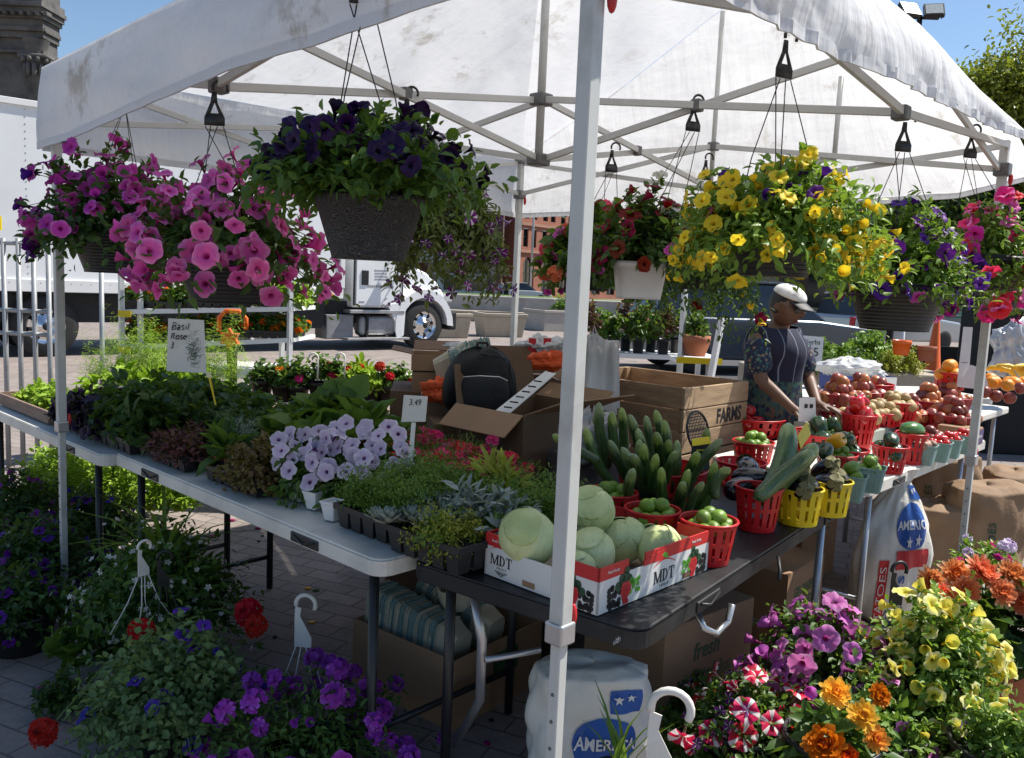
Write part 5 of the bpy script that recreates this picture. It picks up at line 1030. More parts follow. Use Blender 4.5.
def me_calyx():
    mb = MB(); petals(mb, (0, 0, 1.37), (0, 0, 1), .75, 5, .62, -.55); mb.ball((0, 0, 1.3), (.3, .3, .12), 10, 6); mb.path([(0, 0, 1.2), (.05, 0, 1.45), (.16, .04, 1.65)], [.16, .12, .14], 8); return mb.mesh('calyx', True)
def me_stem(): return MB().path([(0, 0, .72), (.03, 0, 1.0), (.12, .04, 1.2)], [.17, .10, .13], 7).mesh('stem', True)
def item(name, label, cat, me, m, c, s, rot=None, group=None, kids=()):
    key = (me, m.name)
    mesh = me
    if not mesh.materials: mesh.materials.append(m)
    elif mesh.materials[0] != m:
        mesh = cached(key, lambda: me.copy()); mesh.materials[0] = m
    o = link(name, mesh); o.location = c; o.scale = (s, s, s) if isinstance(s, (int, float)) else s; o.rotation_euler = rot or (rnd.uniform(0, 6), rnd.uniform(0, 6), rnd.uniform(0, 6)); tag(o, label, cat, group)
    for (nm, km, kmat) in kids:
        if not km.materials: km.materials.append(kmat)
        link(nm, km, o)
    return o
L_lime, L_ball, L_apple = me_lime(), me_ball(), me_apple(); L_pep = [me_pepper(s) for s in range(3)]; L_cuke = [cuke_mesh(s) for s in range(4)]; L_egg, L_cal, L_stem = me_eggplant(), me_calyx(), me_stem()
def pile(name, label, cat, me, m, c, R, n, size, group, dome=.5, rot=None, kids=(), z0=0.0, layers=2):
    """layers of round things heaped in a basket of inner radius R+size"""
    c = Vector(c); mes = me if isinstance(me, list) else [me]; ii = 0; lay = 0; Rl = R
    while ii < n and lay < layers and Rl > -size*.5:
        per = min(n-ii, max(1, int(((max(0, Rl)+size)/size)**2*.86)))
        for k in range(per):
            r = max(0, Rl)*math.sqrt((k+.8)/per) if per > 1 else 0; a = k*2.39996+lay*1.3
            item(name, label, cat, rnd.choice(mes), rnd.choice(m) if isinstance(m, list) else m, c+Vector((r*math.cos(a), r*math.sin(a), z0+lay*size*1.25+rnd.uniform(-.14, .14)*size)), size*rnd.uniform(.9, 1.08), rot() if rot else None, group, kids)
        ii += per; lay += 1; Rl = Rl*.55-size*.2
# --- baskets
def slat_mesh(rt, rb, h, n=18, lip=.006):
    mb = MB(); zs = [0, .13, .48, .58, .90, 1.0]; N_ = n*2; vs = []; fs = []
    for z in zs:
        r = rb+(rt-rb)*z
        for k in range(N_): a = 2*PI*(k+(.16 if k % 2 else -.16))/N_; vs.append((r*math.cos(a), r*math.sin(a), z*h))
    for j in range(5):
        for k in range(N_):
            if j in (1, 3) and k % 2 == 1: continue
            fs.append((j*N_+k, j*N_+(k+1) % N_, (j+1)*N_+(k+1) % N_, (j+1)*N_+k))
    b = len(vs); vs.append((0, 0, 0)); fs += [(b, (k+1) % N_, k) for k in range(N_)]; mb.add(vs, fs); return mb
def slat_basket(label, c, rt, rb, h, m, rz=0, group='slatted plastic baskets', n=18, handle=False):
    t = thing('slatted_basket', label, 'basket', c, rz, group); mb = slat_mesh(rt, rb, h, n); mb.build('body', m, t, solid=.0028); mb = MB(); r = rt+.001; mb.path([(r*math.cos(2*PI*k/40), r*math.sin(2*PI*k/40), h) for k in range(41)], .0045, 6, False); mb.build('rim', m, t, True)
    if handle: mb = MB(); mb.path([(rt*.98*math.cos(a), .0, h+.11*math.sin(a)) for a in [PI*k/12 for k in range(13)]], .004, 6); mb.build('handle', m, t, True)
    return t
def till(label, c, s, h, m, rz=0, group='pulp punnets'):
    t = thing('punnet', label, 'punnet', c, rz, group); n = 44; prof = [(s*.70, .0), (s*.72, .003), (s*.80, h*.35), (s*.93, h*.92), (s*1.0, h*.94), (s*1.0, h), (s*.93, h), (s*.78, h*.3), (s*.68, .006), (.001, .006)]; mb = MB()
    vs = []; fs = []
    for (r, z) in prof:
        for k in range(n):
            a = 2*PI*k/n; ca, sa = math.cos(a), math.sin(a); mm = 1/((abs(ca)**6+abs(sa)**6)**(1/6)); rib = 1+(.018 if k % 2 else 0); vs.append((ca*r*mm*rib, sa*r*mm*rib, z))
    for i in range(len(prof)-1):
        for k in range(n): fs.append((i*n+k, i*n+(k+1) % n, (i+1)*n+(k+1) % n, (i+1)*n+k))
    fs.append(tuple(range(n))[::-1]); mb.add(vs, fs); mb.build('body', m, t); return t
TT = TZ+.003
def onb(px, py): return P(px, py, TT)
# --- cabbage box, survey of its three bottom corners
A_, B_, C_ = P(473, 577, TT), P(597, 616, TT), P(707, 570, TT)
ex = (C_-B_).normalized(); ey = Vector((-ex.y, ex.x, 0)); bw, bd, bh = (C_-B_).length, (A_-B_).length, .118
box = thing('produce_box', 'white and red printed fruit box holding cabbages at the table corner', 'box', B_, math.atan2(ex.y, ex.x)); bx_m = mat('printed_white_card', (.66, .66, .64), .55, .05, 4, bump=.05); bx_r = mat('printed_red_card', (.52, .02, .02), .5, .06, 4); bx_in = mat('inner_card', (.46, .40, .31), .8, .08, 5)
mb = MB(); t_ = .005; rd = .034; mb.box((bw/2, bd/2, .004), (bw-.012, bd-.012, .006)); mb.build('bottom', bx_in, box)
def notched(L, n0, n1, drop):  # top edge profile of a side panel: red band with a lowered middle
    return [(0, 0), (L, 0), (L, bh), (n1+.015, bh), (n1, bh-drop), (n0, bh-drop), (n0-.015, bh), (0, bh)]
def side(nm, o, ax, L, n0, n1, drop):
    ax = Vector(ax); up = Vector((0, 0, 1)); mb = MB(); w0 = bh-rd
    lowp = [(0, 0), (L, 0), (L, w0), (n1, min(w0, bh-drop)), (n0, min(w0, bh-drop)), (0, w0)]
    mb.prism(lowp, ax, up, (o, -t_)); s_ = mb.build(nm, bx_m, box)
    mb = MB(); mb.prism([(0, w0), (n0-.012, w0), (n0-.012, bh), (0, bh)], ax, up, (o, -t_)); mb.prism([(n1+.012, w0), (L, w0), (L, bh), (n1+.012, bh)], ax, up, (o, -t_)); mb.build('red_band', bx_r, s_); return s_
s1 = side('front_panel', (0, 0, 0), (1, 0, 0), bw, bw*.26, bw*.36, .022); s1b = MB().prism([(bw*.37, bh-rd), (bw*.58, bh-rd), (bw*.58, bh-.004), (bw*.37, bh-.018)], (1, 0, 0), (0, 0, 1), ((0, -.001, 0), -.004)).build('red_band', bx_r, s1)
s2 = side('left_panel', (0, bd, 0), (0, -1, 0), bd, bd*.40, bd*.68, .036); side('back_panel', (bw, bd, 0), (-1, 0, 0), bw, bw*.3, bw*.7, .03); side('right_panel', (bw, 0, 0), (0, 1, 0), bd, bd*.3, bd*.7, .03)
def print_logo(par, o, ax, x, z, k=1.0):
    o = Vector(o); ax = Vector(ax); nrm = ax.cross(Vector((0, 0, 1))); at = lambda dx, dz, e=.0006: o+ax*(x+dx)+Vector((0, 0, z+dz))+nrm*e
    serif = []
    def S(x0, z0, x1, z1): serif.append([(x0, z0), (x1, z0), (x1, z1), (x0, z1)])
    h_ = .030*k; w1 = .0052*k; w0 = .0024*k; X = -.040*k
    S(X, 0, X+w0, h_); serif.append([(X, h_), (X+w1, h_), (X+.0155*k, .0), (X+.0115*k, .0)]); serif.append([(X+.0115*k, 0), (X+.0145*k, 0), (X+.0275*k, h_), (X+.0240*k, h_)]); S(X+.0235*k, 0, X+.0235*k+w1, h_); S(X-.003*k, 0, X+.0055*k, .0018*k); S(X-.003*k, h_-.0018*k, X+.003*k, h_); S(X+.0205*k, 0, X+.0315*k, .0018*k); S(X+.0265*k, h_-.0018*k, X+.0315*k, h_)
    D0 = X+.035*k; S(D0, 0, D0+w1, h_); S(D0-.0025*k, 0, D0, .0018*k); S(D0-.0025*k, h_-.0018*k, D0, h_)
    ou = [(D0+w1+.0145*k*math.sin(a)*1.0, h_/2-h_/2*math.cos(a)) for a in [PI*q/12 for q in range(13)]]; inn = [(D0+w1+.0095*k*math.sin(a), h_/2-(h_/2-.002*k)*math.cos(a)) for a in [PI*q/12 for q in range(13)]]
    for q in range(12): serif.append([ou[q], ou[q+1], inn[q+1], inn[q]])
    T0 = D0+.024*k; S(T0, h_-.0024*k, T0+.023*k, h_); S(T0+.009*k, 0, T0+.009*k+w1, h_-.0024*k); S(T0+.006*k, 0, T0+.0175*k, .0018*k); S(T0, h_-.009*k, T0+.0016*k, h_-.0024*k); S(T0+.0214*k, h_-.009*k, T0+.023*k, h_-.0024*k)
    decal('logo_letters', serif, ink, par, at(0, 0), ax, (0, 0, 1), .0006)
    text('logo_small', 'F R U I T', .010*k, ink, par, at(.002*k, -.009*k), ax, (0, 0, 1))
    arc = [(-.046*k+.092*k*q/14, .038*k+.014*k*math.sin(PI*(.08+.9*q/14))) for q in range(15)]; decal('logo_arc', [[arc[q], arc[q+1], (arc[q+1][0], arc[q+1][1]+.0035*k*math.sin(PI*(q+1)/15)), (arc[q][0], arc[q][1]+.0035*k*math.sin(PI*q/15)+.0004)] for q in range(14)], ink_red, par, at(0, 0), ax, (0, 0, 1), .0006)
    decal('logo_leaf', [[(-.012*k, .064*k), (-.006*k, .070*k), (.004*k, .069*k), (.012*k, .058*k), (.013*k, .052*k), (.003*k, .055*k), (-.005*k, .058*k)]], ink_green, par, at(0, 0), ax, (0, 0, 1), .0006)
def print_grapes(par, o, ax, x, flip=1, k=1.0):
    o = Vector(o); ax = Vector(ax); nrm = ax.cross(Vector((0, 0, 1))); O_ = o+ax*x+nrm*.0006; up = Vector((0, 0, 1)); q = random.Random(5)
    blk = [disc(flip*(-.042+q.uniform(-.022, .022))*k, (.026+q.uniform(-.024, .028))*k, .0075*k, 9) for _ in range(26)]; decal('grapes_black', blk, ink, par, O_, ax, up, .0004)
    vine = [disc(flip*dx*k, dz*k, r*k, 9) for dx, dz, r in ((0, .068, .014), (.002, .082, .010), (-.016, .066, .012), (-.014, .054, .012), (.014, .06, .011), (-.03, .05, .012))]; decal('vine_leaves', vine, ink_dkgreen, par, O_+nrm*.0003, ax, up, .0004)
    red = [disc(flip*(.002+dx*.0095)*k, (.050-dz*.0085)*k, .0062*k, 9) for dz in range(6) for dx in np.arange(-(3-abs(dz-1.5)*.6)/1.6, (3-abs(dz-1.5)*.6)/1.6+.01, 1.0)]; decal('grapes_red', red, ink_red, par, O_+nrm*.0008, ax, up, .0005)
    gr = [disc(flip*(.036+q.uniform(-.016, .018))*k, (.040+q.uniform(-.015, .016))*k, .0058*k, 9) for _ in range(16)]; decal('grapes_green', gr, ink_green, par, O_+nrm*.0006, ax, up, .0005)
print_logo(s2, (0, bd, 0), (0, -1, 0), bd*.16, .036, .95); print_logo(s1, (0, 0, 0), (1, 0, 0), bw*.56, .022, 1.15)
print_grapes(s2, (0, bd, 0), (0, -1, 0), bd*.80, -1, .95); print_grapes(s1, (0, 0, 0), (1, 0, 0), bw*.22, 1, 1.1); print_grapes(s1, (0, 0, 0), (1, 0, 0), bw*.84, -1, 1.0)
for k_, z in enumerate((.018, .0135, .009)): text('small_print', ('PRODUCE OF USA', 'FRESH FRUIT', '25 LBS')[k_], .0055, ink, s2, (-.0006, bd-bd*.16, z), (0, -1, 0), (0, 0, 1))
for par, o, ax, xs in ((s2, (0, bd, 0), (0, -1, 0), (.05,)), (s1, (0, 0, 0), (1, 0, 0), (.06, bw-.07))):
    for x_ in xs: o2 = Vector(o)+Vector(ax)*x_+Vector((0, 0, bh-.017))+Vector(ax).cross(Vector((0, 0, 1)))*.0006; text('band_print', 'fresh fruits', .011, paper_white, par, o2, ax, (0, 0, 1))
decal('hand_hole', [[(-.022, -.008), (.022, -.008), (.022, .008), (-.022, .008)]], card, s2, Vector((-.0005, bd-bd*.42, .014)), (0, -1, 0), (0, 0, 1), .0005); decal('hand_hole', [[(-.03, -.008), (.03, -.008), (.03, .008), (-.03, .008)]], card_dark, s1, Vector((bw*.80, -.0005, .012)), (1, 0, 0), (0, 0, 1), .0003)
def cabbage(label, c, r, rot=(0, 0, 0), loose=0):
    t = thing('cabbage', label, 'cabbage', c, 0, 'cabbages in the printed box'); t.rotation_euler = rot; q = random.Random(int(r*1e5)+loose)
    MB().blob(lambda a, p: tuple(r*(1+.02*math.sin(3*a+p*2)+.015*math.sin(7*a)*math.sin(p)) * x for x in (math.sin(p)*math.cos(a), math.sin(p)*math.sin(a), .90*math.cos(p))), 32, 20).build('head', m_cab, t, True)
    for k in range(4+loose):       # outer wrapper leaves lying on the head
        M = Euler((q.uniform(-.5, 1.4), q.uniform(-.4, 1.2), q.uniform(0, 6.28)+k*1.6)).to_matrix(); lift = .03+.014*(k % 3)+(.03 if k >= 4 else 0)
        def lf(u, v): a = (u-.5)*2.0*math.sin(PI*(.15+.8*v))**.6; p = .05+1.35*v; rr = r*(1.0+lift+.035*math.sin(9*u+3*v)*v*v+.02*math.sin(21*u)*v**3+(.10*v**3 if k >= 4 else .03*v**2)); return M@Vector((rr*math.sin(p)*math.cos(a), rr*math.sin(p)*math.sin(a), .92*rr*math.cos(p)))
        MB().grid(lf, 14, 14).build('outer_leaf', m_cab2 if k % 2 else m_cab, t, True, solid=.0016)
def inbox(x, y, z): return B_+ex*x+ey*y+Vector((0, 0, z))
cabbage('largest pale cabbage standing highest at the left end of the box', PY(528, 537, inbox(.09, .26, 0).y), .082, (.3, .5, 0))
cabbage('pale cabbage right behind the front pole, back of the box', PY(592, 510, inbox(.25, .30, 0).y), .072, (.9, .2, 1))
cabbage('round cabbage low in the middle of the box', inbox(.155, .15, .085), .070, (.2, .9, 2)); cabbage('small cabbage low behind the front pole', inbox(.06, .12, .06), .060, (.8, .1, 4))
cabbage('cabbage at the centre right of the box', PY(622, 541, inbox(.33, .19, 0).y), .070, (.1, .4, 3)); cabbage('loose leaved cabbage at the right end, catching the sun', PY(658, 547, inbox(.38, .10, 0).y), .068, (.3, -.3, 5), 2)
# --- lime baskets and cucumbers
LG = 'limes in red baskets'
rotl = lambda: (rnd.uniform(.8, 2.2), rnd.uniform(-.5, .5), rnd.uniform(0, 6))
def lime_basket(label, ll, px, py, rt=.084, rb=.064, h=.125, n=18, dy=0):
    c = onb(px, py); slat_basket(label, c, rt, rb, h, red_plastic, rnd.uniform(0, 1)); pile('lime', ll, 'lime', L_lime, m_lime, c, rt*.74, n+5, .0265, ll[:60], rot=rotl, z0=h-.022)
lime_basket('red slatted basket of limes touching the right end of the cabbage box', 'lime in the red basket beside the cabbage box', 706, 560, n=17)
lime_basket('red slatted basket of limes behind the cabbage box', 'lime in the red basket behind the cabbage box', 650, 548, n=15)
lime_basket('red slatted basket of limes mostly hidden behind the front pole', 'lime in the red basket just right of the front pole', 610, 528, n=14)
# crate of standing cucumbers
ck = onb(664, 512); ckr = slat_basket('wide red basket packed with standing cucumbers', ck+Vector((0, .08, 0)), .165, .14, .15, red_plastic, 0, n=30)
CG = 'cucumbers standing in the wide red basket'
def cuke(base, tip, label, group, m=m_cuke, r=1.0, me=None):
    base, tip = Vector(base), Vector(tip); d = tip-base; L_ = d.length; o = item('cucumber', label, 'cucumber', me or rnd.choice(L_cuke), m, base, (L_*r, L_*r, L_), None, group); o.rotation_mode = 'QUATERNION'; o.rotation_quaternion = d.to_track_quat('Z', 'Y')@Euler((0, 0, rnd.uniform(0, 6))).to_quaternion(); return o
tips = [(600, 403, 2.90), (612, 412, 2.92), (628, 415, 2.95), (586, 428, 2.85), (637, 428, 2.95), (664, 420, 3.0), (678, 440, 2.95), (655, 432, 2.86), (622, 447, 2.75), (645, 444, 2.80), (632, 455, 2.68), (662, 468, 2.66), (676, 452, 2.8), (690, 470, 2.66), (684, 482, 2.62), (706, 428, 2.95), (722, 440, 2.85), (716, 462, 2.72), (703, 483, 2.60), (727, 468, 2.68), (594, 416, 3.0), (620, 408, 3.05), (645, 416, 3.05), (655, 410, 3.08), (634, 470, 2.62), (658, 455, 2.72), (610, 440, 2.85), (697, 452, 2.8), (640, 440, 2.9), (668, 440, 2.9)]
for i, (x, y, Y) in enumerate(tips):
    tp_ = PY(x, y, Y); ctr = ck+Vector((0, .08, .04)); b = Vector((ctr.x+(tp_.x-ctr.x)*rnd.uniform(.15, .8), ctr.y+(tp_.y-ctr.y)*rnd.uniform(.2, .8), TT+.02)); d = tp_-b; L_ = min(d.length, .265); b = tp_-d.normalized()*L_
    lab = 'dark green cucumber standing upright in the wide red basket'; g = CG
    if i in (18, 19): lab = 'bright green cucumber with a sunlit pale tip at the basket front'; g = 'sunlit cucumbers at the basket front'
    cuke(b, tp_, lab, g, m_cuke if i % 2 else m_wrap, .92 if L_ < .2 else .68)
cuke(PY(600, 462, 2.75), PY(553, 434, 2.75), 'dark cucumber lying out to the left behind the front pole', None, m_cuke, .95)
# red basket of large wrapped cucumbers
c = onb(756, 528); slat_basket('tall red basket holding long plastic wrapped cucumbers', c, .078, .060, .145, red_plastic, .4, n=16)
for (x0, y0, x1, y1, Y0, Y1, lab) in ((760, 505, 788, 424, 2.78, 2.95, 'long plastic wrapped cucumber leaning up from the red basket'), (756, 500, 812, 450, 2.72, 2.78, 'plastic wrapped cucumber slanting lowest over the yellow basket'), (764, 498, 815, 443, 2.82, 2.9, 'plastic wrapped cucumber behind the slanting one')):
    cuke(PY(x0, y0, Y0), PY(x1, y1, Y1), lab, 'plastic wrapped cucumbers', m_wrap, 1.12)
cuke(PY(715, 500, 2.66), PY(729, 468, 2.64), 'short cucumber with a white sunlit tip beside the tall red basket', None, m_cuke, 1.5)
# yellow baskets of eggplants
for (px, py, lab, el) in ((797, 522, 'yellow slatted basket of eggplants, nearer one', 'dark eggplant in the nearer yellow basket'), (827, 513, 'yellow slatted basket of eggplants, farther one', 'dark eggplant in the farther yellow basket')):
    c = onb(px, py); slat_basket(lab, c, .080, .066, .125, yellow_plastic, .3, n=15, group='yellow slatted baskets')
    for k, (dx, dy, dz, rx, rz_) in enumerate(((-.02, -.03, .12, 1.3, .2), (.03, .0, .13, 1.2, -.5), (-.01, .035, .155, .9, .3))): item('eggplant', el, 'eggplant', L_egg, m_egg, c+Vector((dx, dy, dz)), .052, (rx, 0, rz_), el, [('calyx', L_cal, m_calyx)])
for k, (x, y, Y) in enumerate(((752, 478, 2.98), (742, 488, 2.92), (748, 468, 3.08))): item('eggplant', 'dark eggplant lying between the cucumber baskets', 'eggplant', L_egg, m_egg, PY(x, y, Y), .055, (1.4, .2, 1+k), 'eggplants between the baskets', [('calyx', L_cal, m_calyx)])
c = onb(748, 492); slat_basket('low red basket of eggplants behind the tall cucumber basket', c+Vector((0, .12, 0)), .10, .085, .10, red_plastic, .2, n=18)
# green pulp punnets with limes / small mangoes
for (px, py, lab, el) in ((850, 500, 'blue green pulp punnet of limes beside the yellow basket', 'lime in the nearer blue green punnet'), (869, 491, 'blue green pulp punnet of limes at the end of the black table', 'lime in the farther blue green punnet')):
    c = onb(px, py); till(lab, c, .060, .105, m_pulp, BK_A+.15, 'blue green pulp punnets of limes'); pile('lime', el, 'lime', L_lime, m_lime, c, .042, 9, .028, el, rot=rotl, z0=.095)
c = onb(835, 478); slat_basket('red basket of limes behind the yellow baskets', c, .085, .07, .11, red_plastic, .1); pile('lime', 'lime in the red basket behind the yellow baskets', 'lime', L_lime, m_lime, c, .06, 12, .027, 'limes behind the yellow baskets', rot=rotl, z0=.095)
c = onb(752, 462); slat_basket('red basket of limes in front of the red peppers', c, .095, .08, .10, red_plastic, .1); pile('lime', 'lime in the red basket in front of the red peppers', 'lime', L_lime, m_lime, c, .07, 14, .027, 'limes in front of the red peppers', rot=rotl, z0=.09)
# peppers
rotp = lambda: (rnd.uniform(-1.2, 1.2), rnd.uniform(-.6, .6), rnd.uniform(0, 6))
def peppers(lab, el, c, rt, h, m, n, size, g, basket_m=red_plastic, z0=None, cat='bell pepper', rb=None):
    slat_basket(lab, c, rt, rb or rt*.82, h, basket_m, rnd.uniform(0, 1), n=20); pile('bell_pepper', el, cat, L_pep, m, c, rt*.68, n, size, g, rot=rotp, kids=[('stem', L_stem, m_stem)], z0=(h-size*.6) if z0 is None else z0)
c = P(752, 434, TT); peppers('wide red basket heaped with glossy red bell peppers', 'glossy red bell pepper in the wide heap beside the wooden crate', c, .18, .10, m_red, 20, .055, 'red bell peppers by the crate')
c = P(822, 452, TT); peppers('wide red basket of dark green bell peppers', 'dark green bell pepper heaped in front of the vendor', c, .16, .10, m_dkgr, 18, .052, 'dark green bell peppers by the vendor')
item('bell_pepper', 'single yellow orange bell pepper beside the tall red basket', 'bell pepper', L_pep[0], m_yel, PY(836, 441, 3.65), .042, (1.0, .4, .5), None, [('stem', L_stem, m_stem)]); item('bell_pepper', 'dark green bell pepper in front of the yellow one', 'bell pepper', L_pep[1], m_dkgr, PY(826, 452, 3.55), .04, (1.0, .4, 2.5), None, [('stem', L_stem, m_stem)])
c = onb(856, 452); peppers('tall red slatted basket of red peppers rising above the others', 'red pepper in the tall red basket', c+Vector((0, 0, .03)), .088, .17, m_red, 7, .045, 'red peppers in the tall basket', z0=.165, rb=.066)
c = onb(851, 478); peppers('red basket of dark green peppers at the start of the white table', 'dark green pepper in the basket behind the blue green punnets', c+Vector((0, .06, 0)), .09, .12, m_dkgr, 7, .045, 'green peppers behind the punnets')
c = onb(888, 472); peppers('red slatted basket of green cucumbers and peppers in the sun', 'green pepper in the sunlit red basket', c, .080, .125, m_dkgr, 5, .043, 'green peppers in the sunlit basket', rb=.060)
c = onb(909, 463); slat_basket('tall red bucket topped by one striped green squash', c, .072, .056, .15, red_plastic, .5, n=0 or 14); item('squash', 'striped green squash on top of the tall red bucket', 'squash', L_ball, mat('squash_green', (.06, .17, .03), .28, .4, 10, coat=.4, stretch=(.3, 3, 3)), c+Vector((0, 0, .165)), (.075, .05, .042), (0, .1, .5))
# punnets of onions and cherry tomatoes
for (px, py, m, lab, el, n, sz) in ((923, 464, m_onion, 'pulp punnet of small brown onions beside the red bucket', 'small brown onion in the pulp punnet', 9, .020), (938, 461, m_tom, 'pulp punnet of cherry tomatoes, left of three', 'cherry tomato in the left punnet', 18, .0155), (949, 457, m_tom, 'pulp punnet of cherry tomatoes, middle of three', 'cherry tomato in the middle punnet', 18, .0155), (962, 453, m_tom, 'pulp punnet of cherry tomatoes nearest the right tent pole', 'cherry tomato in the punnet nearest the right pole', 18, .0155)):
    c = onb(px, py); till(lab, c, .058, .10, m_pulp, TH+.1, 'pulp punnets on the white table'); pile(el.split(' in ')[0].replace('small brown ', '').replace(' ', '_'), el, 'onion' if m is m_onion else 'tomato', L_ball, m, c, .046, n, sz, el, z0=.098)
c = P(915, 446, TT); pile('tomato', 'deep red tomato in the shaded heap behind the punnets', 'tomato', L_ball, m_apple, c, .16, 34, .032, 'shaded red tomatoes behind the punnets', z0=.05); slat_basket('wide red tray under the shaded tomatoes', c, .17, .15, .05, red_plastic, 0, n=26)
# stacked empty red baskets
c = P(862, 424, TT)+Vector((.1, .12, .10))
for k in range(3): slat_basket('empty round red basket in the nested stack by the vendor\'s hand', c+Vector((0, 0, .02*k)), .125, .10, .11, red_plastic if k else black_plastic, .2*k, n=20, group='nested empty baskets')
# pears, apples on raised crates at the back of the white table
def riser(label, c, d, m, rz=TH):
    t = thing('riser_box', label, 'box', c, rz); mb = MB(); mb.box((0, 0, d[2]/2), d); mb.build('body', m, t, bevel=.006); return t
rc = T(2.25, -.62, TZ+.003); riser('flat grey green crate raising the pears and apples', rc, (.95, .42, .10), mat('crate_grey_green', (.32, .36, .30), .7, .1, 4, stretch=(1, 8, 8)))
bxl = P(975, 447, TT); t = riser('small purple edged cardboard box behind the right pole', bxl+UB*.10+UA*.06, (.16, .20, .10), card); MB().box((0, -.103, .05), (.14, .003, .08)).build('label', mat('label_purple', (.08, .05, .15), .5), t); text('lettering', 'family', .026, paper_white, t, (0, -.106, .055), (1, 0, 0), (0, 0, 1))
ZR = TZ+.105
for k, (u, v, n, lab, el) in enumerate(((1.93, -.72, 8, 'red tray of pale tan pears nearest the vendor', 'pale tan pear in the tray nearest the vendor'), (2.12, -.76, 9, 'red tray of pale tan pears in the middle', 'pale tan pear in the middle tray'), (2.36, -.76, 10, 'red basket of pale tan pears behind the right pole', 'pale tan pear in the basket behind the right pole'))):
    c = T(u, v, ZR); slat_basket(lab, c, .11, .095, .07 if k < 2 else .11, red_plastic, .1*k, n=22, group='red baskets of pears'); pile('pear', el, 'pear', L_apple, m_tan, c, .10, n+8, .035, el, z0=.06 if k < 2 else .09)
for k, (u, v, n, h, lab, el) in enumerate(((2.15, -.50, 16, .14, 'red basket of dark red and blush apples left of the sign', 'red or blush apple left of the card sign'), (2.42, -.52, 18, .14, 'red basket of dark red apples under the card sign', 'red or blush apple heaped under the card sign'), (2.62, -.74, 18, .13, 'tall red basket of dark red apples just right of the pole', 'red or blush apple right of the right pole'), (2.66, -.98, 18, .14, 'tall red basket of dark red apples at the table end', 'red or blush apple at the end of the white table'))):
    c = T(u, v, ZR if k < 2 else TZ+.003); slat_basket(lab, c+Vector((0, 0, .0)), .135, .115, h, mat('red_plastic_dark', (.34, .01, .02), .45) if 'red_plastic_dark' not in bpy.data.materials else bpy.data.materials['red_plastic_dark'], .2*k, n=22, group='red baskets of apples'); pile('apple', el, 'apple', L_apple, [m_apple, m_apple, m_apple2], c, .13, n+16, .038, el, z0=h-.02, layers=3)
for k, (u, v, n, lab) in enumerate(((2.98, -.74, 34, 'red basket of dark red apples on the far table, nearest the picture edge'), (3.0, -.42, 34, 'red basket of dark red apples on the far table beside the oranges'), (3.32, -.76, 34, 'red basket of dark red apples at the right edge of the picture'))):
    c = T(u, v, .789); slat_basket(lab, c, .15, .125, .13, bpy.data.materials['red_plastic_dark'], .2*k, n=22, group='red baskets of apples'); pile('apple', 'red or blush apple on the table beyond the white one', 'apple', L_apple, [m_apple, m_apple2], c, .13, n, .038, 'apples on the far table', z0=.11, layers=3)
for (x, y, r_) in ((1010, 398, 0), (996, 396, 0), (1020, 388, 0), (985, 392, 0)): item('apple', 'dark red apple at the right edge of the heap', 'apple', L_apple, m_apple, PY(x, y, 5.0), .036, None, 'apples at the right edge')
tf = thing('folding_table', 'white folding table beyond the apples with oranges and bananas', 'table', T(3.62, -.45, 0), TH); MB().box((0, 0, .76), (1.5, .9, .05)).build('tabletop', tw_m, tf, bevel=.01); [MB().path([(sx*.65, sy*.38, 0), (sx*.65, sy*.38, .735)], .016, 8).build('leg', grey_metal, tf, True) for sx in (-1, 1) for sy in (-1, 1)]
c = PY(949, 389, 5.6); slat_basket('small red basket heaped with oranges', c, .10, .085, .11, red_plastic, .3, n=16); pile('orange', 'orange in the small red basket by the card sign', 'orange', L_ball, m_orange, c, .075, 11, .043, 'oranges in the red basket', z0=.10)
pile('orange', 'orange beside the bananas at the right edge', 'orange', L_ball, m_orange, PY(1006, 386, 5.5), .16, 10, .045, 'oranges by the bananas', z0=.02)
for k in range(5):
    o_ = PY(1000+k*7, 371-(k % 2)*2, 5.7); mb = MB(); mb.path([(-.10, 0, -.02), (-.06, 0, .012), (0, 0, .022), (.06, 0, .012), (.10, 0, -.025), (.115, 0, -.04)], [.006, .017, .019, .018, .012, .006], 8); b = mb.build('banana', m_banana, None, True); b.location = o_; b.rotation_euler = (.3, .1, .3*k-.4); tag(b, 'yellow banana lying on the fruit at the right edge', 'banana', 'bananas')
# card sign standing in the apples
t = thing('price_sign', 'tall white folded card sign standing among the apples', 'sign', PY(963, 382, 5.2), -.1); mb = MB(); mb.slab([(-.035, 0, -.02), (.03, 0, -.02), (.035, .03, .34), (-.02, .03, .34)], .003); mb.build('board', paper_white, t); mb = MB(); mb.slab([(-.04, -.012, -.03), (.14, -.05, -.04), (.10, -.03, .09), (.03, -.01, .11)], .003); mb.build('paper_slip', paper_white, t)
for k in range(5): MB().box((.0+.003*k, .008+.0032*k*2, .12+.04*k), (.035, .001, .006)).build('writing', ink_grey, t)
t = thing('price_sign', 'small black and yellow sign tucked among the cucumbers', 'sign', PY(701, 456, 2.9), .2); MB().slab([(-.035, 0, -.06), (.035, 0, -.05), (.03, .02, .06), (-.03, .02, .05)], .003).build('board', ink, t); mb = MB(); mb.slab([(-.036, -.003, .035), (.034, -.003, .045), (.032, .016, .066), (-.032, .016, .056)], .002); mb.build('border', yellow_plastic, t)
for k in range(3): MB().box((0, -.003+.004*k, -.02+.02*k), (.034, .001, .006)).build('writing', mat('ink_yellow', (.6, .5, .05), .5) if 'ink_yellow' not in bpy.data.materials else bpy.data.materials['ink_yellow'], t)
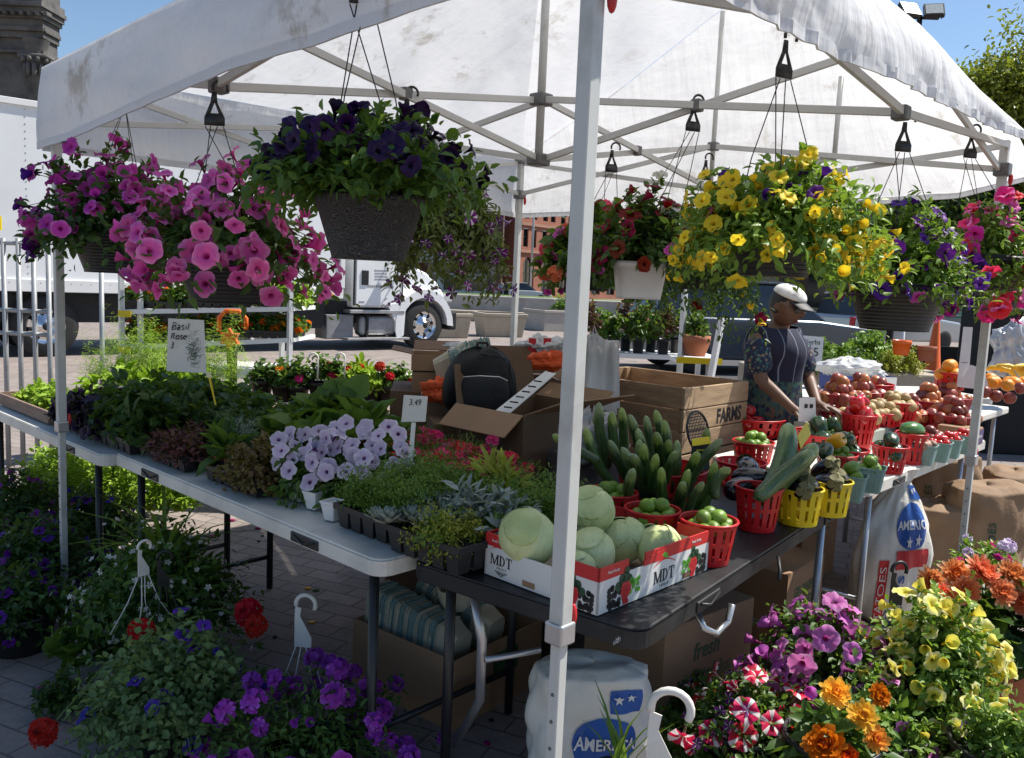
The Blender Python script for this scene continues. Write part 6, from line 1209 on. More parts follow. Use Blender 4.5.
t = thing('price_sign', 'yellow edged card sign among the dark green peppers', 'sign', PY(806, 440, 3.5), .9); MB().slab([(-.06, 0, -.03), (.05, 0, .02), (.045, .02, .07), (-.055, .02, .02)], .003).build('board', yellow_plastic, t)
# ------------------------------------------------------------------ boxes, crates, sacks
def open_box(name, label, c, rz, d, m, flaps=(), group=None, wall=.006, closed=False, cat='cardboard box'):
    """cardboard box; flaps = ((side, tilt degrees, length, material), ...), sides 0 front(-y) 1 right 2 back 3 left"""
    t = thing(name, label, cat, c, rz, group); x, y, z = d[0]/2, d[1]/2, d[2]; w_ = wall; mb = MB()
    mb.box((0, 0, w_/2), (d[0], d[1], w_)); mb.box((0, -y+w_/2, z/2+w_/2), (d[0], w_, z-w_)); mb.box((0, y-w_/2, z/2+w_/2), (d[0], w_, z-w_)); mb.box((-x+w_/2, 0, z/2+w_/2), (w_, d[1]-2*w_, z-w_)); mb.box((x-w_/2, 0, z/2+w_/2), (w_, d[1]-2*w_, z-w_))
    if closed: mb.box((0, -y/2, z+w_/2), (d[0], y-.002, w_)); mb.box((0, y/2, z+w_/2), (d[0], y-.002, w_))
    mb.build('body', m, t)
    for (s, tilt, L, fm) in flaps:
        n = [Vector((0, -1, 0)), Vector((1, 0, 0)), Vector((0, 1, 0)), Vector((-1, 0, 0))][s]; tv = Vector((n.y, -n.x, 0)); hw = (x if s in (0, 2) else y)-.004; e = n*((y if s in (0, 2) else x)-.002)+Vector((0, 0, z+.002)); up = n*math.sin(R_(tilt))+Vector((0, 0, 1))*math.cos(R_(tilt))
        MB().slab([e-tv*hw, e+tv*hw, e+tv*hw*.97+up*L, e-tv*hw*.97+up*L], .005).build('flap', fm or m, t)
    return t
film = mat('shrink_wrap', (.12, .10, .09), .18, .4, 9, bump=.5, bscale=14, coat=.7)
K = PY(524, 417, 3.32)
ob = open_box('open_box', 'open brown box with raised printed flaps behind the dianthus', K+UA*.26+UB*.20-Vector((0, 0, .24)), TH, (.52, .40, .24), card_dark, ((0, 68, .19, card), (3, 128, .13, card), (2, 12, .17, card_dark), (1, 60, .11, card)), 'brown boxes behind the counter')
lf = MB(); o_ = PY(492, 414, 3.45); lf.slab([o_, PY(505, 418, 3.42), PY(556, 374, 3.62), PY(545, 372, 3.66)], .004); b = lf.build('printed_flap', paper_white, None); b.parent = ob; b.matrix_parent_inverse = ob.matrix_basis.inverted() if False else (Matrix.Translation(ob.location)@Matrix.Rotation(TH, 4, 'Z')).inverted()
for k in range(7):
    a = PY(498+k*6, 412-k*5.2, 3.44+.02*k-.006); e = PY(506+k*6, 413-k*5.2, 3.43+.02*k-.006); q = MB().bar(a, e, .003, .006).build('print_line', ink, None); q.parent = b
open_box('shrink_wrapped_box', 'dark box in shrink wrap under the open brown box', K+UA*.26+UB*.20-Vector((0, 0, .24+.44)), TH, (.54, .44, .43), film, (), None, closed=True)
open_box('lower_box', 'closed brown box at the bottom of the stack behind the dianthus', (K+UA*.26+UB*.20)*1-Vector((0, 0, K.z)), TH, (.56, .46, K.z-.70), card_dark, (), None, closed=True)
bl_ = K+UA*.32+UB*.95; open_box('flap_box', 'brown box with a dark lid flap standing open behind the backpack', Vector((PY(515, 372, 4.3).x, 4.3, PY(515, 385, 4.3).z-.18)), .2, (.42, .34, .22), card_dark, ((2, 20, .15, card_dark), (1, 35, .14, card)), None)
for k, (px, py, Y, d, lab) in enumerate(((540, 372, 4.5, (.5, .4, .9), 'tall brown box supporting the open boxes'),)):
    q = PY(px, py+20, Y); open_box('support_box', lab, (q.x-.15, Y, 0), .2, (.6, .5, q.z-.2), card_dark, (), None, closed=True)
# backpack
def backpack():
    q = PY(480, 382, 3.75); t = thing('backpack', 'black backpack leaning among the boxes', 'backpack', q, .25); bp = mat('nylon_black', (.005, .005, .006), .65, .25, 30, bump=.3, bscale=120); se = lambda x, e: math.copysign(abs(x)**e, x)
    MB().blob(lambda a, p: (.165*se(math.cos(a), .75)*se(math.sin(p), .7)*(1-.16*math.cos(p)), .085*se(math.sin(a), .8)*se(math.sin(p), .7)-.03*math.cos(p)+.012*math.sin(5*a+3*p), .155*se(math.cos(p), .85)+.012*math.sin(4*a)), 28, 18).build('body', bp, t, True)
    MB().blob(lambda a, p: (.115*se(math.cos(a), .55)*se(math.sin(p), .5), -.075+.045*se(math.sin(a), .6)*se(math.sin(p), .5), -.055+.095*se(math.cos(p), .6)), 24, 14).build('front_pocket', bp, t, True)
    mb = MB(); mb.path([(-.10, -.115, .035), (-.03, -.125, .042), (.06, -.122, .038), (.10, -.112, .02)], .0028, 5); mb.build('zip', grey_metal, t); mb = MB(); mb.path([(.115, -.075, -.10), (.135, -.07, 0), (.11, -.075, .11), (.06, -.085, .128), (-.02, -.085, .135)], .003, 5); mb.build('piping', mat('piping_brown', (.02, .016, .013), .6), t, True)
    mb = MB(); mb.path([(-.03, -.02, .145), (-.02, -.02, .178), (.02, -.02, .178), (.03, -.02, .145)], .007, 6); mb.build('handle', bp, t, True); return q
qb = backpack(); open_box('backpack_box', 'brown box underneath the black backpack', (qb.x, 3.80, 0), .25, (.46, .34, qb.z-.178), card_dark, (), None, closed=True)
# carton stack with grey pulp basket bundles
q = PY(436, 372, 4.1)
open_box('carton', 'lower brown carton of the small stack left of the backpack', (q.x, 4.15, PY(430, 385, 4.1).z-.02), .1, (.24, .26, .085), card, (), 'small cartons left of the backpack', closed=True); open_box('carton', 'upper open brown carton with a dark flap', (q.x, 4.15, PY(430, 367, 4.1).z-.01), .1, (.25, .27, .075), card, ((2, 75, .14, card_dark), (3, 80, .1, card_dark)), 'small cartons left of the backpack')
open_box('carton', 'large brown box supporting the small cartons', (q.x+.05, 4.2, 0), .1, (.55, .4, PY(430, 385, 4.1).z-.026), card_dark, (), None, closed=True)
def pulp_bundle(label, c, rot, n=16, m=None, group='nested pulp punnet bundles', s=.062, step=.0085):
    t = thing('punnet_bundle', label, 'punnet stack', c, 0, group); t.rotation_euler = rot
    key = 'punnet_'+(m.name); 
    def mk(): 
        mb = MB(); n_ = 24; 
        for (r, z) in [(s*.72, 0), (s*.82, .03), (s*1.0, .075), (s*1.05, .075), (s*1.05, .079), (s*.95, .079)]:
            for k in range(n_): a = 2*PI*(k+.5)/n_; ca, sa = math.cos(a), math.sin(a); mm = 1/((abs(ca)**8+abs(sa)**8)**(1/8)); mb.v.append((ca*r*mm*1.3, sa*r*mm, z))
        mb.f = [(i*n_+k, i*n_+(k+1) % n_, (i+1)*n_+(k+1) % n_, (i+1)*n_+k) for i in range(5) for k in range(n_)]+[tuple(range(n_))[::-1]]; me = mb.mesh('punnet'); me.materials.append(m); return me
    me = cached(key, mk)
    me2 = cached(key+'_tan', lambda: me.copy())
    if me2.materials[0] == m: me2.materials[0] = m_pulp_tan
    for k in range(n): o = link('punnet', me if k % 3 else me2, t); o.location = (rnd.uniform(-.002, .002), rnd.uniform(-.002, .002), k*step); o.rotation_euler = (rnd.uniform(-.05, .05), rnd.uniform(-.05, .05), rnd.uniform(-.04, .04))
    return t
m_pulp_dk = mat('pulp_grey_green', (.17, .25, .23), .9, .2, 14, bump=.3, bscale=80)
pulp_bundle('bundle of grey green punnets lying on the cartons by the backpack', PY(436, 372, 3.95), (.2, PI/2-.25, .3), 14, m_pulp_dk); pulp_bundle('bundle of grey green punnets leaning behind the backpack', PY(452, 362, 4.2), (0, PI/2-.25, .1), 16, m_pulp_dk)
tis = mat('tissue_orange', (.75, .10, .02), .7, .1); wbag = mat('white_bag', (.72, .72, .71), .4, .05, 3, bump=.5, bscale=20, trans=.3)
def crumple(name, label, cat, c, r, m, seed=0, amp=.25, part='body', group=None, rot=0, nu=40, nv=28):
    q = random.Random(seed); ph = [q.uniform(0, 6.28) for _ in range(9)]; t = thing(name, label, cat, c, rot, group)
    def f(a, p):
        k = 1+amp*(.35*math.sin(3*a+ph[0]+2*p)+.3*math.sin(5*p+ph[1]+a)+.22*abs(math.sin(6*a+ph[2]+3*p))+.18*math.sin(11*a+ph[3]-7*p)+.12*math.sin(17*p+ph[4]+5*a)); x, y, z = math.sin(p)*math.cos(a), math.sin(p)*math.sin(a), math.cos(p); return (r[0]*k*x, r[1]*k*y, r[2]*k*z)
    MB().blob(f, nu, nv).build(part, m, t, True); return t
crumple('tissue', 'crumpled orange tissue paper in the box left of the backpack', 'paper', PY(440, 390, 3.8), (.07, .05, .045), tis, 1, .6); open_box('tissue_box', 'small brown box with orange tissue paper', (PY(440, 398, 3.9).x, 3.92, PY(440, 417, 3.9).z), .1, (.18, .16, .11), card, (), None); open_box('carton', 'brown box beneath the tissue box', (PY(440, 398, 3.9).x, 3.93, 0), .1, (.25, .2, PY(440, 417, 3.9).z-.003), card_dark, (), None, closed=True)
crumple('tissue', 'orange packaging sticking out right of the open box', 'packaging', PY(548, 361, 4.1), (.10, .06, .04), tis, 2, .5); crumple('tissue', 'orange packaging behind the front pole', 'packaging', PY(587, 360, 4.2), (.05, .05, .06), tis, 7, .4)
t = crumple('plastic_bag', 'red and white striped plastic bag on top of the boxes', 'plastic bag', PY(541, 347, 4.6), (.10, .09, .05), wbag, 3, .6); MB().box((-.05, -.07, .01), (.04, .01, .08)).build('stripe', ink_red, t); MB().box((.03, -.08, .02), (.04, .01, .07)).build('stripe', ink_red, t)
crumple('plastic_bag', 'crumpled clear bag beside the striped one', 'plastic bag', PY(568, 351, 4.6), (.12, .08, .06), wbag, 4, .6)
t = thing('plastic_bag', 'white plastic bag hanging between the front pole and the wooden crate', 'plastic bag', PY(598, 372, 3.95), -.2); MB().grid(lambda u, v: Vector(((u-.5)*(.16+.05*v), .02*math.sin(9*u+2*v)+.015*math.sin(17*u)+.03*math.sin(4*v), .16-.33*v+.02*math.sin(5*u))), 24, 18).build('front_sheet', wbag, t, True); MB().grid(lambda u, v: Vector(((u-.5)*(.17+.05*v), .05+.02*math.sin(8*u+3*v), .15-.32*v)), 24, 18).build('back_sheet', wbag, t, True); MB().path([(-.04, .01, .15), (-.03, .01, .22), (-.01, .01, .15)], .006, 6).build('handle', wbag, t, True)
crumple('plastic_bag', 'white bag liner folded over the carton stack', 'plastic bag', PY(468, 350, 4.35), (.13, .08, .03), wbag, 9, .5)
crumple('wrap_bundle', 'crumpled grey clear plastic between the pole and the crate', 'plastic wrap', PY(592, 440, 3.2), (.10, .08, .09), mat('clear_wrap', (.35, .34, .33), .2, .3, 12, bump=.6, coat=.6), 5, .6); open_box('wrap_box', 'dark box under the crumpled clear plastic', (PY(592, 452, 3.35).x, 3.36, 0), TH, (.26, .26, PY(592, 452, 3.3).z-.02), film, (), None, closed=True)
# wooden crates
wood = mat('crate_wood', (.30, .19, .105), .78, .3, 5, bump=.25, bscale=30, stretch=(1, 1, 7), dirt=(.07, .045, .03), dirtamt=.55, dirtscale=3)
wood2 = mat('crate_wood_end', (.36, .25, .15), .78, .25, 5, bump=.25, bscale=30, stretch=(1, 1, 7), dirt=(.12, .08, .05), dirtamt=.4, dirtscale=3)
N_ = PY(685.5, 388, 4.15); cw, cd, chh = .66, .82, .34
def wcrate(label, z):
    o = Vector((N_.x, N_.y, z)); t = thing('wooden_crate', label, 'crate', o, TH, 'stacked wooden crates'); tk = .018; b3 = chh/3
    for nm, q in (('front_side', 0), ('back_side', 1), ('left_end', 2), ('right_end', 3)):
        mb = MB()
        for k in range(3):
            zc = b3*(k+.5); hh_ = b3-.006
            if q == 0: mb.box((cw/2, tk/2, zc), (cw, tk, hh_))
            if q == 1: mb.box((cw/2, cd-tk/2, zc), (cw, tk, hh_))
            if q == 2: mb.box((tk/2, cd/2, zc), (tk, cd-2*tk-.002, hh_))
            if q == 3: mb.box((cw-tk/2, cd/2, zc), (tk, cd-2*tk-.002, hh_))
        mb.build(nm, wood2 if q == 0 else wood, t, bevel=.003)
    MB().box((cw/2, cd/2, .008), (cw-2*tk-.004, cd-2*tk-.004, .014)).build('bottom', wood, t)
    for (x, y) in ((tk+.022, tk+.012), (cw-tk-.022, tk+.012), (tk+.022, cd-tk-.012), (cw-tk-.022, cd-tk-.012), (cw/2, cd-tk-.012), (tk+.012, cd/2)): MB().box((x, y, chh/2+.01), (.04, .022, chh-.03)).build('corner_post', wood, t)
    return t
zt = N_.z-chh; wc = wcrate('big wooden crate stencilled FARMS beside the vendor, topmost of its stack', zt)
text('lettering', 'FARMS', .105, ink, wc, (.46, -.0006, .165), (1, 0, 0), (0, 0, 1), .85, .004)
for k in range(2): wcrate('wooden crate under the FARMS crate, %s of its stack' % ('middle' if k == 0 else 'lowest'), zt-(k+1)*(chh+.003)) if zt-(k+1)*(chh+.003) >= -.02 else None
MB_ = zt-(chh+.003); riser('dark pallet box under the wooden crates', T(.92+cw/2, -.225+cd/2, 0) if False else N_+UA*cw/2+UB*cd/2-Vector((0, 0, N_.z)), (cw, cd, max(.05, (MB_ if MB_ < .3 else MB_)-.003)), card_dark)
t = thing('mesh_lid', 'round black mesh lid leaning on the wooden crate', 'lid', PY(698, 431, 3.98), TH); mb = MB(); r = .095; M = Matrix.Rotation(-.25, 3, 'X'); ring = [M@Vector((r*math.cos(a), 0, r*math.sin(a))) for a in [2*PI*k/28 for k in range(29)]]; mb.path(ring, .006, 6, False); mb.build('rim', black_plastic, t, True); mb = MB()
for k in range(-6, 7):
    d = k*r/7; e = math.sqrt(max(0, r*r-d*d)); mb.path([M@Vector((d, 0, -e)), M@Vector((d, 0, e))], .0022, 4); mb.path([M@Vector((-e, 0, d)), M@Vector((e, 0, d))], .0022, 4)
mb.build('mesh', black_plastic, t)
# boxes under the tables
c = P(452, 732); bxv = (P(352, 682)-c); bl2 = bxv.length; dv2 = bxv.normalized(); pv = Vector((dv2.y, -dv2.x, 0)); c2 = c+dv2*bl2/2+pv*.25 if (pv.x > 0) else c+dv2*bl2/2-pv*.25; pv = pv if pv.x > 0 else -pv
pb = open_box('punnet_box', 'low brown box packed with rows of green punnets under the black table', c2, math.atan2(dv2.y, dv2.x), (bl2, .50, .255), card, (), None)
MB().box((0, .2535 if False else -.2535, .15), (.12, .002, .09)).build('label', mat('label_green', (.02, .09, .03), .5), pb) if False else None
la = math.atan2(dv2.y, dv2.x)
MB().slab([(-bl2/2-.0012, -.10, .12), (-bl2/2-.0012, .04, .12), (-bl2/2-.0012, .04, .21), (-bl2/2-.0012, -.10, .21)], -.001).build('label', mat('label_green', (.02, .09, .035), .5), pb)
for (x, y, n, lab) in ((-.03, -.13, 22, 'long row of nested punnets in the box, nearer row'), (-.03, .06, 18, 'long row of nested punnets in the box, farther row')):
    t = pulp_bundle(lab, c2+dv2*(-bl2*.36)+Vector((0, 0, .235))+pv*(y), (0, PI/2-.12, la), n, m_pulp_dk, 'rows of punnets in the box', s=.078, step=.0175)
till('single tan pulp punnet standing on the packed punnets', c2+Vector((.02, -.02, .31)), .068, .085, m_pulp_tan, .3, None)
def printed_box(label, c, rz, d, lines, col, size, holes=True):
    t = open_box('cardboard_box', label, c, rz, d, card, (), 'printed cardboard boxes under the tables', closed=True)
    for i, s in enumerate(lines): text('lettering', s, size, col, t, (-.02, -d[1]/2-.0006, d[2]*.72-i*size*1.1), (1, 0, 0), (0, 0, 1), .9, .002, .15)
    if holes:
        for k in range(5): MB().box((d[0]/2+.0006, -d[1]*.3+.15*d[1]*k, d[2]*(.35+.4*(k % 2))), (.0012, .02, .045)).build('vent_hole', ink, t)
    return t
q = P(700, 690); printed_box('brown box printed fresh vegetables under the front of the black table', Vector((.62, 2.98, 0)), TH-.1, (.52, .36, .42), ('fresh', 'vegetables'), ink_dkgreen, .085)
q = P(775, 590); printed_box('brown printed box deeper under the black table', Vector((1.22, 3.72, 0)), TH+.05, (.42, .32, .36), ('GROWER', 'PACKED'), ink_dkgreen, .06)
printed_box('brown box under the white table at the right', T(1.75, -.45, 0), TH, (.45, .35, .4), ('PRODUCE',), ink_dkgreen, .07)
# sacks
def sack(label, c, r, h, m, rz=0, seed=0, neck=True, group=None, tilt=(0, 0), name='potato_sack', flat=.62):
    q = random.Random(seed); ph = [q.uniform(0, 6.28) for _ in range(8)]; t = thing(name, label, 'sack', c, rz, group); prof = [(.0, .0), (.72, .0), (.95, .05), (1.03, .22), (1.0, .45), (.86, .64), (.60, .78), (.34, .87), (.25, .91), (.36, .96), (.44, 1.0), (.2, .985)] if neck else [(.0, .0), (.86, .0), (1.0, .05), (1.05, .3), (1.03, .6), (1.0, .84), (.95, .95), (.62, 1.0), (.0, .985)]
    def f(u, v):
        a = 2*PI*u; k = v*(len(prof)-1); i = min(int(k), len(prof)-2); w_ = k-i; rr = prof[i][0]*(1-w_)+prof[i+1][0]*w_; z = prof[i][1]*(1-w_)+prof[i+1][1]*w_
        wr = 1+(.06*math.sin(3*a+ph[0]+4*z)+.09*abs(math.sin(3.5*a+ph[1]-6*z))+.09*abs(math.sin(8*z+ph[2]+2*a))-.08+.025*math.sin(15*a+ph[3]+5*z))*(1+(1.2*max(0, z-.55) if neck else 0)); ca, sa = math.cos(a), math.sin(a)
        return Vector((r*rr*wr*ca+tilt[0]*z*h, r*flat*rr*wr*sa+tilt[1]*z*h, z*h*(1+.02*math.sin(2*a+ph[4]))))
    MB().grid(f, 56, 44).build('body', m, t, True); return t, f
paper_w = mat('sack_paper_white', (.70, .67, .60), .55, .06, 5, bump=.8, bscale=11, dirt=(.4, .33, .24), dirtamt=.3, dirtscale=5); paper_b = mat('sack_paper_brown', (.25, .155, .085), .8, .15, 5, bump=1.0, bscale=9, dirt=(.12, .07, .04), dirtamt=.35, dirtscale=4)
def wrapdecal(nm, par, f, r, flat, polys, m, e=.004):
    """polygons in (u, v) of the sack surface, lifted off by e"""
    mb = MB()
    for q in polys:
        cx = sum(p[0] for p in q)/len(q); cv = sum(p[1] for p in q)/len(q); pts = []
        for (u, v) in q+[(cx, cv)]:
            p = f(u, v); a = 2*PI*u; n = Vector((math.cos(a), math.sin(a)/max(.3, flat), 0)).normalized(); pts.append(p+n*e)
        k = len(q); mb.add(pts, [(i, (i+1) % k, k) for i in range(k)])
    return mb.build(nm, m, par, True)
def gridpoly(u0, u1, v0, v1, nu=8, nv=6): return [[(u0+(u1-u0)*i/nu, v0+(v1-v0)*j/nv), (u0+(u1-u0)*(i+1)/nu, v0+(v1-v0)*j/nv), (u0+(u1-u0)*(i+1)/nu, v0+(v1-v0)*(j+1)/nv), (u0+(u1-u0)*i/nu, v0+(v1-v0)*(j+1)/nv)] for i in range(nu) for j in range(nv)]
def ellpoly(cu, cv, ru, rv, n=24, rings=4): 
    out = []
    for k in range(rings):
        for i in range(n):
            a0, a1 = 2*PI*i/n, 2*PI*(i+1)/n; r0, r1 = k/rings, (k+1)/rings; out.append([(cu+ru*r0*math.cos(a0), cv+rv*r0*math.sin(a0)), (cu+ru*r1*math.cos(a0), cv+rv*r1*math.sin(a0)), (cu+ru*r1*math.cos(a1), cv+rv*r1*math.sin(a1)), (cu+ru*r0*math.cos(a1), cv+rv*r0*math.sin(a1))])
    return out
def wraptext(par, f, flat, s, cu, cv, su, sv, m, e=.007, rot=False, bold=.0):
    """lettering laid on the sack surface: su, sv = size of one text unit in u and v"""
    c = bpy.data.curves.new('t', 'FONT'); c.body = s; c.size = 1; c.align_x = 'CENTER'; c.align_y = 'CENTER'; c.resolution_u = 2; c.offset = bold; t = bpy.data.objects.new('tmp', c); COL.objects.link(t); me = bpy.data.meshes.new_from_object(t.evaluated_get(bpy.context.evaluated_depsgraph_get())); bpy.data.objects.remove(t)
    import bmesh
    bm = bmesh.new(); bm.from_mesh(me); bmesh.ops.triangulate(bm, faces=bm.faces); bmesh.ops.subdivide_edges(bm, edges=bm.edges, cuts=1); 
    for v in bm.verts:
        x, y = v.co.x, v.co.y
        if rot: x, y = -y, x
        u, w_ = cu+x*su, cv+y*sv; p = f(u, w_); a = 2*PI*u; n = Vector((math.cos(a), math.sin(a)/max(.3, flat), 0)).normalized(); v.co = p+n*e
    bm.to_mesh(me); bm.free(); me.materials.clear(); me.materials.append(m); me.name = 'lettering'; link('lettering', me, par)
def potato_sack(label, c, rz, r, h, tilt, hook=True):
    t, f = sack(label, c, r, h, paper_w, rz, 3, hook, 'white printed potato sacks', tilt); fl = .62
    # u = .75 faces -y (towards the lane)
    wrapdecal('blue_oval', t, f, r, fl, ellpoly(.77, .47, .085, .085), ink_blue, .004); wrapdecal('blue_flag', t, f, r, fl, gridpoly(.78, .86, .57, .68), ink_blue, .004)
    wrapdecal('red_band', t, f, r, fl, gridpoly(.70, .86, .335, .385, 12, 3), ink_red, .005); wrapdecal('red_panel', t, f, r, fl, gridpoly(.635, .672, .10, .36, 3, 10), ink_red, .004)
    wraptext(t, f, fl, 'AMERICA', .77, .465, .038, .05, paper_white, .008, bold=.02); wraptext(t, f, fl, 'POTATOES', .6535, .23, .036, .046, paper_white, .008, True)
    wraptext(t, f, fl, 'AMERICA\'S', .73, .20, .036, .05, ink_blue, .006, True, .03); wraptext(t, f, fl, 'BEST', .70, .16, .036, .05, ink_blue, .006, True, .03)
    for (u, v) in ((.80, .62), (.83, .63), (.79, .415), (.75, .41)): wrapdecal('star', t, f, r, fl, [[(u+x*.013, v+y*.022) for x, y in starpoly(0, 0, 1)]], paper_white, .010)
    return t
q = P(888, 618); potato_sack('white printed potato sack with a twisted neck standing at the black table end', Vector((q.x-.02, q.y+.02, 0)), R_(14), .185, .74, (.02, -.03))
q = PY(596, 700, 2.32); potato_sack('white printed potato sack lying behind the foot of the front pole', Vector((q.x, 2.42, 0)), R_(4), .175, .43, (.0, .0), False)
for k, (px, py, r, h, rz, lab, tl) in enumerate(((975, 590, .24, .60, .25, 'brown paper sack printed POTATOES right of the right pole', (.0, .0)), (915, 588, .25, .50, .1, 'brown paper sack slumped under the white table, left of the right pole', (.05, -.02)), (945, 560, .25, .62, -.1, 'brown paper sack behind the others at the right pole', (.02, .0)), (1030, 560, .24, .52, .6, 'brown paper sack at the right edge of the picture', (0, 0)))):
    q = P(px, py); t, f = sack(lab, Vector((q.x, q.y+(.25 if k > 1 else 0), 0)), r, h, paper_b, rz, 20+k, False, 'brown paper potato sacks', tl)
    wraptext(t, f, .62, 'POTATOES', .70, .42, .036, .055, ink_dkgreen, .006, True, .01); wraptext(t, f, .62, 'YELLOW', .79, .25, .034, .05, ink_dkgreen, .006, False, .01)
# plants and pots beyond the crate
wt = PY(640, 352, 7.2); tbk = thing('plant_table', 'pale low table of black potted plants behind the wooden crate', 'table', (wt.x-.1, 7.35, 0), .05); MB().box((0, 0, wt.z-.03), (1.5, .5, .04)).build('tabletop', white_paint, tbk); [MB().box((sx*.7, sy*.2, (wt.z-.05)/2), (.04, .04, wt.z-.05)).build('leg', galv, tbk) for sx in (-1, 1) for sy in (-1, 1)]
KINDS['shrub'] = lambda: foliage('foliage', g_mid, 30, 16, .13, .13, .32, .05, .25, .06, .035, spread=.7); KINDS['darkshrub'] = lambda: foliage('foliage', g_plum, 26, 14, .12, .12, .40, .04, .3, .06, .03, spread=.7)
for k in range(9):
    px = 588+k*12.5; c = PY(px, 349-(k % 2)*5, 7.2+.22*(k % 2)); c.z = wt.z-.008; t = clump('leafy plant in a black nursery pot on the pale table behind the crate' if k % 3 else 'dark leaved plant in a black nursery pot behind the crate', c, 'shrub' if k % 3 else 'darkshrub', 'nursery pots behind the crate' if k % 3 else 'dark plants in nursery pots', rnd.uniform(.8, 1.1), 'nursery_plant', h0=.12, flowers=([starfl(p_hotpink)], 3, .03, .5, .1) if k == 4 else None)
    mb = MB(); pot_mesh(mb, .055, .042, .13, 18); o = mb.build('pot', black_plastic, t, True); o.location.z = .13
t = clump('green plant in a terracotta pot on a yellow edged stand', PY(695, 356, 6.4), 'shrub', None, .7, 'potted_plant', h0=.14); mb = MB(); pot_mesh(mb, .105, .075, .155, 28, lip=.03); o = mb.build('pot', terracotta, t, True); o.location.z = .157
q = PY(695, 357, 6.4); st_ = thing('plant_stand', 'yellow edged white plant stand with slanted posts behind the crate', 'stand', (q.x, 6.4, 0)); MB().box((0, 0, q.z-.02), (.34, .30, .025)).build('shelf', white_paint, st_); MB().box((0, -.155, q.z-.015), (.34, .008, .045)).build('edge_strip', yellow_plastic, st_); a_ = PY(722, 318, 6.2)-Vector((q.x, 6.4, 0)); b_ = PY(708, 392, 6.2)-Vector((q.x, 6.4, 0)); MB().bar(b_, a_, .04).build('post', white_paint, st_); MB().bar((-.11, 0, 0), (-.11, 0, PY(680, 270, 6.4).z), .035).build('post', galv, st_)
MB().path([(.13, .1, 0), (.13, .1, q.z-.03)], .02, 6).build('leg', galv, st_, True)
# boxed bag, herbs, cone behind the vendor
tq = PY(838, 390, 6.9); rb_ = [o for o in COL.objects if o.type == 'EMPTY' and o.get('label', '').startswith('sunlit white folding')][0]; zb = TZ+.025
bc = Vector((P(845, 386, zb).x, P(845, 386, zb).y-.25, zb)); pbx = open_box('printed_box', 'blue and white fruit box with a white plastic bag over it behind the vendor', bc, .18, (.50, .34, .13), mat('box_blue', (.03, .06, .26), .5), (), None); MB().slab([(.12, -.1715, .0), (.25, -.1715, .0), (.25, -.1715, .13), (.12, -.1715, .13)], .001).build('white_panel', paper_white, pbx); decal('leaf_mark', [disc(.085, .07, .028, 10), disc(.2, .06, .02, 10)], ink_green, pbx, (0, -.1728, 0), (1, 0, 0), (0, 0, 1))
crumple('plastic_bag', 'white plastic bag draped over the blue fruit box', 'plastic bag', bc+Vector((-.06, .0, .17)), (.27, .17, .09), wbag, 12, .28, nu=64, nv=40)
herb_b = thing('herb_table', 'grey low wall of crates holding the herbs behind the vendor', 'crate', (0, 0, 0)); h0 = PY(850, 372, 8.6); MB().box((h0.x+.1, 9.0, h0.z/2), (2.1, .7, h0.z)).build('body', concrete_tan, herb_b, bevel=.02)
KINDS['herbmound'] = lambda: foliage('foliage', g_light, 70, 22, .30, .30, .30, .08, .0, .05, .03, spread=.75); KINDS['herbmid'] = lambda: foliage('foliage', g_mid, 70, 22, .28, .28, .24, .08, .0, .05, .03, spread=.75); KINDS['herbyel'] = lambda: foliage('foliage', g_yellow, 60, 20, .24, .24, .30, .06, .1, .05, .02, spread=.75)
for k, (px, py, Y, kd, s, lab) in enumerate(((838, 345, 9.1, 'herbmound', 1.0, 'large light green mounded herb behind the vendor\'s sign'), (862, 350, 8.9, 'herbmid', .9, 'mid green bushy herb beside the light mound'), (822, 360, 8.7, 'herbmid', .8, 'low green herb under the herb sign'), (868, 338, 9.4, 'herbmound', 1.2, 'tall light green herb behind the bushy one'), (888, 358, 8.8, 'herbyel', .8, 'yellow flecked plant left of the orange pots'), (908, 356, 8.8, 'herbyel', .85, 'yellow flecked plant beside the orange cone'), (852, 364, 8.6, 'herbmid', .7, 'small green herb above the plastic bag'), (808, 340, 9.6, 'herbmound', 1.0, 'light green plant right behind the vendor\'s shoulder'))):
    c = PY(px, py+8, Y); c.z = max(h0.z+.004, c.z-.12) if Y < 9.35 else c.z-.15; clump(lab, c, kd, 'herbs behind the vendor', s, 'herb_plant', h0=.0)
sq = PY(812, 349, 8.3); t = thing('price_sign', 'white handwritten card among the herbs behind the vendor', 'sign', sq, .1); MB().slab([(-.11, 0, -.13), (.11, 0, -.13), (.12, .02, .12), (-.11, .02, .13)], .004).build('board', paper_white, t); text('writing', 'Herbs', .07, ink, t, (0, .008, .065), (1, 0, .03), (0, .08, 1)); text('writing', '$5', .12, ink, t, (.01, -.004, -.035), (1, 0, .03), (0, .08, 1))
cn = PY(934, 352, 11.0); t = thing('traffic_cone', 'orange traffic cone behind the herbs at the right', 'traffic cone', (cn.x, 11.0, 0)); zt_ = PY(934, 318, 11.0).z; MB().lathe([(.17, .03), (.16, .05), (.03, max(.75, zt_)), (.025, max(.75, zt_)+.01), (.001, max(.75, zt_)+.01)], 24).build('cone', orange_plastic, t, True); MB().box((0, 0, .02), (.42, .42, .035)).build('base', orange_plastic, t, bevel=.01)
for k, (px, py) in enumerate(((901, 352), (926, 358))): q = PY(px, py, 8.5); t = thing('flower_pot', 'small orange pot among the yellow flecked plants' if k == 0 else 'stacked terracotta pot at the foot of the cone', 'pot', q); mb = MB(); pot_mesh(mb, .09, .07, .15, 20, lip=.02); o = mb.build('body', orange_plastic if k == 0 else terracotta, t, True); o.location.z = .12
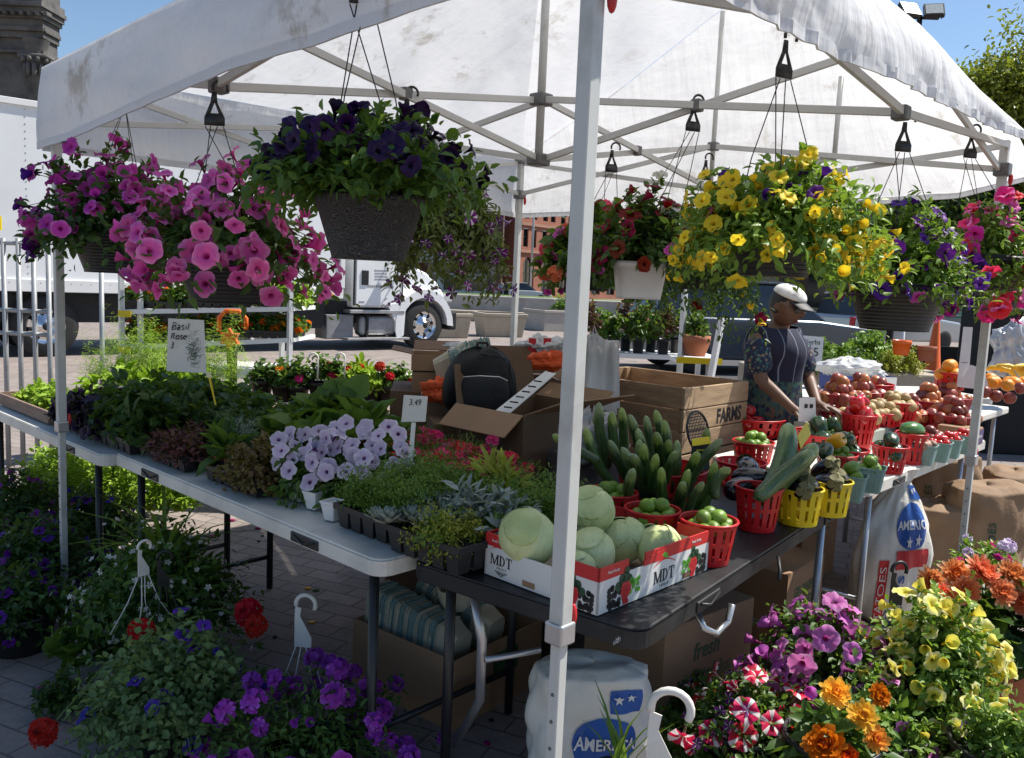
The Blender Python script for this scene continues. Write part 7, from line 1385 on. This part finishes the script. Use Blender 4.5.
# second stall at the right
s0 = PY(975, 316, 12.5); t = thing('far_stall', 'distant stall table with produce and a green cloth at the right', 'market stall', (s0.x, 12.6, 0)); MB().box((0, 0, s0.z-.02), (2.4, .8, .04)).build('tabletop', mat('cloth_green', (.12, .22, .16), .8), t); [MB().path([(x, -.36, 0), (x, -.36, s0.z-.04)], .025, 8).build('leg', white_paint, t, True) for x in (-1.15, .25, 1.15)]; MB().box((.0, .3, .45), (2.2, .08, .8)).build('back_cloth', mat('cloth_dark', (.012, .014, .012), .9, .3), t)
for k in range(8): q = thing('produce_heap', 'heap of %s produce on the distant stall table, %s' % (('red', 'yellow', 'orange', 'green')[k % 4], ('left', 'right')[k//4]), 'produce', (s0.x-1.0+k*.28, 12.45, s0.z), 0, None); MB().box((0, 0, .03), (.2, .22, .06)).build('punnet', m_pulp, q); hm = MB(); [hm.ball((rnd.uniform(-.08, .08), rnd.uniform(-.08, .08), .075+rnd.uniform(0, .04)), .035, 8, 6) for _ in range(14)]; hm.build('fruit', (m_tom, m_yel, m_orange, m_lime)[k % 4], q, True)
crumple('plastic_bag', 'clear crumpled plastic bag at the right edge behind the bananas', 'plastic bag', PY(1012, 352, 6.2), (.13, .12, .17), mat('clear_bag', (.45, .46, .48), .15, .3, 10, bump=.7, coat=.6), 15, .6)
q = PY(1008, 330, 8.5); t = thing('dark_cabinet', 'black draped cabinet at the right edge beyond the clear bag', 'cabinet', (q.x+.5, 8.9, 0)); MB().box((0, 0, .75), (1.2, .7, 1.5)).build('body', mat('drape_black', (.01, .01, .012), .85, .3, 3, bump=.3), t, bevel=.03)
# ------------------------------------------------------------------ people
def skin_mesh(verts, edges, radii, root=0, sub=2, name='body'):
    me = bpy.data.meshes.new(name); me.from_pydata([tuple(v) for v in verts], edges, []); o = bpy.data.objects.new('tmp', me); COL.objects.link(o); k = o.modifiers.new('skin', 'SKIN'); k.use_smooth_shade = True
    for i, r in enumerate(radii): me.skin_vertices[0].data[i].radius = r if isinstance(r, tuple) else (r, r)
    for i in range(len(verts)): me.skin_vertices[0].data[i].use_root = (i == root)
    s = o.modifiers.new('sub', 'SUBSURF'); s.levels = sub; s.render_levels = sub; dg = bpy.context.evaluated_depsgraph_get(); dg.update(); out = bpy.data.meshes.new_from_object(o.evaluated_get(dg)); bpy.data.objects.remove(o); out.name = name; out.polygons.foreach_set('use_smooth', [True]*len(out.polygons)); return out
class Sk:
    def __init__(s): s.v = []; s.e = []; s.r = []
    def p(s, v, r, par=None): s.v.append(Vector(v)); s.r.append(r); i = len(s.v)-1; (s.e.append((par, i)) if par is not None else None); return i
def head_mesh(c, fwd, h, down=.3):
    """sculpted head as one blob: skull, brow, nose, lips, chin, ears; local +y forward"""
    f = Vector(fwd).normalized(); zax = (Vector((0, 0, 1))-f*f.z).normalized(); M = Matrix((f.cross(zax), f, zax)).transposed(); G = lambda x, y, z, a, b, d, s: s*math.exp(-((x-a)**2+(z-b)**2)/d**2) if y > 0 else 0
    def fn(a, p):
        x, y, z = math.sin(p)*math.cos(a), math.sin(p)*math.sin(a), math.cos(p); w_ = 1-.25*max(0, -z)**1.3; X = x*.76*w_; Z = z*1.08; Y = y*(.95-.12*max(0, -z)); 
        Y += G(X, y, z, 0, -.10, .13, .20)+G(X, y, z, 0, -.02, .09, .10)+G(X, y, z, 0, -.46, .15, .09)+G(X, y, z, 0, -.78, .2, .10)-G(X, y, z, .28, .08, .15, .07)-G(X, y, z, -.28, .08, .15, .07)
        if abs(x) > .86 and -.25 < z < .25: X *= 1.10
        return M@(Vector((X, Y, Z))*h/2.16)
    return MB().blob(fn, 40, 30, c)
def person(name, label, c, face, scale=1.0, vend=True):
    t = thing(name, label, 'person', (c[0], c[1], 0), 0); O = Vector((c[0], c[1], 0)); f = Vector((face[0], face[1], 0)).normalized(); r = Vector((f.y, -f.x, 0)); return t, O, f, r
skinm = mat('skin_brown', (.135, .066, .04), .5, .12, 8, bump=.05); hairm = mat('hair_black', (.012, .010, .009), .5, .3, 20, bump=.4)
VC = PY(776, 330, 4.80); t, O, f, r = person('person', 'vendor in a navy patterned tunic, white cap and sunglasses sorting produce', (VC.x, 4.80), (.62, -.78))
zc = VC.z; W = lambda q: Vector(q)-O
S_ = Sk(); B0 = O.copy(); pel = S_.p(W(B0+Vector((0, 0, .92))), (.15, .12)); wa = S_.p(W(B0+Vector((0, 0, 1.10))), (.125, .10), pel); ch = S_.p(W(B0+f*.01+Vector((0, 0, zc-.12))), (.14, .11), wa); nk0 = S_.p(W(B0+f*.01+Vector((0, 0, zc+.0))), .075, ch); hd = PY(787, 306, 4.72); nk = S_.p(W(B0+f*.03+Vector((0, 0, zc+.055))), .052, nk0); nk2 = S_.p(W(Vector((hd.x, hd.y, hd.z-.05))-f*.03), .055, nk)
def arm(sh, el, wr, fdir, up):
    a = S_.p(W(sh), .058, ch); b = S_.p(W(sh.lerp(el, .55)), .046, a); e = S_.p(W(el), .040, b); m_ = S_.p(W(el.lerp(wr, .45)), .036, e); w_ = S_.p(W(wr), .025, m_); fd = Vector(fdir).normalized(); sd2 = fd.cross(Vector(up)).normalized(); pm = S_.p(W(wr+fd*.045), (.030, .018), w_)
    for k, L_ in enumerate((.066, .078, .072, .056)):
        o = sd2*(.026-.0175*k); k1 = S_.p(W(wr+fd*.085+o), .0095, pm); k2 = S_.p(W(wr+fd*(.085+L_*.5)+o*1.1-Vector(up)*.010), .0085, k1); S_.p(W(wr+fd*(.085+L_*.9)+o*1.1-Vector(up)*.034), .007, k2)
    k1 = S_.p(W(wr+fd*.04+sd2*.045), .011, pm); S_.p(W(wr+fd*.075+sd2*.060-Vector(up)*.012), .009, k1)
shR = O+r*.185+Vector((0, 0, zc-.045)); shL = O-r*.185+Vector((0, 0, zc-.045)); elR = PY(761, 380, 4.62); wrR = PY(793, 409, 4.42); wrL = PY(818, 405, 4.60); elL = shL.lerp(wrL, .5)+Vector((.05, .08, -.06))
arm(shR, elR, wrR, (wrR-elR).normalized()+Vector((.3, 0, .1)), (0, 0, 1)); arm(shL, elL, wrL, (.8, -.5, -.15), (0, 0, 1))
for s in (-1, 1):
    hp = S_.p(W(O+r*s*.09+Vector((0, 0, .86))), .088, pel); kn = S_.p(W(O+r*s*.10+f*.02+Vector((0, 0, .48))), .058, hp); an = S_.p(W(O+r*s*.10-f*.01+Vector((0, 0, .09))), .038, kn); S_.p(W(O+r*s*.11+f*.15+Vector((0, 0, .035))), (.036, .028), an)
bm_ = skin_mesh(S_.v, S_.e, S_.r); hb = head_mesh(W(hd), f*.85+Vector((.15, 0, -.38)), .225)
base = MB(); base.v = [tuple(v.co) for v in bm_.vertices]; base.f = [tuple(p.vertices) for p in bm_.polygons]; base.add(hb.v, hb.f); base.build('body', skinm, t, True)
fw = (f*.85+Vector((.15, 0, -.38))).normalized(); zx = (Vector((0, 0, 1))-fw*fw.z).normalized(); rx = fw.cross(zx); HP = lambda x, y, z: W(hd)+rx*x+fw*y+zx*z
HM = Matrix((rx, fw, zx)).transposed()
mb = MB(); mb.blob(lambda a, p: (.086*math.sin(p)*math.cos(a), -.014+(.094 if math.sin(a) < .3 else .07)*math.sin(p)*math.sin(a), .018+.104*math.cos(p)), 24, 14, W(hd), HM); hv = [v for v in mb.v]; mb.build('hair', hairm, t, True)
mb = MB(); mb.blob(lambda a, p: (.088*math.sin(p)*math.cos(a), -.010+.098*math.sin(p)*math.sin(a), .058+(.062*math.cos(p) if p < PI/2 else .010*math.cos(p))), 28, 14, W(hd), HM); cap = mb.build('cap', mat('cap_white', (.74, .73, .70), .7, .05, dirt=(.05, .05, .06), dirtscale=16, dirtamt=.85), t, True)
MB().grid(lambda u, v: HP((u-.5)*.16*(1-.15*v), .085+.075*v-.05*(2*u-1)**2, .056-.02*v-.012*(2*u-1)**2), 14, 5).build('brim', mat('cap_brim_black', (.02, .02, .025), .6), cap, True, solid=.004)
mb = MB(); [mb.blob(lambda a, p, sx=sx: (sx*.034+.030*math.sin(p)*math.cos(a), .090+.010*math.cos(p)-.010*abs(math.sin(p)*math.cos(a)), .014+.021*math.sin(p)*math.sin(a)), 14, 10, W(hd), HM) for sx in (-1, 1)]; mb.bar(HP(-.01, .099, .018), HP(.01, .099, .018), .005); mb.bar(HP(-.062, .085, .02), HP(-.086, -.02, .022), .005); mb.bar(HP(.062, .085, .02), HP(.086, -.02, .022), .005); mb.build('sunglasses', mat('lens_black', (.008, .008, .009), .12, .1, coat=.6), t, True)
mb = MB(); mb.blob(lambda a, p: (.022*math.sin(p)*math.cos(a), .092+.008*math.sin(p)*math.sin(a), -.056+.008*math.cos(p)), 12, 8, W(hd), HM); mb.build('lips', mat('lips', (.22, .07, .06), .45), t, True)
def tunic_material():
    m, nt, N, L = _nt('tunic_navy'); tc = N.new('ShaderNodeTexCoord'); mp = N.new('ShaderNodeMapping'); mp.inputs['Rotation'].default_value = (0, 0, math.atan2(r.y, r.x)*-1); L.new(tc.outputs['Object'], mp.inputs[0]); sx = N.new('ShaderNodeSeparateXYZ'); L.new(mp.outputs[0], sx.inputs[0])
    wv = _math(N, L, 'SINE', _math(N, L, 'ADD', _math(N, L, 'MULTIPLY', sx.outputs[0], 74.0), _math(N, L, 'MULTIPLY', _noise(N, L, 6, 2), 2.0))); st = _math(N, L, 'GREATER_THAN', wv, .975); vo = N.new('ShaderNodeTexVoronoi'); vo.inputs['Scale'].default_value = 42; L.new(tc.outputs['Object'], vo.inputs['Vector'])
    fl = _ramp(N, L, vo.outputs['Color'], [(.25, (.010, .013, .04)), (.5, (.02, .08, .075)), (.75, (.06, .09, .06)), (.95, (.12, .06, .04))]); base_ = _mixc(N, L, _math(N, L, 'MULTIPLY', st, .8), (.008, .009, .032), (.20, .24, .30)); low = _math(N, L, 'LESS_THAN', sx.outputs[2], 1.06); c = _mixc(N, L, _math(N, L, 'MULTIPLY', low, .9), base_, fl)
    p = N.new('ShaderNodeBsdfPrincipled'); L.new(c, p.inputs['Base Color']); p.inputs['Roughness'].default_value = .85; return _finish(m, N, L, p.outputs[0])
def floral_material():
    m, nt, N, L = _nt('sleeve_floral'); tc = N.new('ShaderNodeTexCoord'); vo = N.new('ShaderNodeTexVoronoi'); vo.inputs['Scale'].default_value = 48; L.new(tc.outputs['Object'], vo.inputs['Vector']); c = _ramp(N, L, vo.outputs['Color'], [(.2, (.012, .016, .05)), (.45, (.03, .15, .14)), (.7, (.16, .20, .12)), (.95, (.30, .12, .08))]); c = _mixc(N, L, _ramp(N, L, vo.outputs['Distance'], [(.3, (0, 0, 0)), (.5, (1, 1, 1))]), c, (.012, .016, .05)); p = N.new('ShaderNodeBsdfPrincipled'); L.new(c, p.inputs['Base Color']); p.inputs['Roughness'].default_value = .85; return _finish(m, N, L, p.outputs[0])
S2 = Sk(); am = S2.p(W(O+Vector((0, 0, .70))), (.215, .175)); a0 = S2.p(W(O+Vector((0, 0, .86))), (.208, .168), am); a1 = S2.p(W(O+Vector((0, 0, 1.06))), (.175, .14), a0); a2 = S2.p(W(O+f*.01+Vector((0, 0, zc-.15))), (.185, .14), a1); a3 = S2.p(W(O+f*.01+Vector((0, 0, zc-.045))), (.12, .095), a2); a4 = S2.p(W(O+f*.02+Vector((0, 0, zc+.005))), (.075, .072), a3)
for sh in (shR, shL): S2.p(W(sh+Vector((0, 0, .0))), .078, a3)
me = skin_mesh(S2.v, S2.e, S2.r, name='tunic'); me.materials.append(tunic_material()); link('tunic', me, t)
fm = floral_material()
for sh, el in ((shR, elR), (shL, elL)):
    S3 = Sk(); i = S3.p(W(sh+Vector((0, 0, .012))), .080); i = S3.p(W(sh.lerp(el, .5)), .078, i); S3.p(W(sh.lerp(el, .92)), .078, i); me = skin_mesh(S3.v, S3.e, S3.r, name='sleeve'); me.materials.append(fm); link('sleeve', me, t)
S4 = Sk(); i0 = S4.p(W(O+Vector((0, 0, .90))), (.165, .135))
for s in (-1, 1): i = S4.p(W(O+r*s*.095+Vector((0, 0, .80))), .105, i0); i = S4.p(W(O+r*s*.10+f*.02+Vector((0, 0, .48))), .080, i); S4.p(W(O+r*s*.10+Vector((0, 0, .10))), .062, i)
me = skin_mesh(S4.v, S4.e, S4.r, name='trousers'); me.materials.append(mat('trousers_black', (.012, .012, .014), .85, .2)); link('trousers', me, t)
for s in (-1, 1): MB().blob(lambda a, p: (.05*math.sin(p)*math.cos(a), .135*math.cos(p), .045+.045*math.sin(p)*math.sin(a)), 14, 10, W(O+r*s*.11+f*.06), Matrix((r, f, Vector((0, 0, 1)))).transposed()).build('shoe', black_rubber, t, True)
tg = thing('paper_tag', 'white paper tag held in the vendor\'s hand', 'paper', PY(808, 410, 4.30), .2); MB().slab([(-.05, 0, -.06), (.05, 0, -.06), (.045, .015, .065), (-.045, .015, .06)], .001).build('sheet', paper_white, tg); MB().box((-.01, .004, .02), (.018, .001, .02)).build('print', ink, tg); MB().box((.02, .004, .02), (.018, .001, .02)).build('print', ink, tg)
# two distant pedestrians by the brick building
def walker(label, px, py, Y, shirt, ph):
    c = PY(px, py, Y); t = thing('person', label, 'person', (c.x, Y, 0), ph, 'pedestrians across the road'); S = Sk(); p0 = S.p((0, 0, .95), (.15, .11)); c0 = S.p((0, 0, 1.3), (.17, .11), p0); n0 = S.p((0, .01, 1.5), .06, c0); S.p((0, .02, 1.66), (.09, .10), n0)
    for s in (-1, 1): a = S.p((s*.2, 0, 1.4), .05, c0); b = S.p((s*.25, .03*s, 1.12), .042, a); S.p((s*.24, .08*s, .86), .032, b); k = S.p((s*.09, 0, .85), .085, p0); kk = S.p((s*.1, .12*s, .48), .06, k); S.p((s*.1, .02*s, .06), .045, kk)
    me = skin_mesh(S.v, S.e, S.r, sub=1); me.materials.append(skinm); link('body', me, t); S = Sk(); p0 = S.p((0, 0, .92), (.17, .13)); c0 = S.p((0, 0, 1.32), (.19, .13), p0); [S.p((s*.22, 0, 1.36), .075, c0) for s in (-1, 1)]; me = skin_mesh(S.v, S.e, S.r, sub=1, name='shirt'); me.materials.append(shirt); link('shirt', me, t)
    S = Sk(); p0 = S.p((0, 0, .9), (.16, .12))
    for s in (-1, 1): k = S.p((s*.09, 0, .82), .10, p0); kk = S.p((s*.1, .12*s, .48), .075, k); S.p((s*.1, .02*s, .1), .06, kk)
    me = skin_mesh(S.v, S.e, S.r, sub=1, name='trousers'); me.materials.append(black_rubber); link('trousers', me, t)
walker('distant pedestrian in a pale blue shirt beside the brick building', 500, 300, 63, mat('shirt_blue', (.25, .35, .5), .8), .4); walker('distant pedestrian in a dark shirt left of the white car', 506, 300, 64, mat('shirt_dark', (.05, .05, .07), .8), 2.2)
# ------------------------------------------------------------------ flowers standing on the ground
GG = 'flower pots standing on the pavers'
VB = [umbel(p_verbena, s, 14, .5) for s in range(2)]; WH = [starfl(p_white, 1.0)]
def gp(px, py, z): return P(px, py, z)
def whitehook(label, c, h, m=white_plastic, turn=0.0, s=1.0, spread=.10, group=None, flat=.2):
    t = thing('pot_hanger', label, 'hanger', c, turn, group); q = [(-.012, -.075), (.040, -.075), (.040, -.045), (.004, .02), (.008, .045), (-.010, .05), (-.012, .02)]; q = [(x*s, z*s) for x, z in q]; MB().prism(q, (1, 0, 0), (0, 0, 1), ((0, -.002, 0), .004)).build('plate', m, t)
    arc = [((.020+.030*math.cos(a))*s, 0, (.055+.030*math.sin(a))*s) for a in [R_(d) for d in range(190, -30, -18)]]; MB().path(arc, .0065*s, 8).build('hook', m, t, True)
    for k in range(4): x = (-.008+.015*k)*s; MB().path([(x, 0, -.075*s), (x+(k-1.5)*spread*.35, .02*(-1)**k, -.075*s-h*.5), (x+(k-1.5)*spread, .03*(-1)**k, -.075*s-h)], .0022, 5).build('strap', m, t, True)
    return t
def gbasket(label, c, rx, rz, leaf, fl, pot=(.14, .10, .16), m=None, **k):
    return basket(label, c, rx, rz, leaf, fl, None, (*pot, m or black_plastic, 0), name='flower_pot_plant', group=GG, cat='flower pot', **k)
p_peach = petalmat('petal_peach', rgbramp((.80, .22, .06), (.80, .30, .13), (.84, .55, .36), .1, .45, .75), hv=.015, vv=.12)
# left, in the tent's shade
def flowers_at(t, meshes, spots, aim=(0, -.7, .55)):
    """single blooms at surveyed places; each with its stalk back to the pot"""
    for (px, py, Y, r) in spots:
        q = PY(px, py, Y); o = link('flower', rnd.choice(meshes), t); p = q-t.location; o.location = p; n = Vector(aim)+Vector((rnd.gauss(0, .25), rnd.gauss(0, .2), rnd.gauss(0, .2))); o.rotation_mode = 'QUATERNION'; o.rotation_quaternion = n.to_track_quat('Z', 'Y')@Euler((0, 0, rnd.uniform(0, 6))).to_quaternion(); o.scale = (r, r, r)
        MB().path([p-n.normalized()*r*.25, p*.75+Vector((0, .03, -.03)), p*.3], .0028, 5).build('stalk', m_stem, t, True)
g_small = leafmat('leaf_small', (.08, .14, .05), (.22, .33, .12))
c = gp(160, 600, .22); gbasket('shaded basket of white euphorbia with red geraniums, front left', c, .43, .34, g_mid, [(WH, 220, .012, lambda q: q[1] < .25, .6, .012)], n=330, lps=15, L=.038, W=.017, droop=.14, jit=.45)
big = foliage('foliage', g_mid, 26, 3, .30, .30, .24, .08, .0, .085, .09, spread=.5, t0=.7, upn=1.6); t = thing('geranium_plant', 'broad leaved geranium with red flower heads in the front left basket', 'flower plant', gp(165, 610, .20)); link('foliage', big[0], t)
for (px, py, Y, s) in ((141, 631, None, .062), (43, 732, None, .060), (248, 612, None, .068), (256, 626, None, .055)):
    q = P(px, py, .30 if py < 700 else .12); o = link('flower', umbel(p_red, px % 2, 40, .32), t); o.location = q-t.location; o.scale = (s*.8,)*3; o.rotation_euler = (R_(60), 0, rnd.uniform(-.4, .4)); MB().path([q-t.location+Vector((0, .02, -.01)), (q-t.location)*.6+Vector((0, .05, .02)), (q-t.location)*.2], .003, 5).build('stem', m_stem, t, True)
L_ = []; t = thing('spike_plant', 'tall grassy spike plant rising from the front left basket', 'plant', gp(165, 575, .32)); k = 26; a = nr.uniform(0, 6.28, k); el = nr.uniform(.75, 1.45, k); D = np.stack([np.cos(a)*np.cos(el), np.sin(a)*np.cos(el), np.sin(el)], 1); link('blades', leafmesh('blades', np.zeros((k, 3)), D, np.stack([-np.cos(a)*np.sin(el), -np.sin(a)*np.sin(el), np.cos(el)], 1), nr.uniform(.30, .52, k), .018, g_light, .5), t)
whitehook('white plastic hanger rising out of the front left basket', gp(140, 560, .50), .20, turn=.9, s=.8, spread=.06)
t = whitehook('black plastic hanger in the middle of the front left basket', gp(160, 570, .46), .18, black_plastic, .4, .8, .06)
c = gp(172, 700, .16); gbasket('shaded mound of small leaves with blue violet petunias, bottom left', c, .33, .27, g_small, [(pet3(p_blue), 26, .029, lambda q: q[2] > -.05, .5, .06)], n=420, lps=15, L=.028, W=.020, droop=.14, lo=-.05)
c = gp(312, 742, .13); gbasket('mottled purple verbena and petunia basket with the white hanger', c, .38, .22, g_mid, [(VB, 44, .035, None, .5, .045), (pet3(p_verbena), 34, .03, None, .4, .04)], n=140, lps=12, L=.03, W=.012, droop=.06)
whitehook('large white plastic hanger standing over the purple basket', gp(299, 622, .36), .28, turn=-.1, s=1.15, spread=.10)
for k, (px, py, z, rx, fl, lab) in enumerate(((40, 560, .22, .34, p_purple, 'dark purple petunias in deep shade at the left edge'), (15, 510, .25, .36, p_verbena, 'magenta purple flowers in shade at the far left edge'), (95, 525, .2, .30, p_blue, 'dusky violet blue flowers behind the front left basket'), (20, 610, .16, .28, p_purple, 'dark foliage pot at the left edge of the pavers'))): gbasket(lab, gp(px, py, z), rx, .2, g_dark, [(pet3(fl), 34, .026, None, .5, .04)], n=140, lps=12, L=.04, W=.02)
# sunlit green plants under the far table
KINDS['tallgreen'] = lambda: foliage('foliage', g_lime, 30, 18, .14, .14, .42, .03, .35, .055, .02, spread=.7)
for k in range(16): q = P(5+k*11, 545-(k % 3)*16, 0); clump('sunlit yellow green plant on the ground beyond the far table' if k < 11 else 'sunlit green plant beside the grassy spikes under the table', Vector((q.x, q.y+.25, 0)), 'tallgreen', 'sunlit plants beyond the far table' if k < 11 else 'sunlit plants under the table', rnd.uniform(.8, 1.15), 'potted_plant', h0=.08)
clump('broad leaved geranium reaching down to the pavers at the bottom left', gp(80, 668, .05), 'bigleaf', None, .75, 'geranium_plant', h0=.0); clump('small leafy shoot behind the lowest red geranium', gp(62, 705, .03), 'herb', None, .9, 'geranium_plant', h0=.0)
# right, in the sun
c = gp(822, 660, .32); gbasket('pink purple petunia pot in the sun at the lower right', c, .27, .22, g_mid, [(pet3(petalmat('petal_orchid', rgbramp((.35, .01, .2), (.64, .17, .54), (.74, .38, .68)))), 80, .043, lambda q: q[1] < .14, .4, .036)], pot=(.14, .10, .2), n=200, lps=11, L=.035, W=.02)
c = gp(932, 668, .36); gbasket('lemon yellow petunia pot with a black hanger at the lower right', c, .27, .27, g_light, [(pet3(p_lemon, .1), 110, .038, lambda q: q[1] < .14, .4, .036), (pet3(p_white), 4, .026, None, .3, .05)], pot=(.14, .10, .22), n=280, lps=15, L=.032, W=.018, droop=.16, lo=-.25)
whitehook('black plastic hanger standing over the lemon yellow petunias', gp(893, 585, .52), .22, black_plastic, .2, 1.0, .08)
c = gp(745, 722, .22); gbasket('red and white striped petunia pot at the lower middle', c, .25, .16, g_mid, [(pet3(p_star_red), 44, .043, lambda q: q[1] < .14, .6, .038), ([starfl(p_star_purple)], 24, .02, lambda q: q[0] < .0, .4, .03)], n=150, lps=12, L=.034, W=.016)
c = gp(832, 735, .32); t = gbasket('orange and amber zinnias leaning into the foreground at the bottom right', c, .17, .09, g_mid, [], n=60, lps=5, L=.075, W=.045, pot=(.13, .1, .2)); flowers_at(t, [pompon(p_orange, s, 8, w=.34) for s in (11, 12)], [(824, 745, c.y-.12, .062), (880, 695, c.y-.05, .036), (846, 756, c.y-.14, .04)]); flowers_at(t, [pompon(p_amber, s, 5, w=.34) for s in (13, 14)], [(836, 692, c.y-.1, .046), (862, 716, c.y-.1, .046), (876, 738, c.y-.12, .04)])
c = gp(1002, 640, .30); gbasket('tall broad leaved dahlias with peach orange blooms in a terracotta pot, right edge', c, .24, .27, g_dark, [], pot=(.16, .12, .24), m=terracotta, n=60, lps=7, L=.11, W=.065, t0=.4, lo=.1, droop=.04); flowers_at([o for o in COL.objects if o.type == 'EMPTY'][-1], [pompon(p_peach, s, 9, w=.26) for s in (21, 22, 23)], [(931, 581, c.y-.05, .058), (956, 573, c.y, .062), (984, 572, c.y-.1, .075), (1013, 574, c.y-.05, .065), (1003, 592, c.y-.16, .055), (966, 590, c.y-.12, .058), (1024, 602, c.y-.1, .06), (944, 594, c.y-.1, .05)])
c = gp(1004, 745, .30); gbasket('small lemon yellow petunias at the bottom right corner', c, .18, .14, g_light, [(pet3(p_lemon), 18, .028, None, .5, .04), (pet3(p_lilac), 4, .028, None, .4, .05)], n=90, lps=12, L=.03, W=.018)
c = gp(985, 570, .45); gbasket('mixed pink and lilac flowers just behind the peach dahlias', c, .2, .14, g_light, [([umbel(p_lilac, 7, 20, .4)], 10, .032, None, .6, .05), (pet3(p_hotpink), 14, .028, None, .5, .04)], n=80, lps=10, L=.034, W=.016, pot=(.13, .1, .3))
c = gp(880, 725, .24); gbasket('green filler foliage with orchid petunias between the zinnias and lemon petunias', c, .22, .16, g_light, [(pet3(p_lemon), 8, .028, None, .5, .05), (pet3(bpy.data.materials['petal_orchid']), 16, .036, None, .5, .05)], n=110, lps=12, L=.04, W=.02)
# spikes and white hook in front of the potato sack
t = thing('spike_plant', 'upright green spike blades beside the white hook at the bottom middle', 'plant', PY(620, 775, 2.10)); k = 15; a = nr.uniform(0, 6.28, k); el = nr.uniform(1.05, 1.5, k); D = np.stack([np.cos(a)*np.cos(el), np.sin(a)*np.cos(el), np.sin(el)], 1); link('blades', leafmesh('blades', nr.normal(0, .02, (k, 3)), D, np.stack([-np.cos(a)*np.sin(el), -np.sin(a)*np.sin(el), np.cos(el)], 1), nr.uniform(.14, .30, k), .011, g_light, .2), t); mb = MB(); pot_mesh(mb, .09, .07, .12, 20); mb.build('pot', black_plastic, t, True)
t = whitehook('thick white plastic hook at the bottom middle', PY(655, 742, 2.06), .1, turn=-.2, s=1.7, spread=.04)
# low filler so that the pots at the lower right stand close together
for k, (px, py) in enumerate(((700, 740), (775, 752), (905, 752), (960, 752), (690, 700))): c = gp(px, py, .14); clump('leafy green seedling filling the gap between the sunlit pots', c, 'herbmid', 'green fillers among the sunlit pots', .6, 'filler_plant', h0=-.02)
# fallen petals on the pavers
pm_ = [MB().ball((0, 0, 0), (.016, .011, .004), 8, 5).mesh('fallen_petal', True), MB().ball((0, 0, 0), (.011, .012, .004), 8, 5).mesh('fallen_petal', True)]; pm_[0].materials.append(p_pink); pm_[1].materials.append(p_purple)
for k in range(34):
    q = P(rnd.uniform(10, 520), rnd.uniform(530, 750), .006); o = link('fallen_petal', pm_[k % 2]); o.location = q; o.rotation_euler = (0, 0, rnd.uniform(0, 6)); tag(o, 'pink petal fallen on the shaded pavers' if k % 2 == 0 else 'purple petal fallen on the shaded pavers', 'petal', 'pink petals on the ground' if k % 2 == 0 else 'purple petals on the ground')

for k, (px, py) in enumerate(((214, 536), (258, 528), (232, 520))): q = P(px, py, .008); MB().ball((0, 0, 0), (.022, .016, .006), 8, 5).build('fallen_petal', p_pink, None, True).location = q; o = [o for o in COL.objects if o.name.startswith('fallen_petal')][-1]; tag(o, 'fallen pink petal lying on the pavers under the table', 'petal', 'fallen petals')
for k, (px, py) in enumerate(((308, 588), (316, 590), (312, 622))): q = P(px, py, .006); o = MB().ball((0, 0, 0), (.02, .012, .006), 8, 5).build('fallen_leaf', m_yel if k != 1 else g_mid, None, True); o.location = q; tag(o, 'fallen yellow petal on the pavers behind the white hanger', 'petal', 'fallen yellow petals')
